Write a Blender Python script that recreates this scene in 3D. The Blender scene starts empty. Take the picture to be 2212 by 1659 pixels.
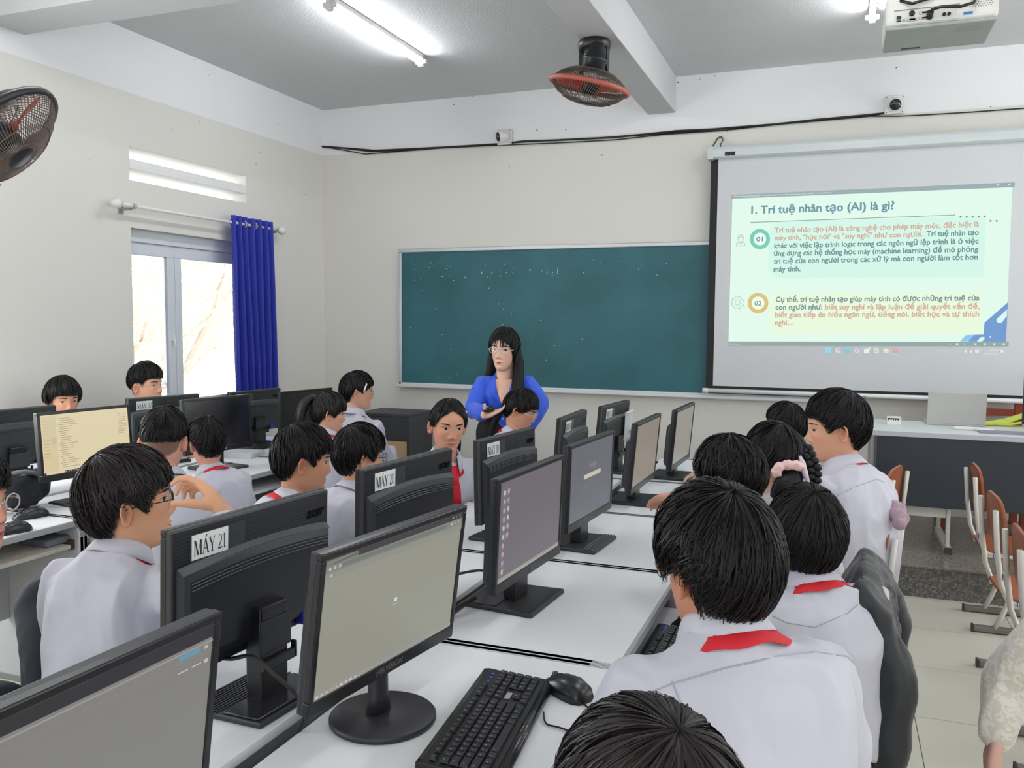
import bpy, bmesh, math, random
import numpy as np
from mathutils import Vector, Matrix, noise, Quaternion
from mathutils.bvhtree import BVHTree

sc = bpy.context.scene
col = sc.collection
random.seed(7)
rng = np.random.default_rng(7)
PI = math.pi

# ------------------------------------------------------------------ camera
F_PX, IMG_W, IMG_H = 1845.64, 2212.0, 1659.0
CAM = Vector((0.0, 0.0, 1.58))
RX = Vector((0.93426342, 0.03261072, -0.35508929))
RY = Vector((0.35651146, -0.0653941, 0.93199957))
RZ = Vector((0.00717243, -0.9973265, -0.07272141))
c_right = Vector((RX[0], RY[0], RZ[0])); c_down = Vector((RX[1], RY[1], RZ[1])); c_fwd = Vector((RX[2], RY[2], RZ[2]))
cam_d = bpy.data.cameras.new('camera'); cam_o = bpy.data.objects.new('camera', cam_d); col.objects.link(cam_o)
m = Matrix((c_right, -c_down, -c_fwd)).transposed().to_4x4(); m.translation = CAM
cam_o.matrix_world = m
cam_d.sensor_width = 36.0; cam_d.lens = F_PX / IMG_W * 36.0; cam_d.clip_start = 0.02; cam_d.clip_end = 200
sc.camera = cam_o

# ------------------------------------------------------------------ world, light, exposure
sc.view_settings.view_transform = 'Standard'; sc.view_settings.look = 'None'
sc.view_settings.exposure = 0.42; sc.view_settings.gamma = 1.0
sc.view_settings.use_curve_mapping = False
EXPF = 2.0 ** -sc.view_settings.exposure      # screens keep their own brightness
wd = bpy.data.worlds.new('overcast_sky'); sc.world = wd; wd.use_nodes = True
bg = wd.node_tree.nodes['Background']; bg.inputs[0].default_value = (0.93, 0.97, 1.0, 1); bg.inputs[1].default_value = 3.0
sc.cycles.max_bounces = 8; sc.cycles.diffuse_bounces = 5; sc.cycles.glossy_bounces = 3; sc.cycles.transmission_bounces = 4
sc.cycles.sample_clamp_indirect = 6.0; sc.cycles.caustics_reflective = False; sc.cycles.caustics_refractive = False

def fill_light(loc, rot, sx, sy, power):
    """added area lamp against a wall, filling the room with soft light"""
    L = bpy.data.lights.new('fill_lamp', 'AREA'); L.shape = 'RECTANGLE'; L.size = sx; L.size_y = sy
    L.energy = power; L.color = (0.95, 0.98, 1.0)
    o = bpy.data.objects.new('fill_lamp', L); col.objects.link(o); o.location = loc; o.rotation_euler = rot
    return o
ROOM_L, ROOM_R, ROOM_B, ROOM_F, ROOM_H = -4.514, 3.60, -3.40, 6.89, 3.513
FILL_P = 37.0
TUBE_E = 52.0
# added fill lamps along the left, right and back walls; no windows modelled there
for y, q in ((-2.2, 0.5), (0.2, 0.7), (2.35, 0.9)):
    fill_light((ROOM_L + 0.03, y, 1.60), (0, -PI / 2, 0), 1.2, 1.35, FILL_P * q)
for y, q in ((-2.2, 0.3), (0.6, 0.3), (3.4, 0.4), (5.6, 0.65)):
    fill_light((ROOM_R - 0.03, y, 1.70), (0, PI / 2, 0), 1.2, 1.45, FILL_P * q)
for x in (-2.6, 0.2, 2.4):
    fill_light((x, ROOM_B + 0.03, 1.75), (PI / 2, 0, 0), 1.3, 1.4, FILL_P * 0.6)

# ------------------------------------------------------------------ pixel helpers
def ray(px, py):
    return c_right * (px - IMG_W / 2) + c_down * (py - IMG_H / 2) + c_fwd * F_PX
def at(px, py, depth): return CAM + ray(px, py) * (depth / F_PX)
def onz(px, py, z):
    r = ray(px, py); return CAM + r * ((z - CAM.z) / r.z)
def ony(px, py, y):
    r = ray(px, py); return CAM + r * ((y - CAM.y) / r.y)
def onx(px, py, x):
    r = ray(px, py); return CAM + r * ((x - CAM.x) / r.x)

# ------------------------------------------------------------------ materials
def lin(r, g, b):
    f = lambda c: (c / 12.92 if c <= 0.04045 else ((c + 0.055) / 1.055) ** 2.4)
    return (f(r / 255.0), f(g / 255.0), f(b / 255.0))
MATS = {}
def mat(name, rgb, rough=0.6, metal=0.0, spec=0.5, var=0.0, vscale=8.0, bump=0.0, bscale=60.0, emit=None, estr=0.0, coat=0.0, alpha=None, sheen=0.0, sub=0.0):
    if name in MATS: return MATS[name]
    m = bpy.data.materials.new(name); m.use_nodes = True
    nt = m.node_tree; b = nt.nodes['Principled BSDF']
    c = lin(*rgb) + (1,)
    b.inputs['Base Color'].default_value = c
    b.inputs['Roughness'].default_value = rough; b.inputs['Metallic'].default_value = metal
    b.inputs['Specular IOR Level'].default_value = spec
    if coat: b.inputs['Coat Weight'].default_value = coat
    if sheen: b.inputs['Sheen Weight'].default_value = sheen
    if sub:
        b.inputs['Subsurface Weight'].default_value = sub; b.inputs['Subsurface Radius'].default_value = (0.012, 0.005, 0.003)
    if emit is not None:
        b.inputs['Emission Color'].default_value = lin(*emit) + (1,); b.inputs['Emission Strength'].default_value = estr
    if alpha is not None: b.inputs['Alpha'].default_value = alpha
    if var > 0 or bump > 0:
        tc = nt.nodes.new('ShaderNodeTexCoord')
    if var > 0:
        n = nt.nodes.new('ShaderNodeTexNoise'); n.inputs['Scale'].default_value = vscale; n.inputs['Detail'].default_value = 5
        nt.links.new(tc.outputs['Object'], n.inputs['Vector'])
        mx = nt.nodes.new('ShaderNodeMix'); mx.data_type = 'RGBA'
        mx.inputs[6].default_value = tuple(min(1, x * (1 - var)) for x in c[:3]) + (1,)
        mx.inputs[7].default_value = tuple(min(1, x * (1 + var)) for x in c[:3]) + (1,)
        nt.links.new(n.outputs['Fac'], mx.inputs[0]); nt.links.new(mx.outputs[2], b.inputs['Base Color'])
    if bump > 0:
        n2 = nt.nodes.new('ShaderNodeTexNoise'); n2.inputs['Scale'].default_value = bscale; n2.inputs['Detail'].default_value = 4
        nt.links.new(tc.outputs['Object'], n2.inputs['Vector'])
        bp = nt.nodes.new('ShaderNodeBump'); bp.inputs['Strength'].default_value = bump; bp.inputs['Distance'].default_value = 0.01
        nt.links.new(n2.outputs['Fac'], bp.inputs['Height']); nt.links.new(bp.outputs['Normal'], b.inputs['Normal'])
    MATS[name] = m
    return m
def attr_mat(name, rough=0.5, spec=0.4, sub=0.0):
    """colour comes from the mesh's own colour attribute"""
    if name in MATS: return MATS[name]
    m = bpy.data.materials.new(name); m.use_nodes = True; nt = m.node_tree; b = nt.nodes['Principled BSDF']
    a = nt.nodes.new('ShaderNodeAttribute'); a.attribute_name = 'Col'
    nt.links.new(a.outputs['Color'], b.inputs['Base Color'])
    b.inputs['Roughness'].default_value = rough; b.inputs['Specular IOR Level'].default_value = spec
    if sub:
        b.inputs['Subsurface Weight'].default_value = sub; b.inputs['Subsurface Radius'].default_value = (0.012, 0.005, 0.003)
    MATS[name] = m
    return m

# ------------------------------------------------------------------ mesh builder
class MB:
    def __init__(s): s.v = []; s.f = []; s.mi = []; s.cur = 0; s.sm = []; s.smooth = False
    def add(s, verts, faces):
        o = len(s.v); s.v += [tuple(p) for p in verts]
        for f in faces: s.f.append(tuple(i + o for i in f)); s.mi.append(s.cur); s.sm.append(s.smooth)
        return s
    def box(s, x0, x1, y0, y1, z0, z1):
        v = [(x0, y0, z0), (x1, y0, z0), (x1, y1, z0), (x0, y1, z0), (x0, y0, z1), (x1, y0, z1), (x1, y1, z1), (x0, y1, z1)]
        return s.add(v, [(0, 3, 2, 1), (4, 5, 6, 7), (0, 1, 5, 4), (1, 2, 6, 5), (2, 3, 7, 6), (3, 0, 4, 7)])
    def cbox(s, cx, cy, cz, sx, sy, sz): return s.box(cx - sx / 2, cx + sx / 2, cy - sy / 2, cy + sy / 2, cz - sz / 2, cz + sz / 2)
    def obox(s, M, x0, x1, y0, y1, z0, z1):
        v = [(x0, y0, z0), (x1, y0, z0), (x1, y1, z0), (x0, y1, z0), (x0, y0, z1), (x1, y0, z1), (x1, y1, z1), (x0, y1, z1)]
        return s.add([M @ Vector(p) for p in v], [(0, 3, 2, 1), (4, 5, 6, 7), (0, 1, 5, 4), (1, 2, 6, 5), (2, 3, 7, 6), (3, 0, 4, 7)])
    def prism(s, pts, axis, a0, a1):
        """2-D outline extruded along an axis ('x','y','z')"""
        n = len(pts)
        def P(p, a): return {'x': (a, p[0], p[1]), 'y': (p[0], a, p[1]), 'z': (p[0], p[1], a)}[axis]
        v = [P(p, a0) for p in pts] + [P(p, a1) for p in pts]
        f = [tuple(range(n))[::-1], tuple(range(n, 2 * n))] + [(i, (i + 1) % n, n + (i + 1) % n, n + i) for i in range(n)]
        return s.add(v, f)
    def tube(s, pts, r, n=8, caps=True, flat=1.0):
        """round tube along points, r number or list"""
        pts = [Vector(p) for p in pts]; k = len(pts)
        rs = [r] * k if not hasattr(r, '__len__') else list(r)
        t0 = (pts[1] - pts[0]).normalized(); up = Vector((0, 0, 1)) if abs(t0.z) < 0.9 else Vector((1, 0, 0))
        a = t0.cross(up).normalized(); verts = []
        for i in range(k):
            t = (pts[min(i + 1, k - 1)] - pts[max(i - 1, 0)]).normalized()
            a = (a - t * a.dot(t)).normalized(); b = t.cross(a)
            for j in range(n):
                q = 2 * PI * j / n; verts.append(pts[i] + a * (math.cos(q) * rs[i]) + b * (math.sin(q) * rs[i] * flat))
        f = [(i * n + j, i * n + (j + 1) % n, (i + 1) * n + (j + 1) % n, (i + 1) * n + j) for i in range(k - 1) for j in range(n)]
        if caps: f += [tuple(range(n))[::-1], tuple(range((k - 1) * n, k * n))]
        return s.add(verts, f)
    def loft(s, rings, caps=True):
        n = len(rings[0]); v = [p for r in rings for p in r]
        f = [(i * n + j, i * n + (j + 1) % n, (i + 1) * n + (j + 1) % n, (i + 1) * n + j) for i in range(len(rings) - 1) for j in range(n)]
        if caps: f += [tuple(range(n))[::-1], tuple(range((len(rings) - 1) * n, len(rings) * n))]
        return s.add(v, f)
    def lathe(s, prof, n=24, c=(0, 0, 0), caps=True):
        return s.loft([[(c[0] + r * math.cos(2 * PI * j / n), c[1] + r * math.sin(2 * PI * j / n), c[2] + z) for j in range(n)] for r, z in prof], caps)
    def quad(s, a, b, c, d): return s.add([a, b, c, d], [(0, 1, 2, 3)])
    def disc(s, c, u, v, r, n=20, r2=None):
        c, u, v = Vector(c), Vector(u), Vector(v)
        p = [c + u * (math.cos(2 * PI * j / n) * r) + v * (math.sin(2 * PI * j / n) * r) for j in range(n)]
        if r2 is None: return s.add(p, [tuple(range(n))])
        q = [c + u * (math.cos(2 * PI * j / n) * r2) + v * (math.sin(2 * PI * j / n) * r2) for j in range(n)]
        return s.add(p + q, [(j, (j + 1) % n, n + (j + 1) % n, n + j) for j in range(n)])
    def mesh(s, name, mats):
        me = bpy.data.meshes.new(name); me.from_pydata(s.v, [], s.f)
        for mm in (mats if isinstance(mats, (list, tuple)) else [mats]): me.materials.append(mm)
        if len(me.polygons) == len(s.mi):
            me.polygons.foreach_set('material_index', s.mi); me.polygons.foreach_set('use_smooth', s.sm)
        me.update(); return me
    def build(s, name, mats, parent=None, bevel=0.0, seg=2, smooth=None):
        me = s.mesh(name, mats)
        if smooth is not None: me.polygons.foreach_set('use_smooth', [smooth] * len(me.polygons))
        o = bpy.data.objects.new(name, me); col.objects.link(o)
        if parent is not None: o.parent = parent
        if bevel > 0:
            md = o.modifiers.new('bevel', 'BEVEL'); md.width = bevel; md.segments = seg; md.limit_method = 'ANGLE'
            md.angle_limit = math.radians(40)
        return o

def tag(o, label, cat, group=None):
    o['label'] = label; o['category'] = cat
    if group: o['group'] = group
    return o
def empty(name, loc=(0, 0, 0), rz=0.0, label=None, cat=None, group=None):
    o = bpy.data.objects.new(name, None); col.objects.link(o); o.location = loc; o.rotation_euler = (0, 0, rz)
    o.empty_display_size = 0.05
    if label: tag(o, label, cat, group)
    return o
def structure(o): o['kind'] = 'structure'; return o
def copy_tree(o, parent=None):
    c = o.copy(); col.objects.link(c)
    if parent is not None: c.parent = parent
    for ch in list(o.children): copy_tree(ch, c)
    return c
def copy_obj(o, loc, parent=None):
    c = o.copy(); col.objects.link(c); c.location = loc
    if parent is not None: c.parent = parent
    return c

HORN = {'ở': 'ỏ', 'ợ': 'ọ', 'ờ': 'ò', 'ớ': 'ó', 'ơ': 'o'}
def text_verts(body, bold=0.0, shear=0.0, res=3):
    """flat glyph outlines of the built-in typeface as (verts 2-D, faces), cap height about 0.7; width"""
    def raw(t):
        cu = bpy.data.curves.new('txt', 'FONT'); cu.body = t; cu.size = 1.0; cu.shear = shear; cu.resolution_u = res
        ob = bpy.data.objects.new('txt', cu); col.objects.link(ob)
        dg = bpy.context.evaluated_depsgraph_get(); me = bpy.data.meshes.new_from_object(ob.evaluated_get(dg))
        v = [(p.co.x, p.co.y) for p in me.vertices]; f = [tuple(p.vertices) for p in me.polygons]
        bpy.data.objects.remove(ob); bpy.data.curves.remove(cu); bpy.data.meshes.remove(me)
        return v, f
    plain = ''.join(HORN.get(ch, ch) for ch in body)
    v, f = raw(plain)
    for i, ch in enumerate(body):
        if ch in HORN:
            pv, _ = raw(plain[:i + 1]); x = max(p[0] for p in pv)
            o = len(v); v += [(x - 0.05, 0.42), (x + 0.02, 0.44), (x + 0.045, 0.56), (x - 0.01, 0.56)]; f.append((o, o + 1, o + 2, o + 3))
    if bold > 0:
        V, Fc = [], []
        for dx, dy in ((0, 0), (bold, 0), (-bold, 0), (0, bold), (0, -bold), (bold * .7, bold * .7), (-bold * .7, -bold * .7)):
            o = len(V); V += [(a + dx, b + dy) for a, b in v]; Fc += [tuple(i + o for i in q) for q in f]
        v, f = V, Fc
    return v, f
def text_on(mb, body, P0, P1, up, bold=0.0, shear=0.0, height=None, res=3):
    """lay a text line from P0 to P1 (baseline) on a plane; up = direction of the letters' height"""
    v, f = text_verts(body, bold, shear, res)
    x0 = min(p[0] for p in v); x1 = max(p[0] for p in v)
    P0, P1, up = Vector(P0), Vector(P1), Vector(up).normalized(); d = P1 - P0; sx = d.length / (x1 - x0); d.normalize()
    sy = sx if height is None else height / 0.7
    mb.add([P0 + d * ((a - x0) * sx) + up * (b * sy) for a, b in v], f)
    return mb
# ================================================================== the room
M_WALL = mat('wall_paint', (224, 222, 216), 0.75, var=0.035, vscale=1.2, bump=0.06, bscale=220)
M_BAND = mat('upper_white_paint', (236, 237, 239), 0.8, var=0.02, vscale=1.5, bump=0.05, bscale=200)
M_CEIL = mat('ceiling_paint', (208, 209, 211), 0.85, var=0.03, vscale=2.0, bump=0.25, bscale=70)
M_WHITE = mat('white_paint', (238, 238, 238), 0.5)
M_ALU = mat('grey_aluminium', (222, 226, 234), 0.4, 0.0)
BAND_Z = 3.10
WALL_T = 0.22
# window 1 opening and louvre opening in the left wall
WY0, WY1, WZ0, WZ1 = 4.555, 6.02, 0.86, 2.20
LY0, LY1 = 4.553, 5.778

def wall_left():
    x0, x1 = ROOM_L - WALL_T, ROOM_L
    mb = MB(); mb.cur = 0
    ys = [ROOM_B, WY0, WY1, ROOM_F]
    mb.box(x0, x1, ROOM_B, WY0, 0, BAND_Z)
    mb.box(x0, x1, WY1, ROOM_F, 0, BAND_Z)
    mb.box(x0, x1, WY0, WY1, 0, WZ0)
    mb.box(x0, x1, WY0, WY1, WZ1, 2.52)
    mb.box(x0, x1, LY1, WY1, 2.52, 2.742)
    mb.box(x0, x1, WY0, WY1, 2.742, BAND_Z)
    mb.cur = 1
    mb.box(x0, x1, ROOM_B, ROOM_F, BAND_Z, ROOM_H)
    w = structure(mb.build('wall_left', [M_WALL, M_BAND]))
    # slab between the two ventilation slots
    s = MB(); s.prism([(x0 + 0.01, 2.585), (x1, 2.598), (x1, 2.662), (x0 + 0.01, 2.640)], 'y', LY0, LY1)
    s.build('louvre_slab', M_WHITE, w)
    s = MB(); s.prism([(x0, 2.730), (x1, 2.7415), (x0, 2.7415)], 'y', LY0, LY1); s.build('louvre_slab', M_WALL, w)
    return w
wall_left()
def plain_wall(name, x0, x1, y0, y1):
    mb = MB(); mb.box(x0, x1, y0, y1, 0, BAND_Z); mb.cur = 1; mb.box(x0, x1, y0, y1, BAND_Z, ROOM_H)
    return structure(mb.build(name, [M_WALL, M_BAND]))
wall_front = plain_wall('wall_front', ROOM_L - WALL_T, ROOM_R + 0.2, ROOM_F, ROOM_F + 0.2)
plain_wall('wall_right', ROOM_R, ROOM_R + 0.2, ROOM_B, ROOM_F)
plain_wall('wall_back', ROOM_L - WALL_T, ROOM_R + 0.2, ROOM_B - 0.2, ROOM_B)
mb = MB(); mb.box(ROOM_L - WALL_T, ROOM_R + 0.2, ROOM_B - 0.2, ROOM_F + 0.2, ROOM_H, ROOM_H + 0.15)
ceiling = structure(mb.build('ceiling', M_CEIL))
M_BEAM = mat('beam_paint_shaded', (200, 201, 203), 0.85, var=0.02, vscale=2, bump=0.1, bscale=90)  # greyer than the ceiling; shade under the beams put into the colour
mb = MB(); mb.box(-1.478, -1.257, ROOM_B, ROOM_F, 3.236, ROOM_H); mb.build('beam', M_BEAM, ceiling, 0.004)
mb = MB(); mb.box(ROOM_L, ROOM_R, 3.50, 3.785, 3.236, ROOM_H); mb.build('beam', M_BEAM, ceiling, 0.004)

# floor: pale tiles with dark joints, each tile a piece
def tile_mat():
    m = mat('floor_tile', (210, 208, 195), 0.32, var=0.05, vscale=3.0, bump=0.02, bscale=30)
    return m
M_TILE = tile_mat(); M_GROUT = mat('tile_joint', (120, 116, 100), 0.8)
mb = MB(); mb.box(ROOM_L, ROOM_R, ROOM_B, ROOM_F, -0.12, -0.004)
floor = structure(mb.build('floor', M_GROUT))
TS = 0.56
tm = MB(); tm.box(-TS / 2 + 0.0016, TS / 2 - 0.0016, -TS / 2 + 0.0016, TS / 2 - 0.0016, -0.02, 0.0)
tile_me = tm.mesh('tile', M_TILE)
TX0, TY0 = 0.338, 4.838      # a joint crossing seen in the photograph
xs = np.arange(-9, 7); rest = MB()
for i in xs:
    for j in range(-15, 5):
        x, y = TX0 + (i + 0.5) * TS, TY0 + (j + 0.5) * TS
        a0, a1, b0, b1 = x - TS / 2, x + TS / 2, y - TS / 2, y + TS / 2
        if a1 < ROOM_L + .05 or a0 > ROOM_R - .05 or b1 < ROOM_B + .05 or b0 > 6.8: continue
        full = a0 >= ROOM_L and a1 <= ROOM_R and b0 >= ROOM_B and b1 <= ROOM_F
        if full:
            o = bpy.data.objects.new('tile', tile_me); col.objects.link(o); o.parent = floor; o.location = (x, y, random.uniform(-0.0006, 0.0004))
        else:
            t = MB(); g = 0.0016
            t.box(max(a0, ROOM_L) + g, min(a1, ROOM_R) - g, max(b0, ROOM_B) + g, min(b1, ROOM_F) - g, -0.02, 0.0)
            t.build('tile', M_TILE, floor)
# dais: terrazzo step along the front wall
def terrazzo(name, base, chips, rough, scale):
    m = bpy.data.materials.new(name); m.use_nodes = True; nt = m.node_tree; b = nt.nodes['Principled BSDF']
    tc = nt.nodes.new('ShaderNodeTexCoord'); vo = nt.nodes.new('ShaderNodeTexVoronoi'); vo.inputs['Scale'].default_value = scale
    nt.links.new(tc.outputs['Object'], vo.inputs['Vector'])
    cr = nt.nodes.new('ShaderNodeValToRGB'); nt.links.new(vo.outputs['Color'], cr.inputs['Fac'])
    el = cr.color_ramp.elements
    el[0].position = 0.0; el[0].color = lin(*base) + (1,); el[1].position = 1.0; el[1].color = lin(*chips[-1]) + (1,)
    for i, c in enumerate(chips[:-1]):
        e = el.new((i + 1) / len(chips)); e.color = lin(*c) + (1,)
    nz = nt.nodes.new('ShaderNodeTexNoise'); nz.inputs['Scale'].default_value = 1.6; nt.links.new(tc.outputs['Object'], nz.inputs['Vector'])
    mx = nt.nodes.new('ShaderNodeMix'); mx.data_type = 'RGBA'; mx.blend_type = 'MULTIPLY'; mx.inputs[0].default_value = 0.35
    nt.links.new(cr.outputs['Color'], mx.inputs[6]); nt.links.new(nz.outputs['Fac'], mx.inputs[7])
    nt.links.new(mx.outputs[2], b.inputs['Base Color']); b.inputs['Roughness'].default_value = rough
    return m
M_TERR_TOP = terrazzo('terrazzo_polished', (128, 122, 114), [(150, 143, 133), (110, 104, 98), (168, 160, 148)], 0.16, 120)
M_TERR = terrazzo('terrazzo_riser', (70, 70, 70), [(118, 114, 110), (88, 88, 86), (150, 145, 140), (60, 60, 60)], 0.55, 95)
mb = MB(); mb.box(-3.95, ROOM_R, 5.395, ROOM_F, 0, 0.172)
dais = structure(mb.build('platform', M_TERR))
mb = MB(); mb.box(-3.955, ROOM_R, 5.385, ROOM_F, 0.172, 0.187); mb.build('platform_top', M_TERR_TOP, dais, 0.003)

# ---- window 1 : grey aluminium double casement in the left wall
def window_1():
    xf = ROOM_L - 0.10
    fr = MB()
    d0, d1 = xf - 0.05, xf + 0.03
    def bar(y0, y1, z0, z1, mbx, a=d0, b=d1): mbx.box(a, b, y0, y1, z0, z1)
    bar(WY0, WY1, WZ1 - 0.085, WZ1, fr); bar(WY0, WY1, WZ0, WZ0 + 0.05, fr)
    bar(WY0, WY0 + 0.012, WZ0 + 0.05, WZ1 - 0.085, fr); bar(WY1 - 0.085, WY1, WZ0 + 0.05, WZ1 - 0.085, fr)
    w = structure(fr.build('window_1', M_ALU, None, 0.004))
    ymid = 5.055
    za, zb = WZ0 + 0.05, WZ1 - 0.085
    G = bpy.data.materials.new('window_glass'); G.use_nodes = True
    nt = G.node_tree; b = nt.nodes['Principled BSDF']; b.inputs['Transmission Weight'].default_value = 1.0; b.inputs['IOR'].default_value = 1.02
    b.inputs['Roughness'].default_value = 0.0
    MATS['window_glass'] = G
    for (y0, y1, wl, wr) in ((WY0 + 0.012, ymid, 0.03, 0.075), (ymid + 0.004, WY1 - 0.09, 0.065, 0.065)):
        s = MB(); a, c = xf - 0.035, xf + 0.012
        s.box(a, c, y0, y1, zb - 0.085, zb - 0.003); s.box(a, c, y0, y1, za, za + 0.07)
        s.box(a, c, y0, y0 + wl, za + 0.07, zb - 0.085); s.box(a, c, y1 - wr, y1, za + 0.07, zb - 0.085)
        sash = s.build('sash', M_ALU, w, 0.003)
        p = MB(); p.box(xf - 0.014, xf - 0.010, y0 + wl - 0.006, y1 - wr + 0.006, za + 0.064, zb - 0.079); p.build('pane', G, sash)
    h = MB(); h.box(xf + 0.012, xf + 0.03, ymid - 0.05, ymid - 0.03, 1.42, 1.47); h.tube([(xf + 0.03, ymid - 0.04, 1.45), (xf + 0.045, ymid - 0.04, 1.38)], 0.007)
    h.build('latch', M_WHITE, w)
window_1()
# ================================================================== things on the walls and the ceiling
M_BLACK = mat('black_plastic', (24, 25, 29), 0.42, var=0.15, vscale=20)
M_DARK = mat('dark_plastic', (42, 43, 48), 0.5, var=0.1, vscale=30, bump=0.03, bscale=400)
M_WPL = mat('white_plastic', (228, 228, 226), 0.4)
M_GPL = mat('grey_plastic', (150, 153, 152), 0.5)
M_CHALK = mat('chalk', (205, 220, 216), 0.9)
# ---- green chalkboard
def chalkboard():
    y = ROOM_F
    a, b = ony(863, 538, y), ony(866, 833, y)
    x0, x1, z0, z1 = -3.720, -0.155, 0.985, 2.224
    bd = empty('chalkboard', ((x0 + x1) / 2, y, z0), 0, 'long green chalkboard with a grey aluminium frame behind the teacher', 'chalkboard')
    ox, oz = (x0 + x1) / 2, z0
    def L(mb): mb.v = [(p[0] - ox, p[1] - y, p[2] - oz) for p in mb.v]; return mb
    m = bpy.data.materials.new('green_board'); m.use_nodes = True; nt = m.node_tree; bs = nt.nodes['Principled BSDF']
    tc = nt.nodes.new('ShaderNodeTexCoord'); n = nt.nodes.new('ShaderNodeTexNoise'); n.inputs['Scale'].default_value = 1.7; n.inputs['Detail'].default_value = 6
    nt.links.new(tc.outputs['Object'], n.inputs['Vector']); cr = nt.nodes.new('ShaderNodeValToRGB')
    cr.color_ramp.elements[0].color = lin(30, 88, 94) + (1,); cr.color_ramp.elements[1].color = lin(44, 104, 112) + (1,)
    cr.color_ramp.elements[0].position = 0.35; cr.color_ramp.elements[1].position = 0.65
    nt.links.new(n.outputs['Fac'], cr.inputs['Fac']); nt.links.new(cr.outputs['Color'], bs.inputs['Base Color']); bs.inputs['Roughness'].default_value = 0.55
    s = MB(); s.box(x0 + 0.03, x1 - 0.03, y - 0.018, y - 0.002, z0 + 0.03, z1 - 0.03); L(s).build('writing_surface', m, bd)
    MF = mat('board_frame_aluminium', (196, 198, 202), 0.35, 0.5)
    for (n_, q) in (('frame_rail', (x0, x1, z1 - 0.035, z1)), ('frame_rail', (x0, x0 + 0.035, z0, z1 - 0.035)), ('frame_rail', (x1 - 0.035, x1, z0, z1 - 0.035))):
        s = MB(); s.box(q[0], q[1], y - 0.03, y - 0.001, q[2], q[3]); L(s).build(n_, MF, bd, 0.006)
    s = MB(); s.prism([(y, z0), (y - 0.075, z0), (y - 0.082, z0 + 0.008), (y - 0.082, z0 + 0.03), (y - 0.07, z0 + 0.03), (y - 0.07, z0 + 0.014), (y - 0.03, z0 + 0.014), (y - 0.03, z0 + 0.04), (y, z0 + 0.04)], 'x', x0 + 0.01, x1)
    L(s).build('chalk_ledge', mat('ledge_white', (225, 226, 228), 0.4), bd)
    # chalk specks left on the board
    s = MB(); r = random.Random(3)
    for i in range(70):
        px = r.choice([r.uniform(880, 1530), r.uniform(880, 1010), r.uniform(1040, 1220)]); py = r.choice([r.uniform(560, 830), r.uniform(560, 610), r.uniform(560, 600)])
        p = ony(px, py, y - 0.0195); w = r.uniform(0.003, 0.011); h = r.uniform(0.003, 0.010)
        s.quad((p.x, p.y, p.z), (p.x + w, p.y, p.z), (p.x + w, p.y, p.z + h), (p.x, p.y, p.z + h))
    for (px, py, h) in ((1204, 592, 0.045), (1040, 592, 0.02), (1062, 592, 0.02)):
        p = ony(px, py, y - 0.0195); s.quad((p.x, p.y, p.z), (p.x + .005, p.y, p.z), (p.x + .006, p.y, p.z + h), (p.x, p.y, p.z + h))
    o = L(s).build('chalk_mark', M_CHALK, bd); o['kind'] = 'stuff'
chalkboard()

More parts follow.
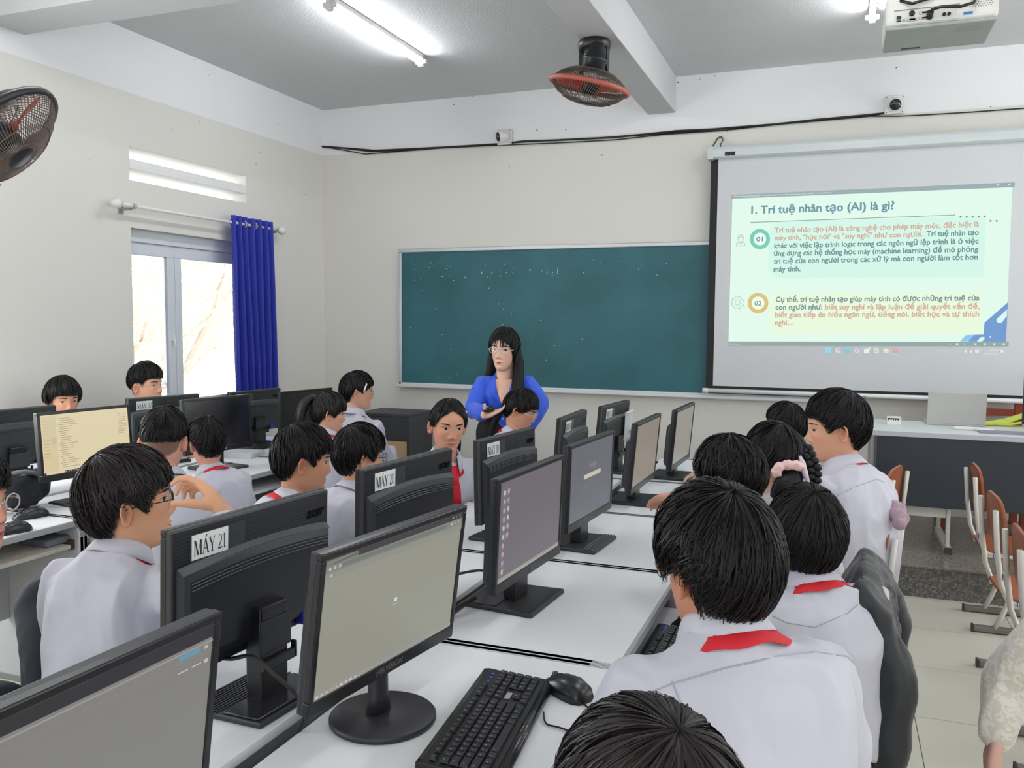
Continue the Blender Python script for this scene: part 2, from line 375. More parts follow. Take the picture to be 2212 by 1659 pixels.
# ---- projection screen with the projected slide
SY = 6.775
def screen():
    p = lambda px, py, dy=0.0: ony(px, py, SY - dy)
    TL, BL, BR = p(1551.6, 346), p(1540, 833), p(2203, 850)
    x0, zt, zb = BL.x, TL.z + 0.01, BL.z
    x1 = x0 + 2.17
    org = Vector(((x0 + x1) / 2, SY, zb))
    root = empty('projection_screen', org, 0, 'pulled-down white projection screen showing a slide of Vietnamese text', 'projection screen')
    def L(mb): mb.v = [tuple(Vector(q) - org) for q in mb.v]; return mb
    M_SCR = mat('screen_fabric', (205, 208, 211), 0.8)
    M_SBK = mat('screen_black_border', (22, 23, 28), 0.7)
    s = MB(); s.box(x0 - 0.055, x1 + 0.055, SY, SY + 0.002, zb - 0.05, zt + 0.05); L(s).build('black_border', M_SBK, root)
    s = MB(); s.box(x0, x1, SY - 0.002, SY, zb, zt + 0.05); L(s).build('fabric', M_SCR, root)
    # roller housing
    hb = p(1531, 346).z; hx0 = p(1531, 346).x; hh = 0.088
    s = MB(); s.prism([(SY - 0.055, hb + 0.012), (SY - 0.03, hb), (SY + 0.05, hb), (SY + 0.06, hb + hh), (SY - 0.035, hb + hh), (SY - 0.05, hb + hh - 0.02), (SY - 0.055, hb + 0.04), (SY - 0.055, hb + 0.03)], 'x', hx0, x1 + 0.12)
    hs = L(s).build('roller_housing', mat('housing_white', (205, 213, 214), 0.35), root, 0.003)
    s = MB(); s.box(hx0 - 0.004, hx0 + 0.04, SY - 0.058, SY + 0.062, hb - 0.004, hb + hh + 0.003); L(s).build('end_cap', mat('cap_white', (200, 206, 205), 0.4), root, 0.004)
    a, b = p(1566, 336, 0.056), p(1588, 329, 0.056)
    s = MB(); s.box(a.x, b.x, SY - 0.0575, SY - 0.055, a.z - 0.002, a.z + 0.026); pl = L(s).build('name_plate', M_SBK, root)
    s = MB(); text_on(s, 'APOLLO', (a.x + 0.006, SY - 0.0585, a.z + 0.007), (b.x - 0.006, SY - 0.0585, a.z + 0.007), (0, 0, 1), bold=0.03, height=0.011)
    L(s).build('lettering', M_WPL, pl)
    # bottom rod and pull ring
    r0, r1 = p(1526, 843), p(2203, 860)
    s = MB(); s.smooth = True; s.tube([(r0.x - 0.025, SY, r0.z), (x1 + 0.09, SY, r0.z)], 0.017, 12); L(s).build('bottom_rod', mat('rod_white', (232, 234, 234), 0.35), root)
    s = MB(); s.smooth = True; s.tube([(r0.x - 0.03, SY, r0.z - 0.002), (r0.x + 0.012, SY, r0.z - 0.002)], 0.021, 12); L(s).build('rod_cap', M_WPL, root)
    q = p(1866.6, 858); s = MB(); s.smooth = True
    s.tube([(q.x + 0.014 * math.cos(t), SY - 0.018, q.z - 0.006 + 0.014 * math.sin(t)) for t in np.linspace(0, 2 * PI, 17)], 0.0025, 6, caps=False)
    L(s).build('pull_ring', mat('steel_wire', (120, 122, 125), 0.3, 0.8), root)
    # ------------ the projected slide: flat coloured shapes glowing in place of the projector's light
    def glow(name, rgb, k=1.0):
        return mat(name, (12, 12, 12), 0.9, emit=rgb, estr=k * EXPF, spec=0.0)
    def Q(x, y): return (1480 + x / 3.016, 280 + y / 3.016)
    lay = [0]
    def pt(x, y, d): return p(*Q(x, y), d)
    def poly(name, pts, rgb, d, k=1.0):
        s = MB(); v = [pt(x, y, d) for x, y in pts]; s.add(v, [tuple(range(len(v)))]); return L(s).build(name, glow(name + '_light_%d_%d_%d' % rgb, rgb, k), slide)
    # slide itself, an evenly glowing grid in place of the projector's beam
    nx, ny = 24, 14; s = MB(); V = []
    c = [(308, 450), (2132, 375), (2090, 1383), (282, 1380)]
    for j in range(ny + 1):
        for i in range(nx + 1):
            u, w = i / nx, j / ny
            X = (c[0][0] * (1 - u) + c[1][0] * u) * (1 - w) + (c[3][0] * (1 - u) + c[2][0] * u) * w
            Y = (c[0][1] * (1 - u) + c[1][1] * u) * (1 - w) + (c[3][1] * (1 - u) + c[2][1] * u) * w
            V.append(pt(X, Y, 0.004))
    s.add(V, [(j * (nx + 1) + i, j * (nx + 1) + i + 1, (j + 1) * (nx + 1) + i + 1, (j + 1) * (nx + 1) + i) for j in range(ny) for i in range(nx)])
    slide = L(s).build('projected_slide', glow('slide_paper_light', (230, 254, 240), 0.97), root)
    slide['label'] = 'bright pale green projected slide'
    poly('title_bar', [(300, 425), (2148, 343), (2146, 374), (2132, 375), (308, 450), (300, 452)], (158, 176, 178), 0.004)
    poly('status_bar', [(282, 1380), (2090, 1383), (2108, 1384), (2106, 1412), (282, 1408)], (150, 170, 168), 0.004)
    poly('teal_panel', [(545, 650), (600, 600), (1960, 560), (1945, 960), (600, 970), (540, 920)], (214, 248, 234), 0.0048)
    poly('cream_panel', [(545, 1080), (600, 1070), (1930, 1055), (1935, 1330), (600, 1335), (545, 1290)], (234, 250, 222), 0.0048)
    poly('blue_corner', [(2103, 1125), (2090, 1383), (1790, 1380), (1830, 1338), (1945, 1335), (1950, 1258)], (118, 158, 208), 0.0048)
    poly('pale_stripe', [(2098, 1170), (2096, 1215), (2060, 1260), (2030, 1255), (2028, 1235)], (222, 246, 240), 0.0054)
    poly('pale_stripe', [(1900, 1380), (1925, 1352), (1950, 1350), (1950, 1365), (1935, 1380)], (222, 246, 240), 0.0054)
    poly('light_blue_stripe', [(1790, 1380), (1830, 1338), (1885, 1337), (1845, 1380)], (150, 200, 235), 0.0054)
    def ring(cx, cy, r, r2, rgb, name):
        s = MB(); n = 36; v = []
        for rr in (r, r2):
            v += [pt(cx + rr * math.cos(2 * PI * j / n), cy + rr * math.sin(2 * PI * j / n), 0.0056) for j in range(n)]
        s.add(v, [(j, (j + 1) % n, n + (j + 1) % n, n + j) for j in range(n)]); L(s).build(name, glow(name, rgb), slide)
        s = MB(); s.add([pt(cx + r2 * math.cos(2 * PI * j / n), cy + r2 * math.sin(2 * PI * j / n), 0.0056) for j in range(n)], [tuple(range(n))])
        L(s).build('ring_centre', glow('ring_centre_light', (236, 254, 242)), slide)
    ring(487, 713, 66, 41, (128, 206, 186), 'number_ring_teal'); ring(475, 1130, 67, 42, (222, 196, 128), 'number_ring_ochre')
    up = Vector((0, 0, 1))
    DT, BR_, TT = (116, 148, 152), (212, 176, 158), (112, 156, 170)
    def line(txt, x0, y0, x1, y1, rgb, h, bold=0.028):
        s = MB(); text_on(s, txt, pt(x0, y0, 0.0066), pt(x1, y1, 0.0066), up, bold=bold, height=h)
        L(s).build('slide_text', glow('text_light_%d_%d_%d' % rgb, rgb), slide)
    H = 0.0375
    line('1. Trí tuệ nhân tạo (AI) là gì?', 430, 548, 1362, 518, TT, 0.058)
    line('Trí tuệ nhân tạo (AI) là công nghệ cho phép máy móc, đặc biệt là', 583, 672, 1915, 633, BR_, H)
    line('máy tính, "học hỏi" và "suy nghĩ" như con người.', 583, 722, 1550, 696, BR_, H)
    line('Trí tuệ nhân tạo', 1572, 695, 1913, 686, DT, H)
    line('khác với việc lập trình logic trong các ngôn ngữ lập trình là ở việc', 580, 773, 1912, 741, DT, H)
    line('ứng dụng các hệ thống học máy (machine learning) để mô phỏng', 578, 822, 1910, 795, DT, H)
    line('trí tuệ của con người trong các xử lý mà con người làm tốt hơn', 576, 873, 1907, 846, DT, H)
    line('máy tính.', 575, 925, 752, 922, DT, H)
    line('Cụ thể, trí tuệ nhân tạo giúp máy tính có được những trí tuệ của', 590, 1122, 1918, 1113, DT, H)
    line('con người như:', 588, 1172, 893, 1171, DT, H)
    line('biết suy nghĩ và lập luận để giải quyết vấn đề,', 910, 1171, 1917, 1167, BR_, H)
    line('biết giao tiếp do hiểu ngôn ngữ, tiếng nói, biết học và tự thích', 586, 1222, 1915, 1217, BR_, H)
    line('nghi,...', 584, 1273, 708, 1271, BR_, H)
    line('01', 463, 728, 508, 727, TT, 0.033); line('02', 452, 1146, 497, 1145, (150, 160, 120), 0.033)
    line('9', 1981, 1358, 1992, 1358, (220, 235, 240), 0.016)
    line('PowerPoint Slide Show  -  tai-lieu-tap-huan-ynb-cho-hs-thcs_01122020 - PowerPoint', 325, 440, 950, 414, (226, 240, 238), 0.010, 0.012)
    line('Slide 9 of 32', 284, 1399, 358, 1400, (226, 240, 238), 0.008, 0.012)
    line('VIE', 1757, 1452, 1780, 1452, (228, 238, 238), 0.010, 0.02)
    line('3:23 CH', 1978, 1444, 2040, 1444, (228, 238, 238), 0.011, 0.02); line('21/03/2025', 1943, 1465, 2040, 1465, (228, 238, 238), 0.011, 0.02)
    s = MB()
    def seg(x0, y0, x1, y1, w=2.0):
        a, b = Vector((x0, y0)), Vector((x1, y1)); d = (b - a).normalized(); n = Vector((-d.y, d.x)) * w
        s.quad(pt(*(a + n), 0.0062), pt(*(b + n), 0.0062), pt(*(b - n), 0.0062), pt(*(a - n), 0.0062))
    seg(425, 605, 1760, 556)
    for i in range(5): s.add([pt(1795 + i * 39 + 7 * math.cos(t), 568 - i * 0.6 + 7 * math.sin(t), 0.0062) for t in np.linspace(0, 2 * PI, 10)[:-1]], [tuple(range(9))])
    for x in (1990, 2030): s.add([pt(x + 7 * math.cos(t), 595 + 7 * math.sin(t), 0.0062) for t in np.linspace(0, 2 * PI, 10)[:-1]], [tuple(range(9))])
    L(s).build('underline_and_dots', glow('text_light_116_148_152', DT), slide)
    # outline icons: person and gear
    s = MB(); n = 18
    cir = lambda cx, cy, r, r3=None, a0=0, a1=2 * PI, k=18: [(cx + r * math.cos(t), cy + (r3 or r) * math.sin(t)) for t in np.linspace(a0, a1, k)]
    def stroke(pts, w=2.2):
        for a, b in zip(pts[:-1], pts[1:]): seg(*a, *b, w)
    stroke(cir(362, 708, 18, 24)); stroke([(343, 700), (381, 700)]); stroke([(332, 758), (334, 742), (350, 732), (362, 744), (374, 732), (388, 740), (390, 757), (332, 758)])
    stroke(cir(342, 1127, 17)); stroke([(342 + (42 if int(t * 16 / (2 * PI) + 0.01) % 2 else 34) * math.cos(t), 1127 + (42 if int(t * 16 / (2 * PI) + 0.01) % 2 else 34) * math.sin(t)) for t in np.linspace(0, 2 * PI, 33)])
    L(s).build('outline_icon', glow('icon_light', (176, 206, 190)), slide)
    # taskbar symbols
    def icon(x, y, parts):
        for (dx, dy, w, h, rgb) in parts:
            s2 = MB(); s2.add([pt(x + dx - w, y + dy - h, 0.0062), pt(x + dx - w, y + dy + h, 0.0062), pt(x + dx + w, y + dy + h, 0.0062), pt(x + dx + w, y + dy - h, 0.0062)], [(0, 1, 2, 3)])
            L(s2).build('taskbar_symbol', glow('sym_light_%d_%d_%d' % rgb, rgb), slide)
    def dsk(x, y, r, rgb, r2=None):
        s2 = MB(); n = 16; v = [pt(x + r * math.cos(2 * PI * j / n), y + r * math.sin(2 * PI * j / n), 0.0062) for j in range(n)]
        if r2 is None: s2.add(v, [tuple(range(n))])
        else:
            v += [pt(x + r2 * math.cos(2 * PI * j / n), y + r2 * math.sin(2 * PI * j / n), 0.0062) for j in range(n)]
            s2.add(v, [(j, (j + 1) % n, n + (j + 1) % n, n + j) for j in range(n)])
        L(s2).build('taskbar_symbol', glow('sym_light_%d_%d_%d' % rgb, rgb), slide)
    icon(930, 1441, [(-9, -9, 8, 8, (150, 220, 245)), (9, -9, 8, 8, (150, 220, 245)), (-9, 9, 8, 8, (150, 220, 245)), (9, 9, 8, 8, (150, 220, 245))])
    dsk(992, 1438, 13, (236, 240, 240), 8); icon(1006, 1452, [(0, 0, 5, 3, (236, 240, 240))])
    dsk(1056, 1441, 17, (120, 210, 225), 7); dsk(1118, 1441, 15, (220, 225, 240), 9)
    icon(1182, 1444, [(0, 0, 17, 13, (232, 240, 238))]); dsk(1198, 1428, 8, (236, 240, 240))
    dsk(1246, 1441, 17, (215, 240, 210), 10); dsk(1246, 1441, 6, (215, 240, 210))
    icon(1308, 1443, [(0, 0, 17, 13, (244, 234, 190)), (0, 6, 17, 5, (190, 220, 235))]); dsk(1374, 1441, 15, (226, 170, 160)); icon(1374, 1467, [(0, 0, 14, 2, (230, 236, 236))])
    icon(1710, 1445, [(0, 0, 7, 2, (230, 236, 236))]); dsk(1828, 1445, 8, (230, 236, 236)); icon(1862, 1446, [(0, 0, 7, 7, (230, 236, 236))]); icon(1902, 1446, [(0, 0, 13, 7, (230, 236, 236))]); dsk(2064, 1446, 9, (236, 242, 242))
    for x in (1725, 1772, 1820, 1890, 1952, 2014, 2076): icon(x, 1398, [(0, 0, 8 if x != 1725 and x != 1820 else 3, 7, (212, 226, 226))])
    icon(2040, 360, [(0, 0, 6, 5, (220, 232, 232))]); icon(2112, 358, [(0, 0, 6, 5, (220, 232, 232))]); dsk(312, 436, 8, (220, 160, 150))
    # hanger hook above the housing
    hk = empty('screen_hook', ony(1556, 303, ROOM_F), 0, 'rusty wire hook tied to the wall above the screen housing', 'hook')
    ho = Vector(hk.location); s = MB(); s.smooth = True
    pts = [ony(1531, 325, 6.80), ony(1540, 316, 6.82), ony(1549, 301, 6.84), ony(1553, 297, 6.86), ony(1559, 296, ROOM_F - 0.004)]
    s.tube([q - ho for q in pts], 0.006, 6); s.tube([q - ho for q in (ony(1559, 296, 6.885), ony(1562, 303, 6.85), ony(1557, 311, 6.85), ony(1556, 326, 6.80))], 0.004, 6)
    s.build('hook_wire', mat('rusty_wire', (96, 78, 58), 0.7, 0.3), hk)
screen()

# ---- black cables along the front wall, dotted wall marks
def cables():
    M = mat('cable_black', (18, 18, 20), 0.45)
    A = [(690, 316), (722, 318), (760, 321), (810, 325), (880, 322), (960, 318), (1045, 313), (1095, 310), (1130, 305), (1200, 303), (1320, 297), (1405, 289), (1460, 283), (1545, 279), (1680, 268), (1760, 259), (1880, 248), (1925, 243)]
    B = [(690, 316), (730, 322), (790, 333), (850, 328), (950, 320), (1050, 315), (1100, 313), (1200, 309), (1330, 302), (1440, 290), (1560, 282), (1690, 268), (1880, 251), (1940, 251), (2000, 248), (2100, 242), (2212, 234)]
    Cc = [(692, 317), (740, 320), (800, 327), (870, 325), (980, 317), (1060, 312), (1140, 306), (1260, 300), (1400, 291), (1540, 280), (1660, 270), (1780, 257), (1900, 247)]
    for nm, P, r in (('thick black cable strung along the front wall to the right camera', A, 0.008), ('thin black cable sagging under the thick cable on the front wall', B, 0.0045), ('black cable twisted between the other two on the front wall', Cc, 0.006)):
        s = MB(); s.smooth = True
        pts = [ony(x, y, ROOM_F - 0.014 - 0.004 * (i % 2)) for i, (x, y) in enumerate(P)]; o0 = pts[0].copy()
        if P is B: pts.append(Vector((ROOM_R - 0.01, ROOM_F - 0.014, pts[-1].z)))
        fine = []
        for i in range(len(pts) - 1):
            for t in (0, 0.33, 0.66): fine.append(pts[i].lerp(pts[i + 1], t) - o0)
        fine.append(pts[-1] - o0)
        s.tube(fine, r, 6); o = s.build('cable', M); o.location = o0; tag(o, nm, 'cable')
    h = MB(); h.smooth = True; q = ony(690, 322, ROOM_F - 0.01); h.tube([(0, 0, 0.03), (-0.015, -0.01, 0.0), (-0.01, -0.01, -0.03), (0.01, -0.005, -0.035)], 0.008, 6)
    o = h.build('cable_clip', M_GPL); o.location = q; tag(o, 'small grey clip holding the cables at the corner', 'clip')
cables()
def wall_marks():
    s = MB(); r = random.Random(5)
    for (px, py) in ((694, 352), (694, 370), (695, 450), (1160, 281), (1222, 280), (1465, 178), (1512, 171), (1544, 164), (932, 211), (1022, 208), (1300, 335), (1437, 385), (1936, 146), (1905, 266), (2140, 230), (1571, 283), (1574, 320), (1950, 924), (1860, 883), (1845, 820), (1100, 360), (930, 531), (1760, 132), (820, 222), (980, 226)):
        p = ony(px, py, ROOM_F - 0.0008); w = r.uniform(0.006, 0.013)
        s.disc(p, (1, 0, 0), (0, 0, 1), w / 2, 6)
    s.build('nail_hole', mat('nail_hole_dark', (70, 64, 60), 0.9), wall_front)['kind'] = 'stuff'
    s = MB()
    for (px, py) in ((190, 345), (370, 280), (430, 262), (450, 162), (523, 196), (601, 270), (660, 420), (420, 128), (560, 330), (553, 354), (1, 400)):
        p = onx(px, py, ROOM_L + 0.0008); s.disc(p, (0, 1, 0), (0, 0, 1), r.uniform(0.003, 0.006), 6)
    s.build('nail_hole', MATS['nail_hole_dark'], bpy.data.objects['wall_left'])['kind'] = 'stuff'
wall_marks()

# ---- security cameras
def security_camera(px, py, aim, label):
    p = ony(px, py, ROOM_F); s_ = 1.0
    r = empty('security_camera', p, 0, label, 'security camera')
    s = MB(); s.box(-0.065, 0.065, -0.032, 0, -0.065, 0.065); s.build('junction_box', M_WPL, r, 0.006)
    s = MB(); s.smooth = True; s.lathe([(0.001, 0), (0.04, 0.002), (0.042, 0.02), (0.03, 0.03), (0.02, 0.034)], 20); s.v = [(x, -0.03 - z, y) for x, y, z in s.v]; s.build('mount', M_WPL, r)
    d = Vector(aim).normalized(); c = Vector((0, -0.075, -0.005)); M = d.to_track_quat('Z', 'Y').to_matrix().to_4x4(); M.translation = c
    s = MB(); s.smooth = True
    s.lathe([(0.002, -0.055), (0.03, -0.05), (0.044, -0.03), (0.048, 0.0), (0.046, 0.032), (0.041, 0.036), (0.002, 0.036)], 24); s.v = [tuple(M @ Vector(q)) for q in s.v]
    h = s.build('housing', M_WPL, r)
    s = MB(); s.smooth = True; s.lathe([(0.041, 0.030), (0.039, 0.044), (0.026, 0.052), (0.002, 0.055)], 24); s.v = [tuple(M @ Vector(q)) for q in s.v]
    s.build('lens_cover', mat('lens_black', (20, 24, 34), 0.12, coat=0.6), h)
    s = MB()
    for dx in (-0.053, 0.053):
        for dz in (-0.053, 0.053): s.disc((dx, -0.0325, dz), (1, 0, 0), (0, 0, 1), 0.004, 8)
    s.build('screw', mat('screw_dark', (70, 70, 72), 0.4, 0.6), r)
security_camera(1092, 297, (-0.75, -0.62, -0.2), 'white security camera on the front wall above the chalkboard, turned left')
security_camera(1932, 228, (0.05, -0.9, -0.35), 'white security camera on the front wall above the projection screen, facing the room')

# ---- fluorescent tube lights
M_TUBE = mat('tube_glow', (255, 255, 255), 0.5, emit=(250, 252, 255), estr=TUBE_E)
M_FIX = mat('fixture_white', (225, 226, 226), 0.5)
M_TUBE2 = mat('dim_tube_glow', (255, 255, 255), 0.5, emit=(250, 252, 255), estr=TUBE_E * 0.3)  # dimmed emission for the added fill tubes at the back
def tube_light(x, y0, y1, label, glow=None):
    r = empty('tube_light', (x, (y0 + y1) / 2, ROOM_H), 0, label, 'ceiling light', 'fluorescent tube lights')
    L = (y1 - y0) / 2
    s = MB(); s.box(-0.02, 0.02, -L + 0.01, L - 0.01, -0.035, 0); s.build('fixture_body', M_FIX, r, 0.004)
    s = MB(); s.smooth = True; s.tube([(0, -L + 0.03, -0.062), (0, L - 0.03, -0.062)], 0.016, 14); s.build('tube', glow or M_TUBE, r)
    for e in (-1, 1):
        s = MB(); s.cbox(0, e * (L - 0.012), -0.045, 0.04, 0.035, 0.09); s.cbox(0, e * (L - 0.012), -0.055, 0.085, 0.03, 0.03); s.build('end_socket', M_FIX, r, 0.006)
tube_light(-2.90, 4.50, 5.72, 'lit fluorescent tube on the ceiling left of the fan')
tube_light(0.13, 4.62, 5.84, 'lit fluorescent tube on the ceiling behind the projector')
tube_light(2.5, 4.62, 5.84, 'lit fluorescent tube on the ceiling near the right wall')
for x, nm_ in ((-2.90, 'left'), (0.13, 'middle'), (2.5, 'right')):  # added tube rows out of view, brightening desks and front wall
    tube_light(x, 2.0, 3.22, 'added lit fluorescent tube overhead between the ceiling beams, %s one' % nm_)
    tube_light(x, -1.6, -0.38, 'added dimmer fluorescent tube over the back of the room, %s one' % nm_, M_TUBE2)

# ---- cage fans
M_CAGE = mat('cage_wire', (112, 100, 92), 0.5, 0.2); M_FBLK = mat('fan_black', (28, 30, 36), 0.4); M_BLADE = mat('fan_red_blade', (196, 74, 52), 0.4)
M_RED = mat('fan_red_rim', (176, 92, 76), 0.5)
def fan(center, axis, mount, rad, label, rim_dark=False):
    """round cage fan; axis = direction the fan blows, mount = fixing point on beam or wall"""
    center = Vector(center); mount = Vector(mount); r = empty('cage_fan', mount, 0, label, 'fan', 'cage fans')
    a = Vector(axis).normalized(); u = a.cross(Vector((0, 0, 1)) if abs(a.z) < .95 else Vector((1, 0, 0))).normalized(); w = a.cross(u)
    P = lambda rr, th, h: (center - mount) + u * (rr * math.cos(th)) + w * (rr * math.sin(th)) + a * h
    hgt = rad * 0.42
    for side, nm in ((1, 'front_guard'), (-1, 'rear_guard')):
        s = MB(); s.smooth = True
        N = 90
        for k in range(N):
            th = 2 * PI * k / N; tw = 0.35
            s.tube([P(rad * f, th + tw * (1 - f), side * hgt * (1 - f ** 3.2)) for f in (0.22, 0.5, 0.78, 0.93, 1.0)], 0.0021, 3, caps=False)
        for f in (0.3, 0.62): s.tube([P(rad * f, t, side * hgt * (1 - f ** 3.2)) for t in np.linspace(0, 2 * PI, 33)], 0.0022, 4, caps=False)
        o = s.build(nm, M_CAGE, r)
        s = MB(); s.smooth = True; s.loft([[P(q, t, side * h) for t in np.linspace(0, 2 * PI, 25)[:-1]] for q, h in ((rad * 0.24, hgt * 0.97), (rad * 0.2, hgt * 1.03), (0.002, hgt * 1.05))], caps=False)
        s.build('guard_badge', M_FBLK, o)
    s = MB(); s.smooth = True
    s.loft([[P(rad + q, t, h) for t in np.linspace(0, 2 * PI, 49)[:-1]] for q, h in ((-0.006, -0.014), (0.006, -0.012), (0.009, 0.0), (0.006, 0.012), (-0.006, 0.014))], caps=False)
    s.build('guard_rim', M_FBLK if rim_dark else M_RED, r)
    for k in range(3):
        s = MB(); s.smooth = True; th0 = 2 * PI * k / 3 + 0.4; g = []
        for i in range(7):
            f = i / 6; rr = rad * (0.16 + 0.72 * f); spread = 0.30 + 0.30 * math.sin(PI * min(1, f * 0.9 + 0.1))
            g.append([P(rr, th0 + spread * (v - 0.5) * 2 + 0.25 * f, (v - 0.5) * 0.07 * (1 - 0.3 * f)) for v in (0, .25, .5, .75, 1)])
        s.add([q for row in g for q in row], [(i * 5 + j, i * 5 + j + 1, (i + 1) * 5 + j + 1, (i + 1) * 5 + j) for i in range(6) for j in range(4)])
        o = s.build('blade', M_BLADE, r); o.modifiers.new('solid', 'SOLIDIFY').thickness = 0.003
    s = MB(); s.smooth = True; s.loft([[P(q, t, h) for t in np.linspace(0, 2 * PI, 25)[:-1]] for q, h in ((0.05, 0.045), (0.056, -0.02), (0.056, -0.045), (0.002, -0.046))], caps=True); s.build('hub', M_FBLK, r)
    # motor behind the cage
    s = MB(); s.smooth = True
    s.loft([[P(q, t, -h) for t in np.linspace(0, 2 * PI, 25)[:-1]] for q, h in ((0.05, hgt * 0.9), (0.066, hgt * 1.05), (0.066, hgt + 0.045), (0.072, hgt + 0.05), (0.072, hgt + 0.062), (0.058, hgt + 0.07), (0.05, hgt + 0.12), (0.03, hgt + 0.15), (0.002, hgt + 0.155))], caps=True)
    s.build('motor', M_FBLK, r)
    return r, P, hgt
fc = at(1273, 187, 5.0); mt = onz(1284, 88, 3.236)
r, P, hg = fan(fc, Vector((0, 0, -1.0)) - c_right * 0.21 + Vector((c_fwd.x, c_fwd.y, 0)) * 0.12, (mt.x, mt.y, 3.236), 0.233, 'black cage fan with red blades hanging under the middle ceiling beam')
s = MB(); s.smooth = True
s.lathe([(0.002, 0.0), (0.088, 0.0), (0.096, -0.012), (0.094, -0.05), (0.080, -0.056), (0.002, -0.056)], 24)
s.build('ceiling_mount', M_FBLK, r)
loc = P(0, 0, -hg - 0.12)
for sx in (-1, 1):
    s = MB(); s.prism([(-0.03, -0.05), (0.03, -0.05), (0.026, -0.16), (0.010, -0.185), (-0.010, -0.185), (-0.026, -0.16)], 'x', sx * 0.078 - 0.008, sx * 0.078 + 0.008); s.build('yoke_arm', M_FBLK, r, 0.003)
s = MB(); s.tube([(-0.07, 0, -0.16), (0.07, 0, -0.16)], 0.012, 10); s.tube([(0, 0, -0.13), loc], 0.03, 10); s.build('yoke_axle', M_FBLK, r)
fc2 = at(0, 298, 2.95)
rr_ = ray(6, 314).normalized(); a0 = c_right * 0.72 + c_down * 0.69; a0 = (a0 - rr_ * a0.dot(rr_)).normalized()
r2, P2, hg2 = fan(fc2, a0 * 0.92 - rr_ * 0.40, at(-150, 60, 3.1), 0.225, 'dark cage fan with red blades at the left edge of the picture', True)
s = MB(); s.smooth = True; e = P2(0, 0, -hg2 - 0.13)
s.tube([e, e.lerp(Vector((0, 0, 0)), 0.5), Vector((0, 0, -0.02))], [0.07, 0.06, 0.05], 14); s.tube([(0, 0, -0.02), (0, 0, 3.236 - r2.location.z)], 0.035, 12); s.build('mounting_arm', mat('fan_blue_black', (34, 48, 66), 0.35), r2)
s = MB(); s.lathe([(0.002, 0), (0.09, 0), (0.09, -0.03), (0.002, -0.03)], 20, c=(0, 0, 3.236 - r2.location.z)); s.build('ceiling_mount', M_FBLK, r2)
r2.location.y = min(r2.location.y, 10)

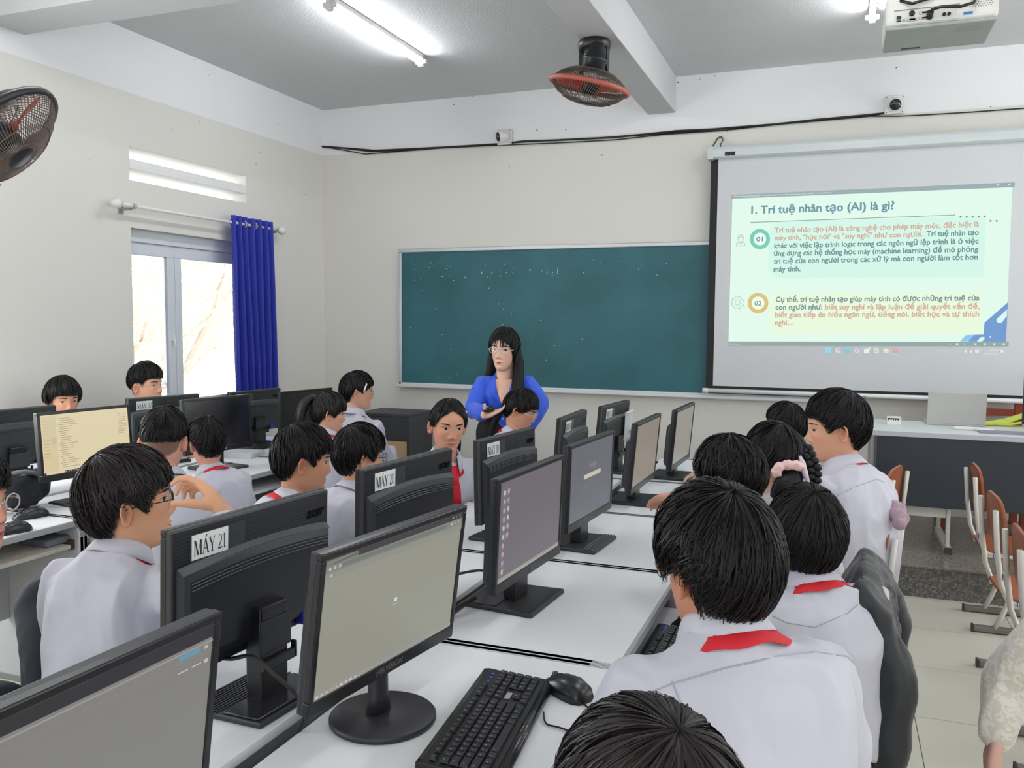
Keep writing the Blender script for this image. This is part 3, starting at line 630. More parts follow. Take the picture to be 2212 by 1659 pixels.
# ---- ceiling projector
def projector():
    z0 = 2.70; x0, x1, y0, y1 = 0.128, 0.512, 3.645, 3.945; h = 0.125
    r = empty('ceiling_projector', ((x0 + x1) / 2, (y0 + y1) / 2, z0), 0, 'white ceiling projector with its cable sockets facing the room', 'projector')
    W, Dp = (x1 - x0) / 2, (y1 - y0) / 2
    MW = mat('projector_white', (216, 215, 212), 0.45); MG = mat('projector_grey', (158, 164, 162), 0.6, var=0.05, vscale=10)
    s = MB(); s.box(-W, W, -Dp, Dp, 0.012, h); s.build('case', MW, r, 0.018, 3)
    s = MB(); s.box(-W + 0.004, W - 0.004, -Dp + 0.004, Dp - 0.004, 0, 0.014); ug = s.build('underside', MG, r, 0.006)
    s = MB(); s.box(-0.12, -0.05, Dp - 0.05, Dp - 0.035, -0.0015, 0.002); s.build('grip', mat('slot_dark', (58, 62, 62), 0.6), ug)
    s = MB(); s.box(W - 0.13, W - 0.05, -0.10, -0.04, -0.001, 0.001); s.build('filter_cover', mat('projector_grey2', (150, 156, 152), 0.6), ug)
    MK = mat('socket_black', (24, 24, 26), 0.5); yb = -Dp - 0.001
    s = MB(); s.box(-W + 0.03, W - 0.14, yb - 0.0005, yb + 0.002, 0.018, 0.066); pn = s.build('socket_panel', mat('panel_white', (205, 205, 203), 0.5), r)
    def sock(x, z, w, hh, m=MK, n='socket'): s = MB(); s.box(x - w, x + w, yb - 0.004, yb, z - hh, z + hh); s.build(n, m, r, 0.0015)
    MBl = mat('vga_grey', (96, 96, 98), 0.5, 0.3)
    sock(-0.145, 0.043, 0.008, 0.006); sock(-0.145, 0.030, 0.008, 0.003); sock(-0.128, 0.031, 0.005, 0.005, M_GPL)
    for (x, z) in ((-0.098, 0.031), (-0.055, 0.032), (-0.055, 0.052)): sock(x, z, 0.020, 0.006, mat('vga_shell', (170, 170, 170), 0.4, 0.5)); sock(x, z, 0.012, 0.0045, MBl)
    for (x, z, q) in ((-0.10, 0.053, 0.010), (0.010, 0.037, 0.006), (0.026, 0.037, 0.006)):
        s = MB(); s.smooth = True; s.tube([(x, yb, z), (x, yb - 0.008, z)], q, 12); s.build('socket', MK, r)
    s = MB(); s.box(0.075, 0.105, yb - 0.001, yb, 0.028, 0.038); s.build('sticker', mat('sticker_blue', (60, 120, 196), 0.5), r)
    s = MB(); s.box(-W + 0.03, W - 0.13, yb - 0.001, yb, 0.068, 0.071); s.build('panel_line', mat('line_grey', (120, 118, 114), 0.5), r)
    s = MB()
    for i in range(9):
        for j in range(6):
            s.disc((W - 0.095 + i * 0.0085 + (j % 2) * 0.004, yb, 0.055 + j * 0.0075), (1, 0, 0), (0, 0, 1), 0.0023, 6)
    s.build('speaker_grille', mat('grille_dark', (120, 120, 118), 0.6), r)
    MC = mat('cable_black', (18, 18, 20), 0.45)
    s = MB(); s.smooth = True
    pts = [(-0.04, yb - 0.012, 0.035), (-0.035, yb - 0.03, 0.05), (0.0, yb - 0.035, 0.056), (0.06, yb - 0.03, 0.05), (0.105, yb - 0.02, 0.062), (0.115, yb - 0.01, 0.09), (0.09, yb, 0.118), (0.02, yb + 0.01, 0.118), (-0.05, yb - 0.01, 0.098), (-0.10, yb - 0.015, 0.085), (-0.14, yb, 0.105), (-0.13, 0, 0.135)]
    s.tube(pts, 0.0055, 8); s.tube([(-0.04, yb, 0.033), (-0.038, yb - 0.022, 0.045)], 0.012, 10); s.build('video_cable', MC, r)
    s = MB(); s.box(-0.135, 0.06, -Dp + 0.0, Dp - 0.05, h, h + 0.014); s.box(0.03, 0.07, -Dp - 0.01, -Dp + 0.05, h - 0.03, h + 0.01); s.build('mount_plate', M_FBLK, r, 0.004)
    s = MB(); s.smooth = True; s.tube([(-0.03, 0.0, h + 0.01), (-0.03, 0.0, 3.513 - z0)], 0.022, 14); s.build('drop_pipe', M_WPL, r)
projector()

# ---- curtain rod, curtain
def curtain():
    xr = ROOM_L + 0.10
    A, B = onx(252, 436, xr), onx(606, 500, xr)
    zr = (A.z + B.z) / 2
    r = empty('curtain_rod', (ROOM_L, A.y, zr), 0, 'white curtain rod with round finials above the window', 'curtain rod')
    o = Vector(r.location); y1 = B.y - A.y
    s = MB(); s.smooth = True; s.tube([(0.10, 0.06, 0), (0.10, y1, 0)], 0.0125, 12); s.build('pole', M_WPL, r)
    s = MB(); s.smooth = True; s.tube([(0.10, 0.03, 0), (0.10, 0.16, 0)], 0.018, 12); s.build('sleeve', M_WPL, r)
    for (yy, sg) in ((0.0, -1), (y1 + 0.02, 1)):
        s = MB(); s.smooth = True; s.lathe([(0.002, -0.045), (0.012, -0.04), (0.030, -0.022), (0.036, 0.0), (0.030, 0.02), (0.018, 0.034), (0.013, 0.05), (0.016, 0.06), (0.002, 0.06)], 16)
        s.v = [(0.10 + x, yy - sg * z * 1.0, y) for x, y, z in s.v]; s.build('finial', M_WPL, r)
    for yy in (0.13, y1 - 0.06):
        s = MB(); s.box(0, 0.008, yy - 0.02, yy + 0.02, -0.05, 0.03); s.box(0.008, 0.09, yy - 0.008, yy + 0.008, -0.028, -0.012); s.tube([(0.085, yy, -0.02), (0.105, yy, -0.02), (0.118, yy, -0.005), (0.118, yy, 0.008)], 0.006, 8); s.build('bracket', M_GPL, r)
    # curtain: gathered pleats hanging from rings
    top = onx(500, 476, xr); ya, yb = onx(498, 478, xr).y, onx(586, 482, xr).y
    zt, zb = zr + 0.055, 0.80
    c = empty('curtain', (xr, (ya + yb) / 2, zb), 0, 'royal blue curtain drawn to the right side of the window', 'curtain')
    MC = bpy.data.materials.new('curtain_blue'); MC.use_nodes = True; b = MC.node_tree.nodes['Principled BSDF']
    b.inputs['Base Color'].default_value = lin(36, 52, 172) + (1,); b.inputs['Roughness'].default_value = 0.55; b.inputs['Sheen Weight'].default_value = 0.3
    b.inputs['Transmission Weight'].default_value = 0.0
    nt = MC.node_tree; tr = nt.nodes.new('ShaderNodeBsdfTranslucent'); tr.inputs[0].default_value = lin(40, 60, 215) + (1,)
    mx = nt.nodes.new('ShaderNodeMixShader'); mx.inputs[0].default_value = 0.25; nt.links.new(b.outputs[0], mx.inputs[1]); nt.links.new(tr.outputs[0], mx.inputs[2]); nt.links.new(mx.outputs[0], nt.nodes['Material Output'].inputs[0])
    nu, nv = 120, 30; V = []
    for j in range(nv + 1):
        w = j / nv; z = zt + (zb - zt) * w
        for i in range(nu + 1):
            u = i / nu
            y = ya + (yb - ya) * u + (0.05 * w * (1 - u)) * (1 if w > .1 else 0) * 0.6 + 0.03 * w * u
            amp = 0.030 + 0.018 * w
            x = amp * math.sin(u * 2 * PI * 6.5 + 0.5 * math.sin(3 * w + u * 5)) + 0.006 * math.sin(u * 31 + w * 4)
            V.append((x, y - c.location.y, z - zb))
    s = MB(); s.smooth = True; s.add(V, [(j * (nu + 1) + i, j * (nu + 1) + i + 1, (j + 1) * (nu + 1) + i + 1, (j + 1) * (nu + 1) + i) for j in range(nv) for i in range(nu)])
    s.build('cloth', MC, c)
    for k in range(4):
        yy = ya + 0.03 + k * 0.13; s = MB(); s.smooth = True
        s.tube([(0.0 + (0.035 if k == 0 else 0.0) * 0 + 0.024 * math.cos(t), yy - c.location.y + (0.0 if k else -0.012), zr - zb + 0.024 * math.sin(t)) for t in np.linspace(0, 2 * PI, 21)], 0.007, 8, caps=False)
        s.build('eyelet_ring', mat('ring_beige', (196, 178, 168), 0.35, 0.3), c)
curtain()

# ---- bare tree and hedge outside the window
def outside():
    M_BARK = mat('glare_pale_bark', (196, 180, 166), 0.9); M_LEAF = mat('glare_pale_leaf', (190, 206, 160), 0.8); M_TWIG = mat('glare_pale_twig', (204, 196, 180), 0.9)  # colours paled to stand in for the glare outside
    t = empty('garden_tree', (-9.6, 8.6, -3.0), 0, 'bare tangled tree outside the window', 'tree')
    r = random.Random(11); s = MB(); tw = MB(); lf = MB(); s.smooth = True
    def grow(p, d, L, rad, lev):
        pts = [p]; q = p.copy(); dd = d.copy()
        for k in range(4):
            dd = (dd + Vector((r.uniform(-.25, .25), r.uniform(-.3, .3), r.uniform(-.15, .22)))).normalized(); q = q + dd * (L / 4); pts.append(q.copy())
        (s if lev < 2 else tw).tube(pts, [rad * (1 - 0.13 * i) for i in range(5)], 5 if lev < 2 else 3)
        if lev < 3:
            for k in range(5 if lev else 6):
                i = r.randint(1, 4); nd = (dd + Vector((r.uniform(-.9, .9), r.uniform(-1, 1), r.uniform(-.5, .6)))).normalized()
                grow(pts[i], nd, L * r.uniform(.5, .72), rad * .5, lev + 1)
        else:
            for k in range(2):
                c = pts[r.randint(2, 4)] + Vector((r.uniform(-.1, .1), r.uniform(-.1, .1), r.uniform(-.1, .1))); a = Vector((r.uniform(-1, 1), r.uniform(-1, 1), r.uniform(-1, 1))).normalized() * 0.05; b2 = a.orthogonal().normalized() * 0.025
                lf.quad(c - a, c + b2, c + a, c - b2)
    for k in range(3): grow(Vector((0, -0.6 + 0.6 * k, 0)), Vector((r.uniform(-.1, .1), r.uniform(-.2, .2), 1)), 4.2, 0.10, 0)
    s.build('trunk', M_BARK, t); tw.build('twig', M_TWIG, t)['kind'] = 'stuff'; lf.build('leaf', M_LEAF, t)['kind'] = 'stuff'
    g = MB(); g.box(-16, -5.6, -2, 16, -3.2, -3.0); structure(g.build('ground', mat('ground_outside', (170, 170, 160), 0.9)))
outside()
# ================================================================== desks, monitors and what stands on them
M_TOP = mat('desk_top_laminate', (234, 236, 240), 0.38, var=0.02, vscale=4)
M_EDGE = mat('desk_edge_grey', (168, 170, 172), 0.5)
M_PANEL = mat('desk_panel_grey', (196, 198, 202), 0.5, var=0.02, vscale=5)
M_TRIM = mat('desk_trim_white', (222, 224, 226), 0.4)
M_STEEL = mat('desk_steel', (150, 152, 154), 0.4, 0.5)
M_BROWN = mat('runner_brown', (92, 58, 46), 0.6)
DZ = 0.75; PITCH = 0.815
def desk(xf, xb, y0, y1, tray_out, label, group, worn=False):
    """computer desk: table top between two rounded end panels, sliding keyboard tray; xf = user's edge, xb = back edge"""
    r = empty('computer_desk', ((xf + xb) / 2, (y0 + y1) / 2, 0), 0, label, 'desk', group)
    sg = 1 if xf > xb else -1; D = abs(xf - xb); L = (y1 - y0) / 2; cx = (xf + xb) / 2
    X = lambda d: sg * (D / 2 - d)          # distance from the user's edge
    s = MB(); a, b = sorted((X(0.012), X(D))); s.box(a, b, -L + 0.019, L - 0.019, DZ - 0.024, DZ); s.build('table_top', M_TOP, r, 0.002)
    s = MB(); a, b = sorted((X(0.002), X(0.013))); s.box(a, b, -L + 0.019, L - 0.019, DZ - 0.025, DZ + 0.0005); s.build('edge_band', M_EDGE, r, 0.002)
    for e in (-1, 1):
        ya, yb = (-L, -L + 0.018) if e < 0 else (L - 0.018, L)
        pts = []; R = 0.075; zt = DZ + 0.0016
        for t in np.linspace(0, PI / 2, 8): pts.append((R - R * math.cos(t), zt - R + R * math.sin(t)))
        out = [(X(d), z) for d, z in pts] + [(X(D), zt), (X(D), 0.02), (X(0.22), 0.02), (X(0.18), 0.40), (X(0.0), 0.52)]
        s = MB(); s.prism(out, 'y', ya + 0.002, yb - 0.002); p = s.build('end_panel', M_PANEL, r)
        s = MB(); w = 0.010
        path = [(X(0.0), 0.52)] + [(X(d), z) for d, z in pts] + [(X(D), zt)]
        for q0, q1 in zip(path[:-1], path[1:]):
            n = Vector((q1[0] - q0[0], q1[1] - q0[1])).normalized(); m_ = Vector((-n.y, n.x)) * (-sg if True else 1) * 0.0
        inner = [(X(0.010), 0.52)] + [(X(d + 0.010 * max(0, 1 - d / R)), z - 0.010 * (d / R) - 0.0) for d, z in pts] + [(X(D), zt - 0.012)]
        pl = path + inner[::-1]
        n = len(path)
        v = [(x, ya, z) for x, z in path] + [(x, ya, z) for x, z in inner] + [(x, yb, z) for x, z in path] + [(x, yb, z) for x, z in inner]
        f = []
        for i in range(n - 1):
            f += [(i, i + 1, n + i + 1, n + i), (2 * n + i, 3 * n + i, 3 * n + i + 1, 2 * n + i + 1), (i, 2 * n + i, 2 * n + i + 1, i + 1), (n + i, n + i + 1, 3 * n + i + 1, 3 * n + i)]
        s.add(v, f); s.build('edge_trim', M_TRIM, p)
        s = MB(); a, b = sorted((X(0.06), X(D - 0.02))); s.box(a, b, ya + 0.0, yb, 0.0, 0.03); s.build('foot', M_STEEL, r, 0.004)
    s = MB(); a, b = sorted((X(D - 0.10), X(D - 0.085))); s.box(a, b, -L + 0.018, L - 0.018, 0.28, DZ - 0.03); s.build('modesty_panel', M_PANEL, r)
    t0 = -0.20 if tray_out else 0.015
    s = MB(); a, b = sorted((X(t0), X(t0 + 0.33))); s.box(a, b, -L + 0.05, L - 0.05, DZ - 0.115, DZ - 0.098)
    tr = s.build('keyboard_tray', mat('tray_worn', (206, 202, 190), 0.6, var=0.25, vscale=30) if worn else M_TOP, r, 0.002)
    for e in (-1, 1):
        s = MB(); a, b = sorted((X(0.03), X(0.40))); y = e * (L - 0.034); s.box(a, b, min(y, y + e * 0.014), max(y, y + e * 0.014), DZ - 0.125, DZ - 0.085); s.build('tray_runner', M_BROWN if worn else M_STEEL, r)
    return r
CXF, CXB, CXB2, CXF2 = -0.463, -0.992, -1.050, -1.578
seams = [1.148 - PITCH, 1.148, 1.967, 2.790, 3.590, 4.400, 5.215]
nm = ['nearest the camera', 'under the round-footed monitor', 'behind the keyboard with the mouse', 'third from the camera', 'fourth from the camera', 'farthest, near the platform']
right_desc = ['pale computer desk at the bottom edge under the search-page monitor', 'pale computer desk carrying the loose keyboard and mouse', 'pale computer desk with its keyboard tray pulled out', 'pale computer desk under the dim search-page monitor', 'pale computer desk under the brownish monitor', 'pale computer desk under the farthest right-side monitor']
left_desc = ['pale computer desk at the bottom left corner, mostly hidden', 'pale computer desk behind the round-footed monitor, in front of the chin-resting boy', 'pale computer desk in front of the boy with thin glasses', 'pale computer desk in front of the girl with hair clips', 'pale computer desk under the greenish black monitor', 'pale computer desk under the monitor with a paper sheet']
for i in range(6):
    y0, y1 = seams[i] + 0.001, seams[i + 1] - 0.001
    desk(CXF, CXB, y0, y1, i == 2, right_desc[i], 'computer desks of the middle row')
    desk(CXF2, CXB2, y0, y1, False, left_desc[i], 'computer desks of the middle row')
LXF, LXB, LXB2, LXF2 = -2.905, -3.425, -3.475, -3.985
lseams = [2.635 - PITCH, 2.635, 3.45, 4.265, 5.08]
l1 = ['pale computer desk with the black bag and two mice', 'pale computer desk under the monitor with a cream page', 'pale computer desk under the switched-off monitor behind two boys', 'pale computer desk under the switched-off monitor beside the ponytail girl']
l2 = ['', 'pale wall-side desk in front of the boy with a bowl cut', 'pale wall-side desk under the monitor labelled 02', 'pale wall-side desk under the monitor below the blue curtain']
for i in range(4):
    y0, y1 = lseams[i] + 0.001, lseams[i + 1] - 0.001
    desk(LXF, LXB, y0, y1, False, l1[i], 'computer desks of the left row', worn=(i == 0))
    if i: desk(LXF2, LXB2, y0, y1, False, l2[i], 'computer desks of the left row')

# ---- monitors
def scr_mat(name, rgb, k=1.0, rough=0.35):
    return mat(name, (14, 14, 16), rough, emit=rgb, estr=k * EXPF * 0.97, spec=0.35)
M_BEZ = mat('bezel_black', (20, 20, 23), 0.32); M_BACK = mat('monitor_back', (33, 34, 40), 0.42, var=0.12, vscale=14)
M_BACK2 = mat('monitor_back_green', (48, 54, 54), 0.5, var=0.1, vscale=14)
M_RIDGE = mat('monitor_ridge', (40, 42, 47), 0.38); M_BASE = mat('monitor_base', (38, 38, 42), 0.45)
M_LABEL = mat('label_paper', (222, 224, 224), 0.6); M_INK = mat('ink_black', (22, 22, 24), 0.6); M_SBLUE = mat('vga_blue', (44, 60, 168), 0.4)
M_TAPE = mat('clear_tape', (58, 64, 66), 0.25)

# serif capitals drawn as strokes (unit box: 1 high)
def serif(ch):
    """list of polygons for one character, and its advance width"""
    P = []
    def bar(x0, y0, x1, y1, w):          # slanted stroke of horizontal width w
        P.append([(x0 - w / 2, y0), (x0 + w / 2, y0), (x1 + w / 2, y1), (x1 - w / 2, y1)])
    def ser(x, y, w): P.append([(x - w / 2, y), (x + w / 2, y), (x + w / 2, y + 0.035), (x - w / 2, y + 0.035)])
    def arc(cx, cy, rx, ry, a0, a1, w0, w1, n=14):
        pr = []
        for i in range(n + 1):
            t = a0 + (a1 - a0) * i / n; th = w0 + (w1 - w0) * abs(math.cos(t))
            pr.append((cx + rx * math.cos(t), cy + ry * math.sin(t), cx + (rx - th) * math.cos(t), cy + (ry - th * 0.6) * math.sin(t)))
        for a, b in zip(pr[:-1], pr[1:]): P.append([(a[0], a[1]), (b[0], b[1]), (b[2], b[3]), (a[2], a[3])])
    if ch == 'M':
        bar(0.12, 0, 0.12, 1, 0.05); bar(0.18, 1, 0.46, 0.02, 0.13); bar(0.46, 0.02, 0.74, 1, 0.05); bar(0.80, 0, 0.80, 1, 0.13)
        ser(0.12, 0, 0.22); ser(0.79, 0, 0.28); ser(0.12, 0.965, 0.2); ser(0.81, 0.965, 0.24); return P, 0.95
    if ch in 'AÁ':
        bar(0.08, 0, 0.36, 1, 0.045); bar(0.36, 1, 0.66, 0, 0.13); P.append([(0.18, 0.32), (0.54, 0.32), (0.53, 0.37), (0.19, 0.37)]); ser(0.08, 0, 0.22); ser(0.66, 0, 0.26)
        if ch == 'Á': P.append([(0.36, 1.07), (0.42, 1.07), (0.56, 1.26), (0.46, 1.26)])
        return P, 0.76
    if ch == 'Y':
        bar(0.36, 0, 0.36, 0.45, 0.12); bar(0.36, 0.42, 0.08, 1, 0.12); bar(0.36, 0.42, 0.64, 1, 0.05); ser(0.36, 0, 0.28); ser(0.10, 0.965, 0.26); ser(0.63, 0.965, 0.22); return P, 0.74
    if ch == '1':
        bar(0.25, 0, 0.25, 1, 0.10); ser(0.25, 0, 0.28); bar(0.12, 0.84, 0.25, 0.97, 0.06); return P, 0.5
    if ch == '0':
        arc(0.25, 0.5, 0.22, 0.5, 0, 2 * PI, 0.045, 0.075, 28); return P, 0.5
    if ch == '2':
        arc(0.24, 0.72, 0.20, 0.28, -0.5, PI * 0.92, 0.05, 0.07); bar(0.40, 0.60, 0.06, 0.06, 0.09); P.append([(0.03, 0), (0.43, 0), (0.47, 0.16), (0.43, 0.16), (0.40, 0.09), (0.03, 0.09)]); return P, 0.5
    if ch == '9':
        arc(0.24, 0.68, 0.19, 0.31, 0, 2 * PI, 0.045, 0.075, 26); arc(0.10, 0.62, 0.33, 0.62, -PI / 2 + 0.1, 0.1, 0.03, 0.06, 12); return P, 0.5
    if ch == '8':
        arc(0.25, 0.74, 0.17, 0.26, 0, 2 * PI, 0.05, 0.06, 24); arc(0.25, 0.27, 0.21, 0.28, 0, 2 * PI, 0.05, 0.07, 24); return P, 0.5
    if ch == '7':
        P.append([(0.04, 0.9), (0.45, 0.9), (0.45, 1.0), (0.06, 1.0), (0.03, 0.82)]); bar(0.17, 0, 0.40, 0.92, 0.07); return P, 0.5
    if ch == '3':
        arc(0.2, 0.74, 0.20, 0.26, -PI / 2, PI * 0.85, 0.05, 0.06); arc(0.2, 0.27, 0.22, 0.28, -PI * 0.85, PI / 2, 0.05, 0.07); return P, 0.5
    return P, 0.3
def monitor(base, yaw, tilt, zb, w, h, kind, screen=None, label=None, num=None, name_lab='', off=0.0, group='computer monitors', ui=None, base_kind='plate', green=False, rot=0.0):
    """kind 'back': its back is turned to +x (screen faces -x); kind 'front': screen faces +x"""
    front = kind == 'front'
    rz = -yaw if front else PI - yaw
    r = empty('computer_monitor', (base[0], base[1], DZ), rz, name_lab, 'monitor', group)
    # panel coordinates: a along width, b up, c towards the viewer of the screen
    tl = tilt if front else -tilt
    ct, st = math.cos(tl), math.sin(tl); B0 = zb - DZ
    def T(a, b, c): return Vector((off + c * ct + b * st, a, B0 + b * ct - c * st))
    M = Matrix(((ct, 0, st, off), (0, 1, 0, 0), (-st, 0, ct, B0), (0, 0, 0, 1)))   # (c, a, b) -> local
    def pb(mbx, a0, a1, b0, b1, c0, c1): mbx.obox(M, c0, c1, a0, a1, b0, b1); return mbx
    W = w / 2; bz, bb = 0.014, 0.030
    back = M_BACK2 if green else M_BACK
    s = MB(); pb(s, -W, W, h - bz, h, -0.016, 0.0); pb(s, -W, W, 0, bb, -0.016, 0.0); pb(s, -W, -W + bz, bb, h - bz, -0.016, 0); pb(s, W - bz, W, bb, h - bz, -0.016, 0)
    s.build('bezel', M_BEZ, r, 0.0025)
    s = MB(); pb(s, -W + bz, W - bz, bb, h - bz, -0.008, -0.003); so = s.build('screen', screen or mat('screen_off', (26, 28, 32), 0.18, spec=0.6), r)
    if ui: ui(so, T, W - bz, bb, h - bz)
    # rear shell
    s = MB(); pb(s, -W + 0.001, W - 0.001, 0.001, h - 0.001, -0.030, -0.010); s.build('rear_shell', back, r, 0.004)
    bt = h - 0.078
    rings = []
    n = 17
    prof = [(-0.030, 0.0), (-0.046, 0.010), (-0.052, 0.026)]
    s = MB(); pts = []
    for c_, ins in prof:
        top = []; 
        for i in range(n):
            u = -1 + 2 * i / (n - 1); top.append(T((W - 0.012 - ins * 0.6) * u, bt - ins - 0.016 * (u * u) * 0 + 0.012 * (1 - u * u), c_))
        bot = [T((W - 0.012 - ins * 0.6) * u, 0.020 + ins, c_) for u in (1, -1)]
        rings.append(top + bot)
    s.loft(rings, caps=True); bs = s.build('rear_bulge', back, r)
    for k in range(3):
        s = MB(); g = [T((W - 0.03) * u, bt - 0.030 - 0.007 * k + 0.010 * (1 - u * u), -0.0525) for u in np.linspace(-1, 1, 15)]
        s.tube(g, 0.0013, 4, caps=False); s.build('ridge', M_RIDGE, bs)
    s = MB(); s.smooth = False
    g0 = [T((W - 0.014) * u, bt + 0.001 + 0.012 * (1 - u * u), -0.0308) for u in np.linspace(-1, 1, 15)]
    g1 = [T((W - 0.014) * u, bt - 0.011 + 0.012 * (1 - u * u) * 1.0, -0.047) for u in np.linspace(-1, 1, 15)]
    s.add(g0 + g1, [(i, i + 1, 15 + i + 1, 15 + i) for i in range(14)]); s.build('bulge_lip', mat('lip_grey', (66, 70, 74), 0.35), bs)
    if not front or base_kind == 'acer':
        for k in range(9):
            s = MB(); pb(s, -W + 0.006, W - 0.006, h - 0.008 - k * 0.0075 - 0.003, h - 0.008 - k * 0.0075, -0.0313, -0.030); s.build('ridge', M_RIDGE, r)
        # raised lower-case brand letters on the upper right of the back (seen from behind)
        s = MB(); text_on(s, 'acer', T(W - 0.085, h - 0.060, -0.0325), T(W - 0.02, h - 0.060, -0.0325), T(0, 1, 0) - T(0, 0, 0), bold=0.05, shear=0.25)
        if not front:
            # seen from behind the width axis runs the other way
            s = MB(); a0, a1 = (-W + 0.082, -W + 0.018)
            text_on(s, 'acer', T(a0, h - 0.056, -0.0328), T(a1, h - 0.056, -0.0328), T(0, 1, 0) - T(0, 0, 0), bold=0.05, shear=0.25)
        s.build('brand_letters', mat('logo_black', (12, 12, 15), 0.25), r)
    if num is not None:
        # paper label with serif text at the upper left of the back
        lw, lh = 0.098, 0.050; a0 = W - 0.048; tz = h - 0.018
        s = MB(); s.add([T(a0 + 0.004, tz + 0.002, -0.0318), T(a0 - lw - 0.05, tz + 0.002, -0.0318), T(a0 - lw - 0.05, tz - lh - 0.004, -0.0318), T(a0 + 0.004, tz - lh - 0.004, -0.0318)], [(0, 1, 2, 3)]); s.build('clear_tape', M_TAPE, r)
        s = MB(); s.add([T(a0, tz, -0.0330), T(a0 - lw, tz, -0.0330), T(a0 - lw, tz - lh, -0.0330), T(a0, tz - lh, -0.0330)], [(0, 1, 2, 3)]); lb = s.build('number_label', M_LABEL, r)
        s = MB(); polys = []; x = 0
        for ch in 'MÁY ' + num:
            pl, adv = serif(ch); polys += [[(p[0] + x, p[1]) for p in q] for q in pl]; x += adv
        sx = (lw * 0.90) / x; sy = lh * 0.60
        for q in polys:
            s.add([T(a0 - lw * 0.05 - p[0] * sx, tz - lh * 0.84 + p[1] * sy, -0.0338) for p in q], [tuple(range(len(q)))])
        s.build('lettering', M_INK, lb)
    # stand
    if base_kind == 'round':
        s = MB(); s.smooth = True; s.lathe([(0.002, 0.0), (0.108, 0.0), (0.111, 0.004), (0.111, 0.011), (0.107, 0.015), (0.02, 0.018), (0.002, 0.018)], 48); s.build('base', M_BASE, r)
        s = MB(); s.smooth = True
        s.loft([[(-0.012 + hx * math.cos(t) * 0.8, hy * math.sin(t), z) for t in np.linspace(0, 2 * PI, 17)[:-1]] for hx, hy, z in ((0.026, 0.034, 0.017), (0.022, 0.026, 0.05), (0.022, 0.024, 0.12), (0.022, 0.024, 0.22))]); s.build('column', M_BASE, r)
    else:
        bw, bd = (0.128, 0.11) if base_kind != 'acer' else (0.122, 0.10)
        s = MB(); s.prism([(-bd, -bw * 0.9), (bd, -bw), (bd, bw), (-bd, bw * 0.9)], 'z', 0.0, 0.014); bs_ = s.build('base', M_BASE, r, 0.004)
        if base_kind == 'acer':
            s = MB(); s.prism([(-bd + 0.01, -bw * 0.86), (0.0, -bw * 0.92), (0.0, bw * 0.92), (-bd + 0.01, bw * 0.86)], 'z', 0.014, 0.019); s.build('base_plate', mat('base_gloss', (30, 31, 36), 0.22), bs_, 0.002)
            for k in range(10): s = MB(); x = 0.012 + k * 0.0085; s.box(x, x + 0.004, -bw * 0.95, bw * 0.95, 0.014, 0.0158); s.build('ridge', M_RIDGE, bs_)
        else:
            s = MB(); s.box(-bd * 0.98, -0.01, -bw * 0.88, bw * 0.88, 0.014, 0.017); s.build('base_plate', mat('base_matt', (46, 46, 50), 0.5), bs_, 0.001)
            if base_kind == 'ribbed':
                for k in range(4): s = MB(); x = bd - 0.012 - k * 0.012; s.box(x, x + 0.006, -bw * 0.97, bw * 0.97, 0.014, 0.0165); s.build('ridge', mat('ridge_shine', (92, 94, 98), 0.3), bs_)
        cxx = off - 0.045 if front else off - 0.055
        s = MB(); s.box(cxx - 0.024, cxx + 0.020, -0.042, 0.042, 0.012, B0 + 0.10); s.build('column', M_BEZ, r, 0.004)
        if base_kind == 'acer':
            s = MB(); s.box(cxx - 0.034, cxx - 0.024, -0.055, 0.045, 0.085, 0.108); s.box(cxx - 0.034, cxx - 0.02, -0.062, -0.055, 0.085, 0.122); s.build('cable_clip', M_BEZ, r, 0.002)
            s = MB(); s.box(cxx - 0.028, cxx - 0.022, -0.05, 0.05, 0.12, B0 + 0.07); s.build('hinge_cover', back, r, 0.003)
            s = MB(); p = T(-W + 0.095, 0.030, -0.040); s.box(p.x - 0.012, p.x + 0.012, p.y - 0.02, p.y + 0.02, p.z - 0.022, p.z + 0.016); s.build('video_plug', M_SBLUE, r, 0.003)
    return r, T

# drawn contents of the lit screens
def ui_rect(parent, T, W, b0, b1, items):
    for (name, u0, u1, v0, v1, rgb) in items:
        s = MB(); A = lambda u: -W + 2 * W * u; Bv = lambda v: b0 + (b1 - b0) * v
        s.add([T(A(u0), Bv(v0), -0.0018), T(A(u1), Bv(v0), -0.0018), T(A(u1), Bv(v1), -0.0018), T(A(u0), Bv(v1), -0.0018)], [(0, 1, 2, 3)])
        s.build(name, scr_mat('lit_%d_%d_%d' % rgb, rgb), parent)
def ui_text(parent, T, W, b0, b1, txt, u0, u1, v, hgt, rgb, bold=0.02):
    s = MB(); A = lambda u: -W + 2 * W * u; Bv = lambda v: b0 + (b1 - b0) * v
    text_on(s, txt, T(A(u0), Bv(v), -0.0012), T(A(u1), Bv(v), -0.0012), T(0, 1, 0) - T(0, 0, 0), bold=bold, height=hgt); s.build('screen_text', scr_mat('lit_%d_%d_%d' % rgb, rgb), parent)
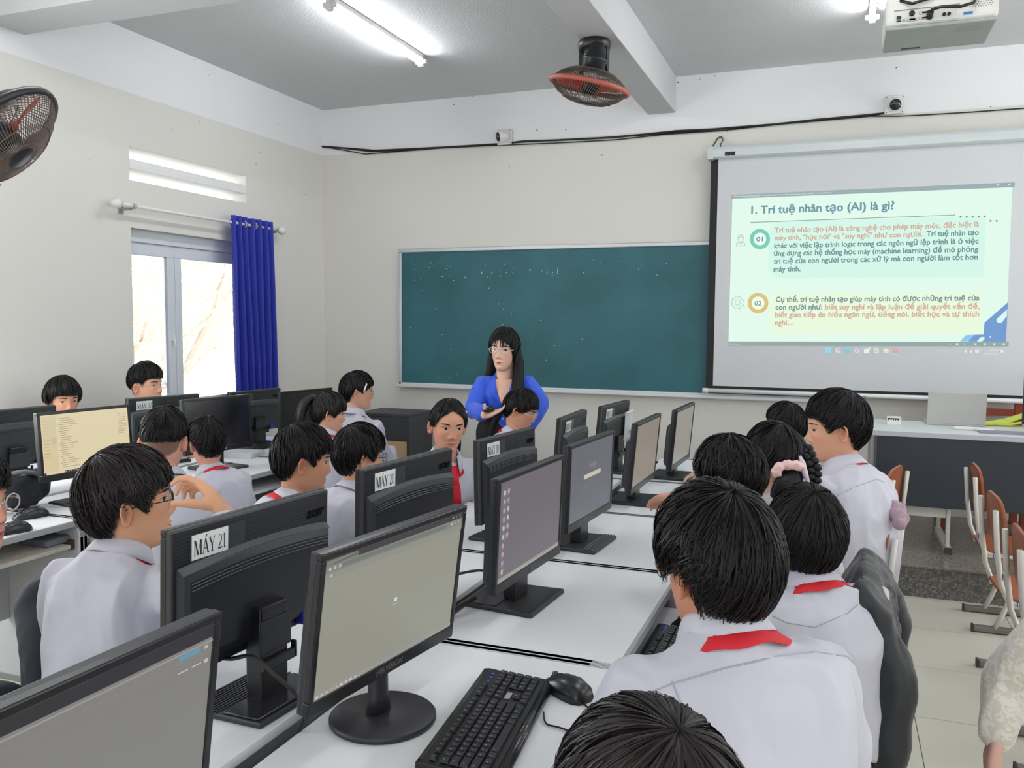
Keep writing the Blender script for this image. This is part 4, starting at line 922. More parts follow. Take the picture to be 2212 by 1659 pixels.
def ui_browser(so, T, W, b0, b1):
    it = [('window_strip', 0, 1, 0.955, 1, (62, 58, 62)), ('address_strip', 0, 1, 0.90, 0.955, (128, 130, 122)), ('address_field', 0.10, 0.86, 0.912, 0.945, (104, 116, 108)), ('bookmark_strip', 0, 1, 0.855, 0.90, (140, 141, 132)), ('browser_tab', 0.0, 0.20, 0.955, 0.992, (140, 141, 132))]
    for i in range(3): it.append(('toolbar_symbol', 0.02 + i * 0.03, 0.033 + i * 0.03, 0.918, 0.938, (205, 205, 198)))
    for i in range(3): it.append(('toolbar_symbol', 0.90 + i * 0.03, 0.912 + i * 0.03, 0.918, 0.938, (205, 205, 198)))
    for i in range(3): it.append(('window_button', 0.91 + i * 0.03, 0.92 + i * 0.03, 0.972, 0.982, (200, 200, 195)))
    it += [('toolbar_symbol', 0.03, 0.045, 0.868, 0.888, (200, 200, 190)), ('page_symbol', 0.492, 0.508, 0.47, 0.50, (226, 226, 222)), ('page_caption', 0.475, 0.525, 0.445, 0.450, (190, 188, 180)), ('taskbar', 0, 1, 0, 0.035, (150, 148, 146))]
    cols = ((220, 220, 220), (200, 200, 205), (215, 190, 170), (216, 150, 120), (220, 170, 150), (230, 225, 200), (222, 215, 200))
    for i in range(9): it.append(('taskbar_symbol', 0.012 + i * 0.030, 0.026 + i * 0.030, 0.010, 0.027, cols[i % 7]))
    ui_rect(so, T, W, b0, b1, it)
def ui_desktop(so, T, W, b0, b1):
    it = [('taskbar', 0, 1, 0, 0.045, (152, 148, 140))]
    cols = ((186, 182, 182), (170, 160, 160), (190, 150, 150), (150, 150, 156), (180, 178, 170))
    for i in range(10):
        v = 0.90 - i * 0.088; it.append(('desktop_icon', 0.045, 0.075, v - 0.03, v + 0.015, cols[i % 5])); it.append(('icon_caption', 0.04, 0.08, v - 0.045, v - 0.041, (150, 146, 148)))
        if i < 6: it.append(('desktop_icon', 0.10, 0.13, v - 0.025, v + 0.02, cols[(i + 2) % 5])); it.append(('icon_caption', 0.095, 0.135, v - 0.040, v - 0.036, (150, 146, 148)))
    for i in range(3): it.append(('taskbar_symbol', 0.30 + i * 0.06, 0.315 + i * 0.06, 0.012, 0.034, (196, 192, 184)))
    ui_rect(so, T, W, b0, b1, it)
def ui_search(so, T, W, b0, b1):
    it = [('search_field', 0.30, 0.70, 0.52, 0.58, (196, 188, 172))]
    for i in range(4): it.append(('shortcut_symbol', 0.33 + i * 0.1, 0.35 + i * 0.1, 0.42, 0.445, (132, 132, 140)))
    ui_rect(so, T, W, b0, b1, it); ui_text(so, T, W, b0, b1, 'Google', 0.41, 0.59, 0.66, 0.018, (136, 134, 142))
def ui_search_near(so, T, W, b0, b1):
    it = [('window_strip', 0, 1, 0.93, 1, (44, 44, 48)), ('address_line', 0, 1, 0.905, 0.915, (150, 148, 146)), ('address_line', 0, 1, 0.862, 0.868, (132, 130, 130)), ('sign_in_button', 0.86, 0.945, 0.875, 0.90, (96, 150, 172)), ('page_link', 0.86, 0.90, 0.808, 0.815, (190, 188, 182)), ('page_link', 0.915, 0.955, 0.808, 0.815, (190, 188, 182)), ('toolbar_symbol', 0.965, 0.98, 0.878, 0.896, (190, 180, 150)), ('toolbar_symbol', 0.968, 0.984, 0.80, 0.82, (190, 186, 180)), ('search_field', 0.25, 0.66, 0.305, 0.375, (222, 216, 190))]
    ui_rect(so, T, W, b0, b1, it); ui_text(so, T, W, b0, b1, 'Google', 0.33, 0.575, 0.44, 0.030, (206, 202, 190), 0.03)
def ui_settings(so, T, W, b0, b1):
    it = [('side_strip', 0.01, 0.16, 0.04, 0.98, (214, 198, 160)), ('side_picture', 0.07, 0.155, 0.66, 0.86, (196, 204, 166)), ('side_picture', 0.10, 0.155, 0.50, 0.62, (196, 186, 160)), ('side_picture', 0.06, 0.155, 0.05, 0.30, (222, 190, 138)), ('taskbar', 0.22, 0.8, 0.0, 0.035, (40, 36, 34)), ('taskbar', 0.0, 0.02, 0.0, 0.035, (40, 36, 34))]
    r = random.Random(2)
    for i in range(13): v = 0.90 - i * 0.055; it.append(('text_row', 0.02, 0.05 + r.uniform(0.01, 0.05), v, v + 0.006, (128, 116, 92)))
    for i in range(24): v = 0.92 - i * 0.036; it.append(('text_row', 0.18 + (0.02 if i % 3 else 0), 0.22 + r.uniform(0.04, 0.18), v, v + 0.006, (126, 114, 90)))
    for i in range(12): v = 0.90 - i * 0.032; it.append(('text_row', 0.87, 0.90 + r.uniform(0.0, 0.08), v, v + 0.006, (140, 128, 100)))
    for i in range(10): it.append(('taskbar_symbol', 0.225 + i * 0.03, 0.238 + i * 0.03, 0.01, 0.026, (216, 204, 180)))
    ui_rect(so, T, W, b0, b1, it)

D2 = math.radians
# right side of the middle row: screens facing right
monitor((-0.862, 0.735), D2(1.5), D2(7.0), 0.845, 0.49, 0.318, 'front', scr_mat('screen_grey_near', (126, 125, 122)), name_lab='monitor with a search page at the bottom left corner of the picture', off=0.0, ui=ui_search_near)
r1, T1 = monitor((-0.862, 1.520), D2(8.1), D2(7.4), 0.852, 0.485, 0.315, 'front', scr_mat('screen_grey_browser', (146, 146, 134)), name_lab='black monitor on a round foot showing a grey browser page', off=0.015, base_kind='round', ui=ui_browser)
s = MB(); text_on(s, 'HIKVISION', T1(-0.045, 0.011, 0.0012), T1(0.045, 0.011, 0.0012), T1(0, 1, 0) - T1(0, 0, 0), bold=0.03, shear=0.15); s.build('brand_letters', mat('logo_silver', (130, 132, 136), 0.4), r1)
r2_, T2 = monitor((-0.878, 2.340), D2(3.5), D2(2.2), 0.838, 0.485, 0.322, 'front', scr_mat('screen_dim_desktop', (104, 100, 106)), name_lab='monitor with dim desktop icons behind the round-footed monitor', off=0.05, ui=ui_desktop)
r3_, T3 = monitor((-0.889, 3.045), D2(4.0), D2(1.6), 0.842, 0.482, 0.312, 'front', scr_mat('screen_dim_search', (96, 98, 106)), name_lab='monitor with a dim search page, third from the camera on the right side', off=0.05, base_kind='ribbed', ui=ui_search)
for rr, TT_ in ((r2_, T2), (r3_, T3)):
    s = MB(); text_on(s, 'acer', TT_(-0.012, 0.010, 0.0012), TT_(0.014, 0.010, 0.0012), TT_(0, 1, 0) - TT_(0, 0, 0), bold=0.03, shear=0.2); s.build('brand_letters', mat('logo_silver', (130, 132, 136), 0.4), rr)
monitor((-0.865, 3.890), D2(1.0), D2(5.0), 0.822, 0.485, 0.318, 'front', scr_mat('screen_brown_reflection', (132, 122, 112)), name_lab='thin monitor with a brownish screen, fourth on the right side', off=0.04)  # brown glow stands in for light reflected in the screen
monitor((-0.812, 4.590), D2(1.6), D2(4.8), 0.818, 0.485, 0.318, 'front', scr_mat('screen_grey_reflection', (138, 134, 128)), name_lab='farthest monitor on the right side with a pale grey screen', off=0.04)  # grey glow stands in for reflected room light
# left side of the middle row: backs to the camera
m21, TM21 = monitor((-1.160, 1.505), D2(4.6), D2(2.0), 0.872, 0.480, 0.305, 'back', num='21', name_lab='black monitor beside the boy resting his chin, labelled MÁY 21', off=0.035, base_kind='acer')
monitor((-1.185, 2.244), D2(6.3), D2(0.8), 0.880, 0.468, 0.295, 'back', num='20', name_lab='black monitor between the scarf boy and the facing girl, labelled MÁY 20', off=0.02, base_kind='acer')
monitor((-1.180, 3.042), D2(5.9), D2(-1.5), 0.840, 0.465, 0.312, 'back', num='19', name_lab='black monitor right of the girl with hair clips, labelled MÁY 19', off=0.01, base_kind='acer')
monitor((-1.175, 3.854), D2(-1.9), D2(4.0), 0.868, 0.453, 0.282, 'back', num='18', name_lab='greenish black monitor seen from behind, next to the one with a paper sheet', off=0.02, base_kind='acer', green=True)
m17, TM17 = monitor((-1.175, 4.652), D2(4.8), D2(5.0), 0.850, 0.459, 0.282, 'back', num='17', name_lab='monitor seen from behind with a white paper sheet hung on it', off=0.02, base_kind='acer', green=True)
monitor((-1.165, 0.585), D2(4.6), D2(2.0), 0.872, 0.480, 0.305, 'back', num='22', name_lab='ridged edge of a black monitor at the left border of the picture', off=0.035, base_kind='acer')
# left row
monitor((-3.141, 2.875), D2(6.5), D2(-4.5), 0.881, 0.460, 0.300, 'front', scr_mat('screen_cream', (222, 208, 172)), name_lab='monitor with a bright cream-coloured settings page', ui=ui_settings, off=0.03)
monitor((-3.22, 3.835), D2(12.6), D2(-4.0), 0.850, 0.450, 0.303, 'front', name_lab='black switched-off monitor behind the two boys of the left row', off=0.03)
monitor((-3.21, 4.652), D2(10.3), D2(1.5), 0.855, 0.460, 0.280, 'front', name_lab='black switched-off monitor beside the girl with the ponytail', off=0.03)
monitor((-3.690, 2.945), D2(5.2), D2(1.6), 0.867, 0.46, 0.281, 'back', name_lab='dark monitor seen from behind at the left edge, beside the cream screen', off=0.02, base_kind='acer', green=True)
monitor((-3.640, 3.884), D2(13.5), D2(2.0), 0.858, 0.459, 0.280, 'back', num='02', name_lab='dark monitor seen from behind, labelled MÁY 02', off=0.02, base_kind='acer', green=True)
monitor((-3.600, 4.658), D2(6.3), D2(2.5), 0.842, 0.46, 0.277, 'back', num='03', name_lab='dark monitor seen from behind below the blue curtain', off=0.02, base_kind='acer', green=True)

# ---- paper sheet hung over monitor 17
def hung_paper():
    p = [ony(0, 0, 1)]
    W_ = 0.075
    r = empty('paper_sheet', m17.location, m17.rotation_euler.z, 'white paper sheet with printed words hanging on the back of a monitor', 'paper')
    s = MB(); V = []; nu, nv = 8, 14
    for j in range(nv + 1):
        w = j / nv
        for i in range(nu + 1):
            u = i / nu
            a = -0.20 + 0.135 * u + 0.02 * w; b = 0.225 - 0.275 * w
            c = -0.062 - 0.010 * math.sin(w * 5) * w - 0.004 * math.sin(u * 6 + w * 3)
            V.append(TM17(a, b, c))
    s.smooth = True; s.add(V, [(j * (nu + 1) + i, j * (nu + 1) + i + 1, (j + 1) * (nu + 1) + i + 1, (j + 1) * (nu + 1) + i) for j in range(nv) for i in range(nu)])
    s.build('sheet', M_LABEL, r)
    s = MB(); up = TM17(0, 1, 0) - TM17(0, 0, 0)
    text_on(s, 'TIỂU HỌC', TM17(-0.105, 0.105, -0.078), TM17(-0.165, 0.105, -0.078), up, bold=0.02, height=0.022)
    text_on(s, 'NGUYỄN DUY TRINH', TM17(-0.072, 0.058, -0.080), TM17(-0.185, 0.058, -0.080), up, bold=0.02, height=0.022)
    s.build('lettering', M_INK, r)
    s = MB(); a = TM17(-0.195, 0.228, -0.06); b = TM17(-0.07, 0.222, -0.062); s.tube([a, b], 0.008, 8); s.build('folded_top', M_LABEL, r)
hung_paper()

# ---- cables on the desks
def wire(name, pts, r, label, m=None, group=None):
    pts = [Vector(p) for p in pts]; o0 = pts[0].copy(); fine = []
    k = len(pts)
    for i in range(k - 1):
        p0, p1, p2, p3 = pts[max(i - 1, 0)], pts[i], pts[i + 1], pts[min(i + 2, k - 1)]
        for t in (0, 0.2, 0.4, 0.6, 0.8):
            fine.append(0.5 * ((2 * p1) + (-p0 + p2) * t + (2 * p0 - 5 * p1 + 4 * p2 - p3) * t * t + (-p0 + 3 * p1 - 3 * p2 + p3) * t ** 3) - o0)
    fine.append(pts[-1] - o0)
    s = MB(); s.smooth = True; s.tube(fine, r, 8); o = s.build(name, m or mat('cable_black', (18, 18, 20), 0.45)); o.location = o0
    return tag(o, label, 'cable', group)
mp = m21.matrix_basis
P_plug = mp @ (TM21(-0.24 + 0.095, 0.030, -0.040) + Vector((-0.002, 0, -0.03)))
wire('video_cable', [P_plug, P_plug + Vector((0.02, 0.02, -0.05)), P_plug + Vector((0.06, 0.02, -0.10)), Vector((-1.035, 1.66, 0.76)), Vector((-1.022, 1.64, 0.68))], 0.0045, 'video cable hanging from the blue plug of monitor 21')
wire('power_cable', [at(468, 1420, 1.80), at(500, 1423, 1.77), at(545, 1418, 1.74), at(590, 1455, 1.72), at(640, 1500, 1.71), at(662, 1535, 1.71), Vector((-1.022, 1.42, 0.70))], 0.0045, 'power cable looping round the stand of monitor 21')
wire('video_cable', [Vector((-0.955, 1.86, 0.93)), onz(1035, 1232, 0.83), onz(1052, 1255, 0.78), Vector((-1.015, 2.09, 0.757)), Vector((-1.022, 2.02, 0.70))], 0.004, 'thin cable curving down behind the round-footed monitor')
wire('video_cable', [Vector((-0.955, 2.22, 0.785)), Vector((-0.985, 2.13, 0.770)), Vector((-1.005, 2.05, 0.762)), Vector((-1.022, 1.98, 0.74)), Vector((-1.022, 1.90, 0.66))], 0.006, 'cable with a round filter behind the dim desktop monitor')
wire('video_cable', [Vector((-0.93, 3.80, 0.80)), Vector((-0.97, 3.66, 0.775)), Vector((-1.0, 3.58, 0.77)), Vector((-1.022, 3.45, 0.72)), Vector((-1.022, 3.40, 0.66))], 0.006, 'black cable trailing behind the brownish monitor')
wire('video_cable', [Vector((-0.88, 4.50, 0.84)), Vector((-0.93, 4.38, 0.80)), Vector((-0.99, 4.28, 0.775)), Vector((-1.022, 4.2, 0.70))], 0.005, 'black cable trailing behind the farthest monitor')

# ---- keyboards and mice
M_KB = mat('keyboard_body', (22, 23, 27), 0.4); M_KEY = mat('key_cap', (34, 35, 40), 0.42); M_LEG = mat('key_legend', (150, 152, 160), 0.6)
key_meshes = {}
def key_mesh(w, d):
    k = (round(w, 4), round(d, 4))
    if k not in key_meshes:
        s = MB(); h = 0.0055; i = 0.0016
        s.loft([[(-w / 2, -d / 2, 0), (w / 2, -d / 2, 0), (w / 2, d / 2, 0), (-w / 2, d / 2, 0)], [(-w / 2 + i, -d / 2 + i, h), (w / 2 - i, -d / 2 + i, h), (w / 2 - i, d / 2 - i * 0.6, h), (-w / 2 + i, d / 2 - i * 0.6, h)]])
        s.cur = 1; s.add([(-w / 2 + 0.004, 0.0, h + 0.0002), (-w / 2 + 0.0066, 0.0, h + 0.0002), (-w / 2 + 0.0066, 0.0035, h + 0.0002), (-w / 2 + 0.004, 0.0035, h + 0.0002)], [(0, 1, 2, 3)])
        key_meshes[k] = s.mesh('key', [M_KEY, M_LEG])
    return key_meshes[k]
def keyboard(loc, rz, label, palm=True):
    r = empty('keyboard', loc, rz, label, 'keyboard')
    Wk, Dk = 0.222, 0.082
    s = MB(); s.prism([(-Dk + 0.0, 0.0), (Dk, 0.0), (Dk, 0.026), (Dk - 0.012, 0.028), (-Dk + 0.030, 0.016), (-Dk + 0.004, 0.012), (-Dk, 0.008)], 'x', -Wk, Wk); s.build('body', M_KB, r, 0.003)
    if palm:
        s = MB(); s.smooth = True; s.tube([(-Wk + 0.002, -Dk + 0.006, 0.011), (Wk - 0.002, -Dk + 0.006, 0.011)], 0.0115, 12); s.build('palm_roll', mat('keyboard_gloss', (30, 31, 35), 0.22), r)
    s = MB(); s.box(-Wk + 0.01, Wk - 0.01, Dk - 0.013, Dk - 0.003, 0.0262, 0.0285); s.build('top_strip', mat('keyboard_gloss', (30, 31, 35), 0.22), r)
    slope = math.atan2(0.012, 0.122)
    def row(y, xs):
        z = 0.0175 + (y + Dk - 0.03) * math.tan(slope) * 0.98
        for (x, w, d) in xs:
            o = bpy.data.objects.new('key', key_mesh(w - 0.0018, d - 0.0018)); col.objects.link(o); o.parent = r; o.location = (x, y, z); o.rotation_euler = (slope, 0, 0)
    u = 0.0186; x0 = -Wk + 0.012
    ys = [-0.046, -0.0268, -0.0080, 0.0108, 0.0296]; yf = 0.0520
    row(yf, [(x0 + u * (i + 0.5) + (0.009 if i > 0 else 0) + (0.009 if i > 4 else 0) + (0.008 if i > 8 else 0), u, 0.014) for i in range(13)])
    row(ys[4], [(x0 + u * (i + 0.5), u, u) for i in range(13)] + [(x0 + u * 14, 2 * u, u)])
    row(ys[3], [(x0 + u * 0.75, 1.5 * u, u)] + [(x0 + u * (i + 2), u, u) for i in range(12)] + [(x0 + u * 14.25, 1.5 * u, u)])
    row(ys[2], [(x0 + u * 0.875, 1.75 * u, u)] + [(x0 + u * (i + 2.25), u, u) for i in range(11)] + [(x0 + u * 13.875, 2.25 * u, u)])
    row(ys[1], [(x0 + u * 1.125, 2.25 * u, u)] + [(x0 + u * (i + 2.75), u, u) for i in range(10)] + [(x0 + u * 13.625, 2.75 * u, u)])
    row(ys[0], [(x0 + u * (0.625 + i * 1.25), 1.25 * u, u) for i in range(3)] + [(x0 + u * 6.875, 6.25 * u, u)] + [(x0 + u * (10.625 + i * 1.25), 1.25 * u, u) for i in range(4)])
    xn = x0 + u * 15.4
    for y in (yf, ys[4], ys[3]): row(y, [(xn + u * (i + 0.5), u, u if y != yf else 0.014) for i in range(3)])
    row(ys[1], [(xn + u * 1.5, u, u)]); row(ys[0], [(xn + u * (i + 0.5), u, u) for i in range(3)])
    xk = xn + u * 3.35
    for y in ys[1:]: row(y, [(xk + u * (i + 0.5), u, u) for i in range(4)])
    row(ys[0], [(xk + u, 2 * u, u), (xk + u * 2.5, u, u), (xk + u * 3.5, u, u)])
    s = MB(); s.box(xn + 0.012, xn + 0.042, ys[2] - 0.006, ys[2] + 0.006, 0.0205, 0.0222); s.build('brand_plate', mat('plate_silver', (170, 172, 178), 0.35), r)
    for i in range(3): s = MB(); s.box(xk + 0.012 + i * 0.02, xk + 0.016 + i * 0.02, yf - 0.002, yf + 0.002, 0.0275, 0.0285); s.build('indicator_light', mat('led_blue', (40, 60, 160), 0.4, emit=(70, 100, 255), estr=0.6 if i == 0 else 0.02), r)
    return r
ka, kb_, kc, kd = onz(835, 1648, DZ + .01), onz(1085, 1466, DZ + .02), onz(1228, 1510, DZ + .01), onz(1010, 1690, DZ)
keyboard((-0.640, 1.575, DZ), D2(90 + 6), 'black full-size keyboard lying on the desk beside the round-footed monitor')
keyboard((-0.398, 2.285, DZ - 0.098), D2(90), 'black keyboard on the pulled-out tray beside the boy in front')
def mouse(loc, rz, label, sc_=1.0):
    r = empty('computer_mouse', loc, rz, label, 'mouse', 'computer mice')
    s = MB(); s.smooth = True; rings = []
    prof = [(-0.060, 0.001, 0.008), (-0.058, 0.020, 0.018), (-0.045, 0.029, 0.031), (-0.020, 0.032, 0.039), (0.010, 0.030, 0.036), (0.035, 0.027, 0.026), (0.050, 0.024, 0.017), (0.057, 0.016, 0.011), (0.059, 0.001, 0.008)]
    for x, w, h in prof:
        ring = []
        for k in range(20):
            t = 2 * PI * k / 20; yy = w * math.copysign(abs(math.cos(t)) ** 0.8, math.cos(t)); zz = h * max(0, math.sin(t)) ** 0.75 if math.sin(t) > 0 else 0.0
            ring.append((x * sc_, yy * sc_, (zz if zz > 0 else 0.0005) * sc_))
        rings.append(ring)
    s.loft(rings); s.build('shell', mat('mouse_shell', (26, 28, 32), 0.3), r)
    s = MB(); s.smooth = True; s.tube([(0.034 * sc_, -0.004, 0.027 * sc_), (0.034 * sc_, 0.004, 0.027 * sc_)], 0.007 * sc_, 12); s.build('scroll_wheel', mat('wheel_grey', (60, 60, 64), 0.5), r)
    s = MB(); s.tube([(0.012 * sc_, 0, 0.0365 * sc_), (0.030 * sc_, 0, 0.0300 * sc_), (0.048 * sc_, 0, 0.0190 * sc_)], 0.0012, 4); s.build('button_split', mat('split_dark', (8, 8, 9), 0.6), r)
    return r
mm_ = onz(1224, 1486, DZ + 0.012)
mouse((mm_.x, mm_.y, DZ), D2(150), 'black mouse on the desk beyond the loose keyboard', 1.12)
wire('mouse_cable', [Vector((mm_.x - 0.055, mm_.y + 0.03, DZ + 0.008)), onz(1163, 1467, DZ + .004), onz(1175, 1482, DZ + .004), onz(1215, 1495, DZ + .004), onz(1258, 1518, DZ + .004), onz(1276, 1545, DZ + .004), Vector((-0.44, 1.60, DZ - 0.02)), Vector((-0.40, 1.55, 0.62))], 0.002, 'thin mouse cable curling over the desk edge')
wire('keyboard_cable', [Vector((-0.556, 1.66, DZ + 0.008)), onz(1180, 1563, DZ + .004), onz(1210, 1572, DZ + .004), onz(1236, 1588, DZ + .004), Vector((-0.46, 1.50, DZ + 0.004)), Vector((-0.44, 1.46, 0.64))], 0.002, 'thin keyboard cable running to the desk edge')
mouse((-0.385, 2.560, DZ - 0.098), D2(175), 'black mouse on the keyboard tray beside the boy in front', 1.1)
p = onz(66, 1118, DZ); mouse((p.x, p.y, DZ), D2(-105), 'black mouse on the left-row desk beside the black bag', 1.15)
p = onz(22, 1150, DZ); mouse((p.x + 0.01, p.y, DZ), D2(-105), 'black mouse half hidden behind the face at the left edge', 1.15)
# ================================================================== people
def hermite(xs, ys, q):
    xs, ys, q = np.array(xs, float), np.array(ys, float), np.array(q, float)
    m = np.gradient(ys, xs); i = np.clip(np.searchsorted(xs, q) - 1, 0, len(xs) - 2)
    h = xs[i + 1] - xs[i]; t = (q - xs[i]) / h
    return (2 * t ** 3 - 3 * t ** 2 + 1) * ys[i] + (t ** 3 - 2 * t ** 2 + t) * h * m[i] + (-2 * t ** 3 + 3 * t ** 2) * ys[i + 1] + (t ** 3 - t ** 2) * h * m[i + 1]
HT = np.array([  # z, half width, front y, back y
    (-0.122, 0.030, 0.045, -0.040), (-0.116, 0.036, 0.066, -0.045), (-0.108, 0.042, 0.0775, -0.050), (-0.098, 0.0475, 0.0825, -0.054), (-0.085, 0.0535, 0.0845, -0.060), (-0.070, 0.0590, 0.0855, -0.067),
    (-0.055, 0.0635, 0.0870, -0.0745), (-0.040, 0.0670, 0.0885, -0.082), (-0.020, 0.0700, 0.0895, -0.090), (0.000, 0.0720, 0.0900, -0.0955), (0.020, 0.0735, 0.0925, -0.0985),
    (0.040, 0.0735, 0.0930, -0.0990), (0.060, 0.0705, 0.0890, -0.0955), (0.080, 0.0640, 0.0800, -0.0870), (0.098, 0.0535, 0.0650, -0.0725), (0.112, 0.0400, 0.0470, -0.0540), (0.121, 0.0240, 0.0280, -0.0340), (0.1245, 0.0060, 0.0060, -0.0120)])
def head_geo(female=False, jaw=1.0, child=True):
    zs = np.concatenate([np.linspace(-0.122, -0.1, 8), np.linspace(-0.097, 0.045, 50), np.linspace(0.05, 0.1245, 18)])
    hw, yf, yb = (hermite(HT[:, 0], HT[:, c], zs) for c in (1, 2, 3))
    low = np.clip((-0.02 - zs) / 0.09, 0, 1); hw = hw * (1 - low * (0.10 if female else 0.03)) * (1 + low * (jaw - 1))
    nf, nb = 56, 22
    th = np.concatenate([np.linspace(-1.75, 1.75, nf), np.linspace(1.75, 2 * PI - 1.75, nb + 2)[1:-1]])
    T, Z = np.meshgrid(th, zs); HW = hw[:, None]; YF = yf[:, None]; YB = yb[:, None]
    yc = -0.010; s, c = np.sin(T), np.cos(T); e = 0.92
    X = HW * np.sign(s) * np.abs(s) ** e
    Y = np.where(c > 0, yc + (YF - yc) * np.abs(c) ** 0.95, yc + (yc - YB) * -np.abs(c))
    fr = np.clip(c * 1.6, 0, 1)
    g = lambda x0, z0, sx, sz: np.exp(-((X - x0) / sx) ** 2 - ((Z - z0) / sz) ** 2)
    # nose
    prof = np.interp(Z, [-0.060, -0.047, -0.041, -0.034, -0.027, -0.015, 0.0, 0.015, 0.032], [0, 0.000, 0.008, 0.0185, 0.0205, 0.0155, 0.0095, 0.0050, 0.0])
    wid = np.interp(Z, [-0.05, -0.038, -0.025, -0.01, 0.02], [0.0145, 0.0145, 0.0105, 0.0080, 0.0085])
    dY = prof * (0.82 if child or female else 1.0) * np.exp(-(np.abs(X) / wid) ** 2.2)
    dY += 0.0045 * (g(0.0145, -0.037, 0.006, 0.007) + g(-0.0145, -0.037, 0.006, 0.007))
    dY -= 0.0062 * (g(0.033, 0.010, 0.017, 0.011) + g(-0.033, 0.010, 0.017, 0.011))
    dY += 0.0022 * (g(0.030, 0.031, 0.020, 0.007) + g(-0.030, 0.031, 0.020, 0.007))
    dY += 0.0030 * (g(0.042, -0.022, 0.018, 0.018) + g(-0.042, -0.022, 0.018, 0.018))
    dY += 0.0052 * g(0, -0.0625, 0.022, 0.0050) + 0.0050 * g(0, -0.0745, 0.018, 0.0050) - 0.0030 * g(0, -0.0685, 0.024, 0.0020)
    dY += 0.0050 * g(0, -0.098, 0.017, 0.012) - 0.0025 * g(0, -0.084, 0.02, 0.005)
    Y = Y + dY * fr
    if child: Z = np.where(Z < 0, Z * 0.93, Z)
    nr, n = Z.shape; V = np.stack([X, Y, Z], -1).reshape(-1, 3)
    F = [(i * n + j, i * n + (j + 1) % n, (i + 1) * n + (j + 1) % n, (i + 1) * n + j) for i in range(nr - 1) for j in range(n)]
    F = [f[::-1] for f in F]
    F.append(tuple(range(n))); F.append(tuple(range((nr - 1) * n, nr * n))[::-1])
    return V, F
def ear_geo(side):
    rs = [(0.0, 0.003), (0.3, 0.002), (0.5, 0.004), (0.66, 0.010), (0.80, 0.0135), (0.92, 0.0125), (1.0, 0.009), (0.97, 0.003), (0.80, -0.006), (0.60, -0.012)]
    n = 22; V = []
    for r, h in rs:
        for k in range(n):
            t = 2 * PI * k / n; yy = 0.0165 * math.cos(t) * (1.0 if math.sin(t) > -0.2 else 0.82) ; zz = 0.0315 * math.sin(t)
            x = h; y = yy * r - 0.002 - (0.002 if math.sin(t) < -.5 else 0); z = zz * r
            x += 0.006 * (-y / 0.017) + 0.003
            a = math.radians(18); x, y = x * math.cos(a) - y * math.sin(a) * 0.9, x * math.sin(a) * 0.2 + y * math.cos(a)
            V.append((side * (0.0705 + x), y - 0.012, z - 0.003 + 0.06 * 0))
    F = []
    for i in range(len(rs) - 1):
        for k in range(n):
            f = (i * n + k, i * n + (k + 1) % n, (i + 1) * n + (k + 1) % n, (i + 1) * n + k); F.append(f if side > 0 else f[::-1])
    return np.array(V), F

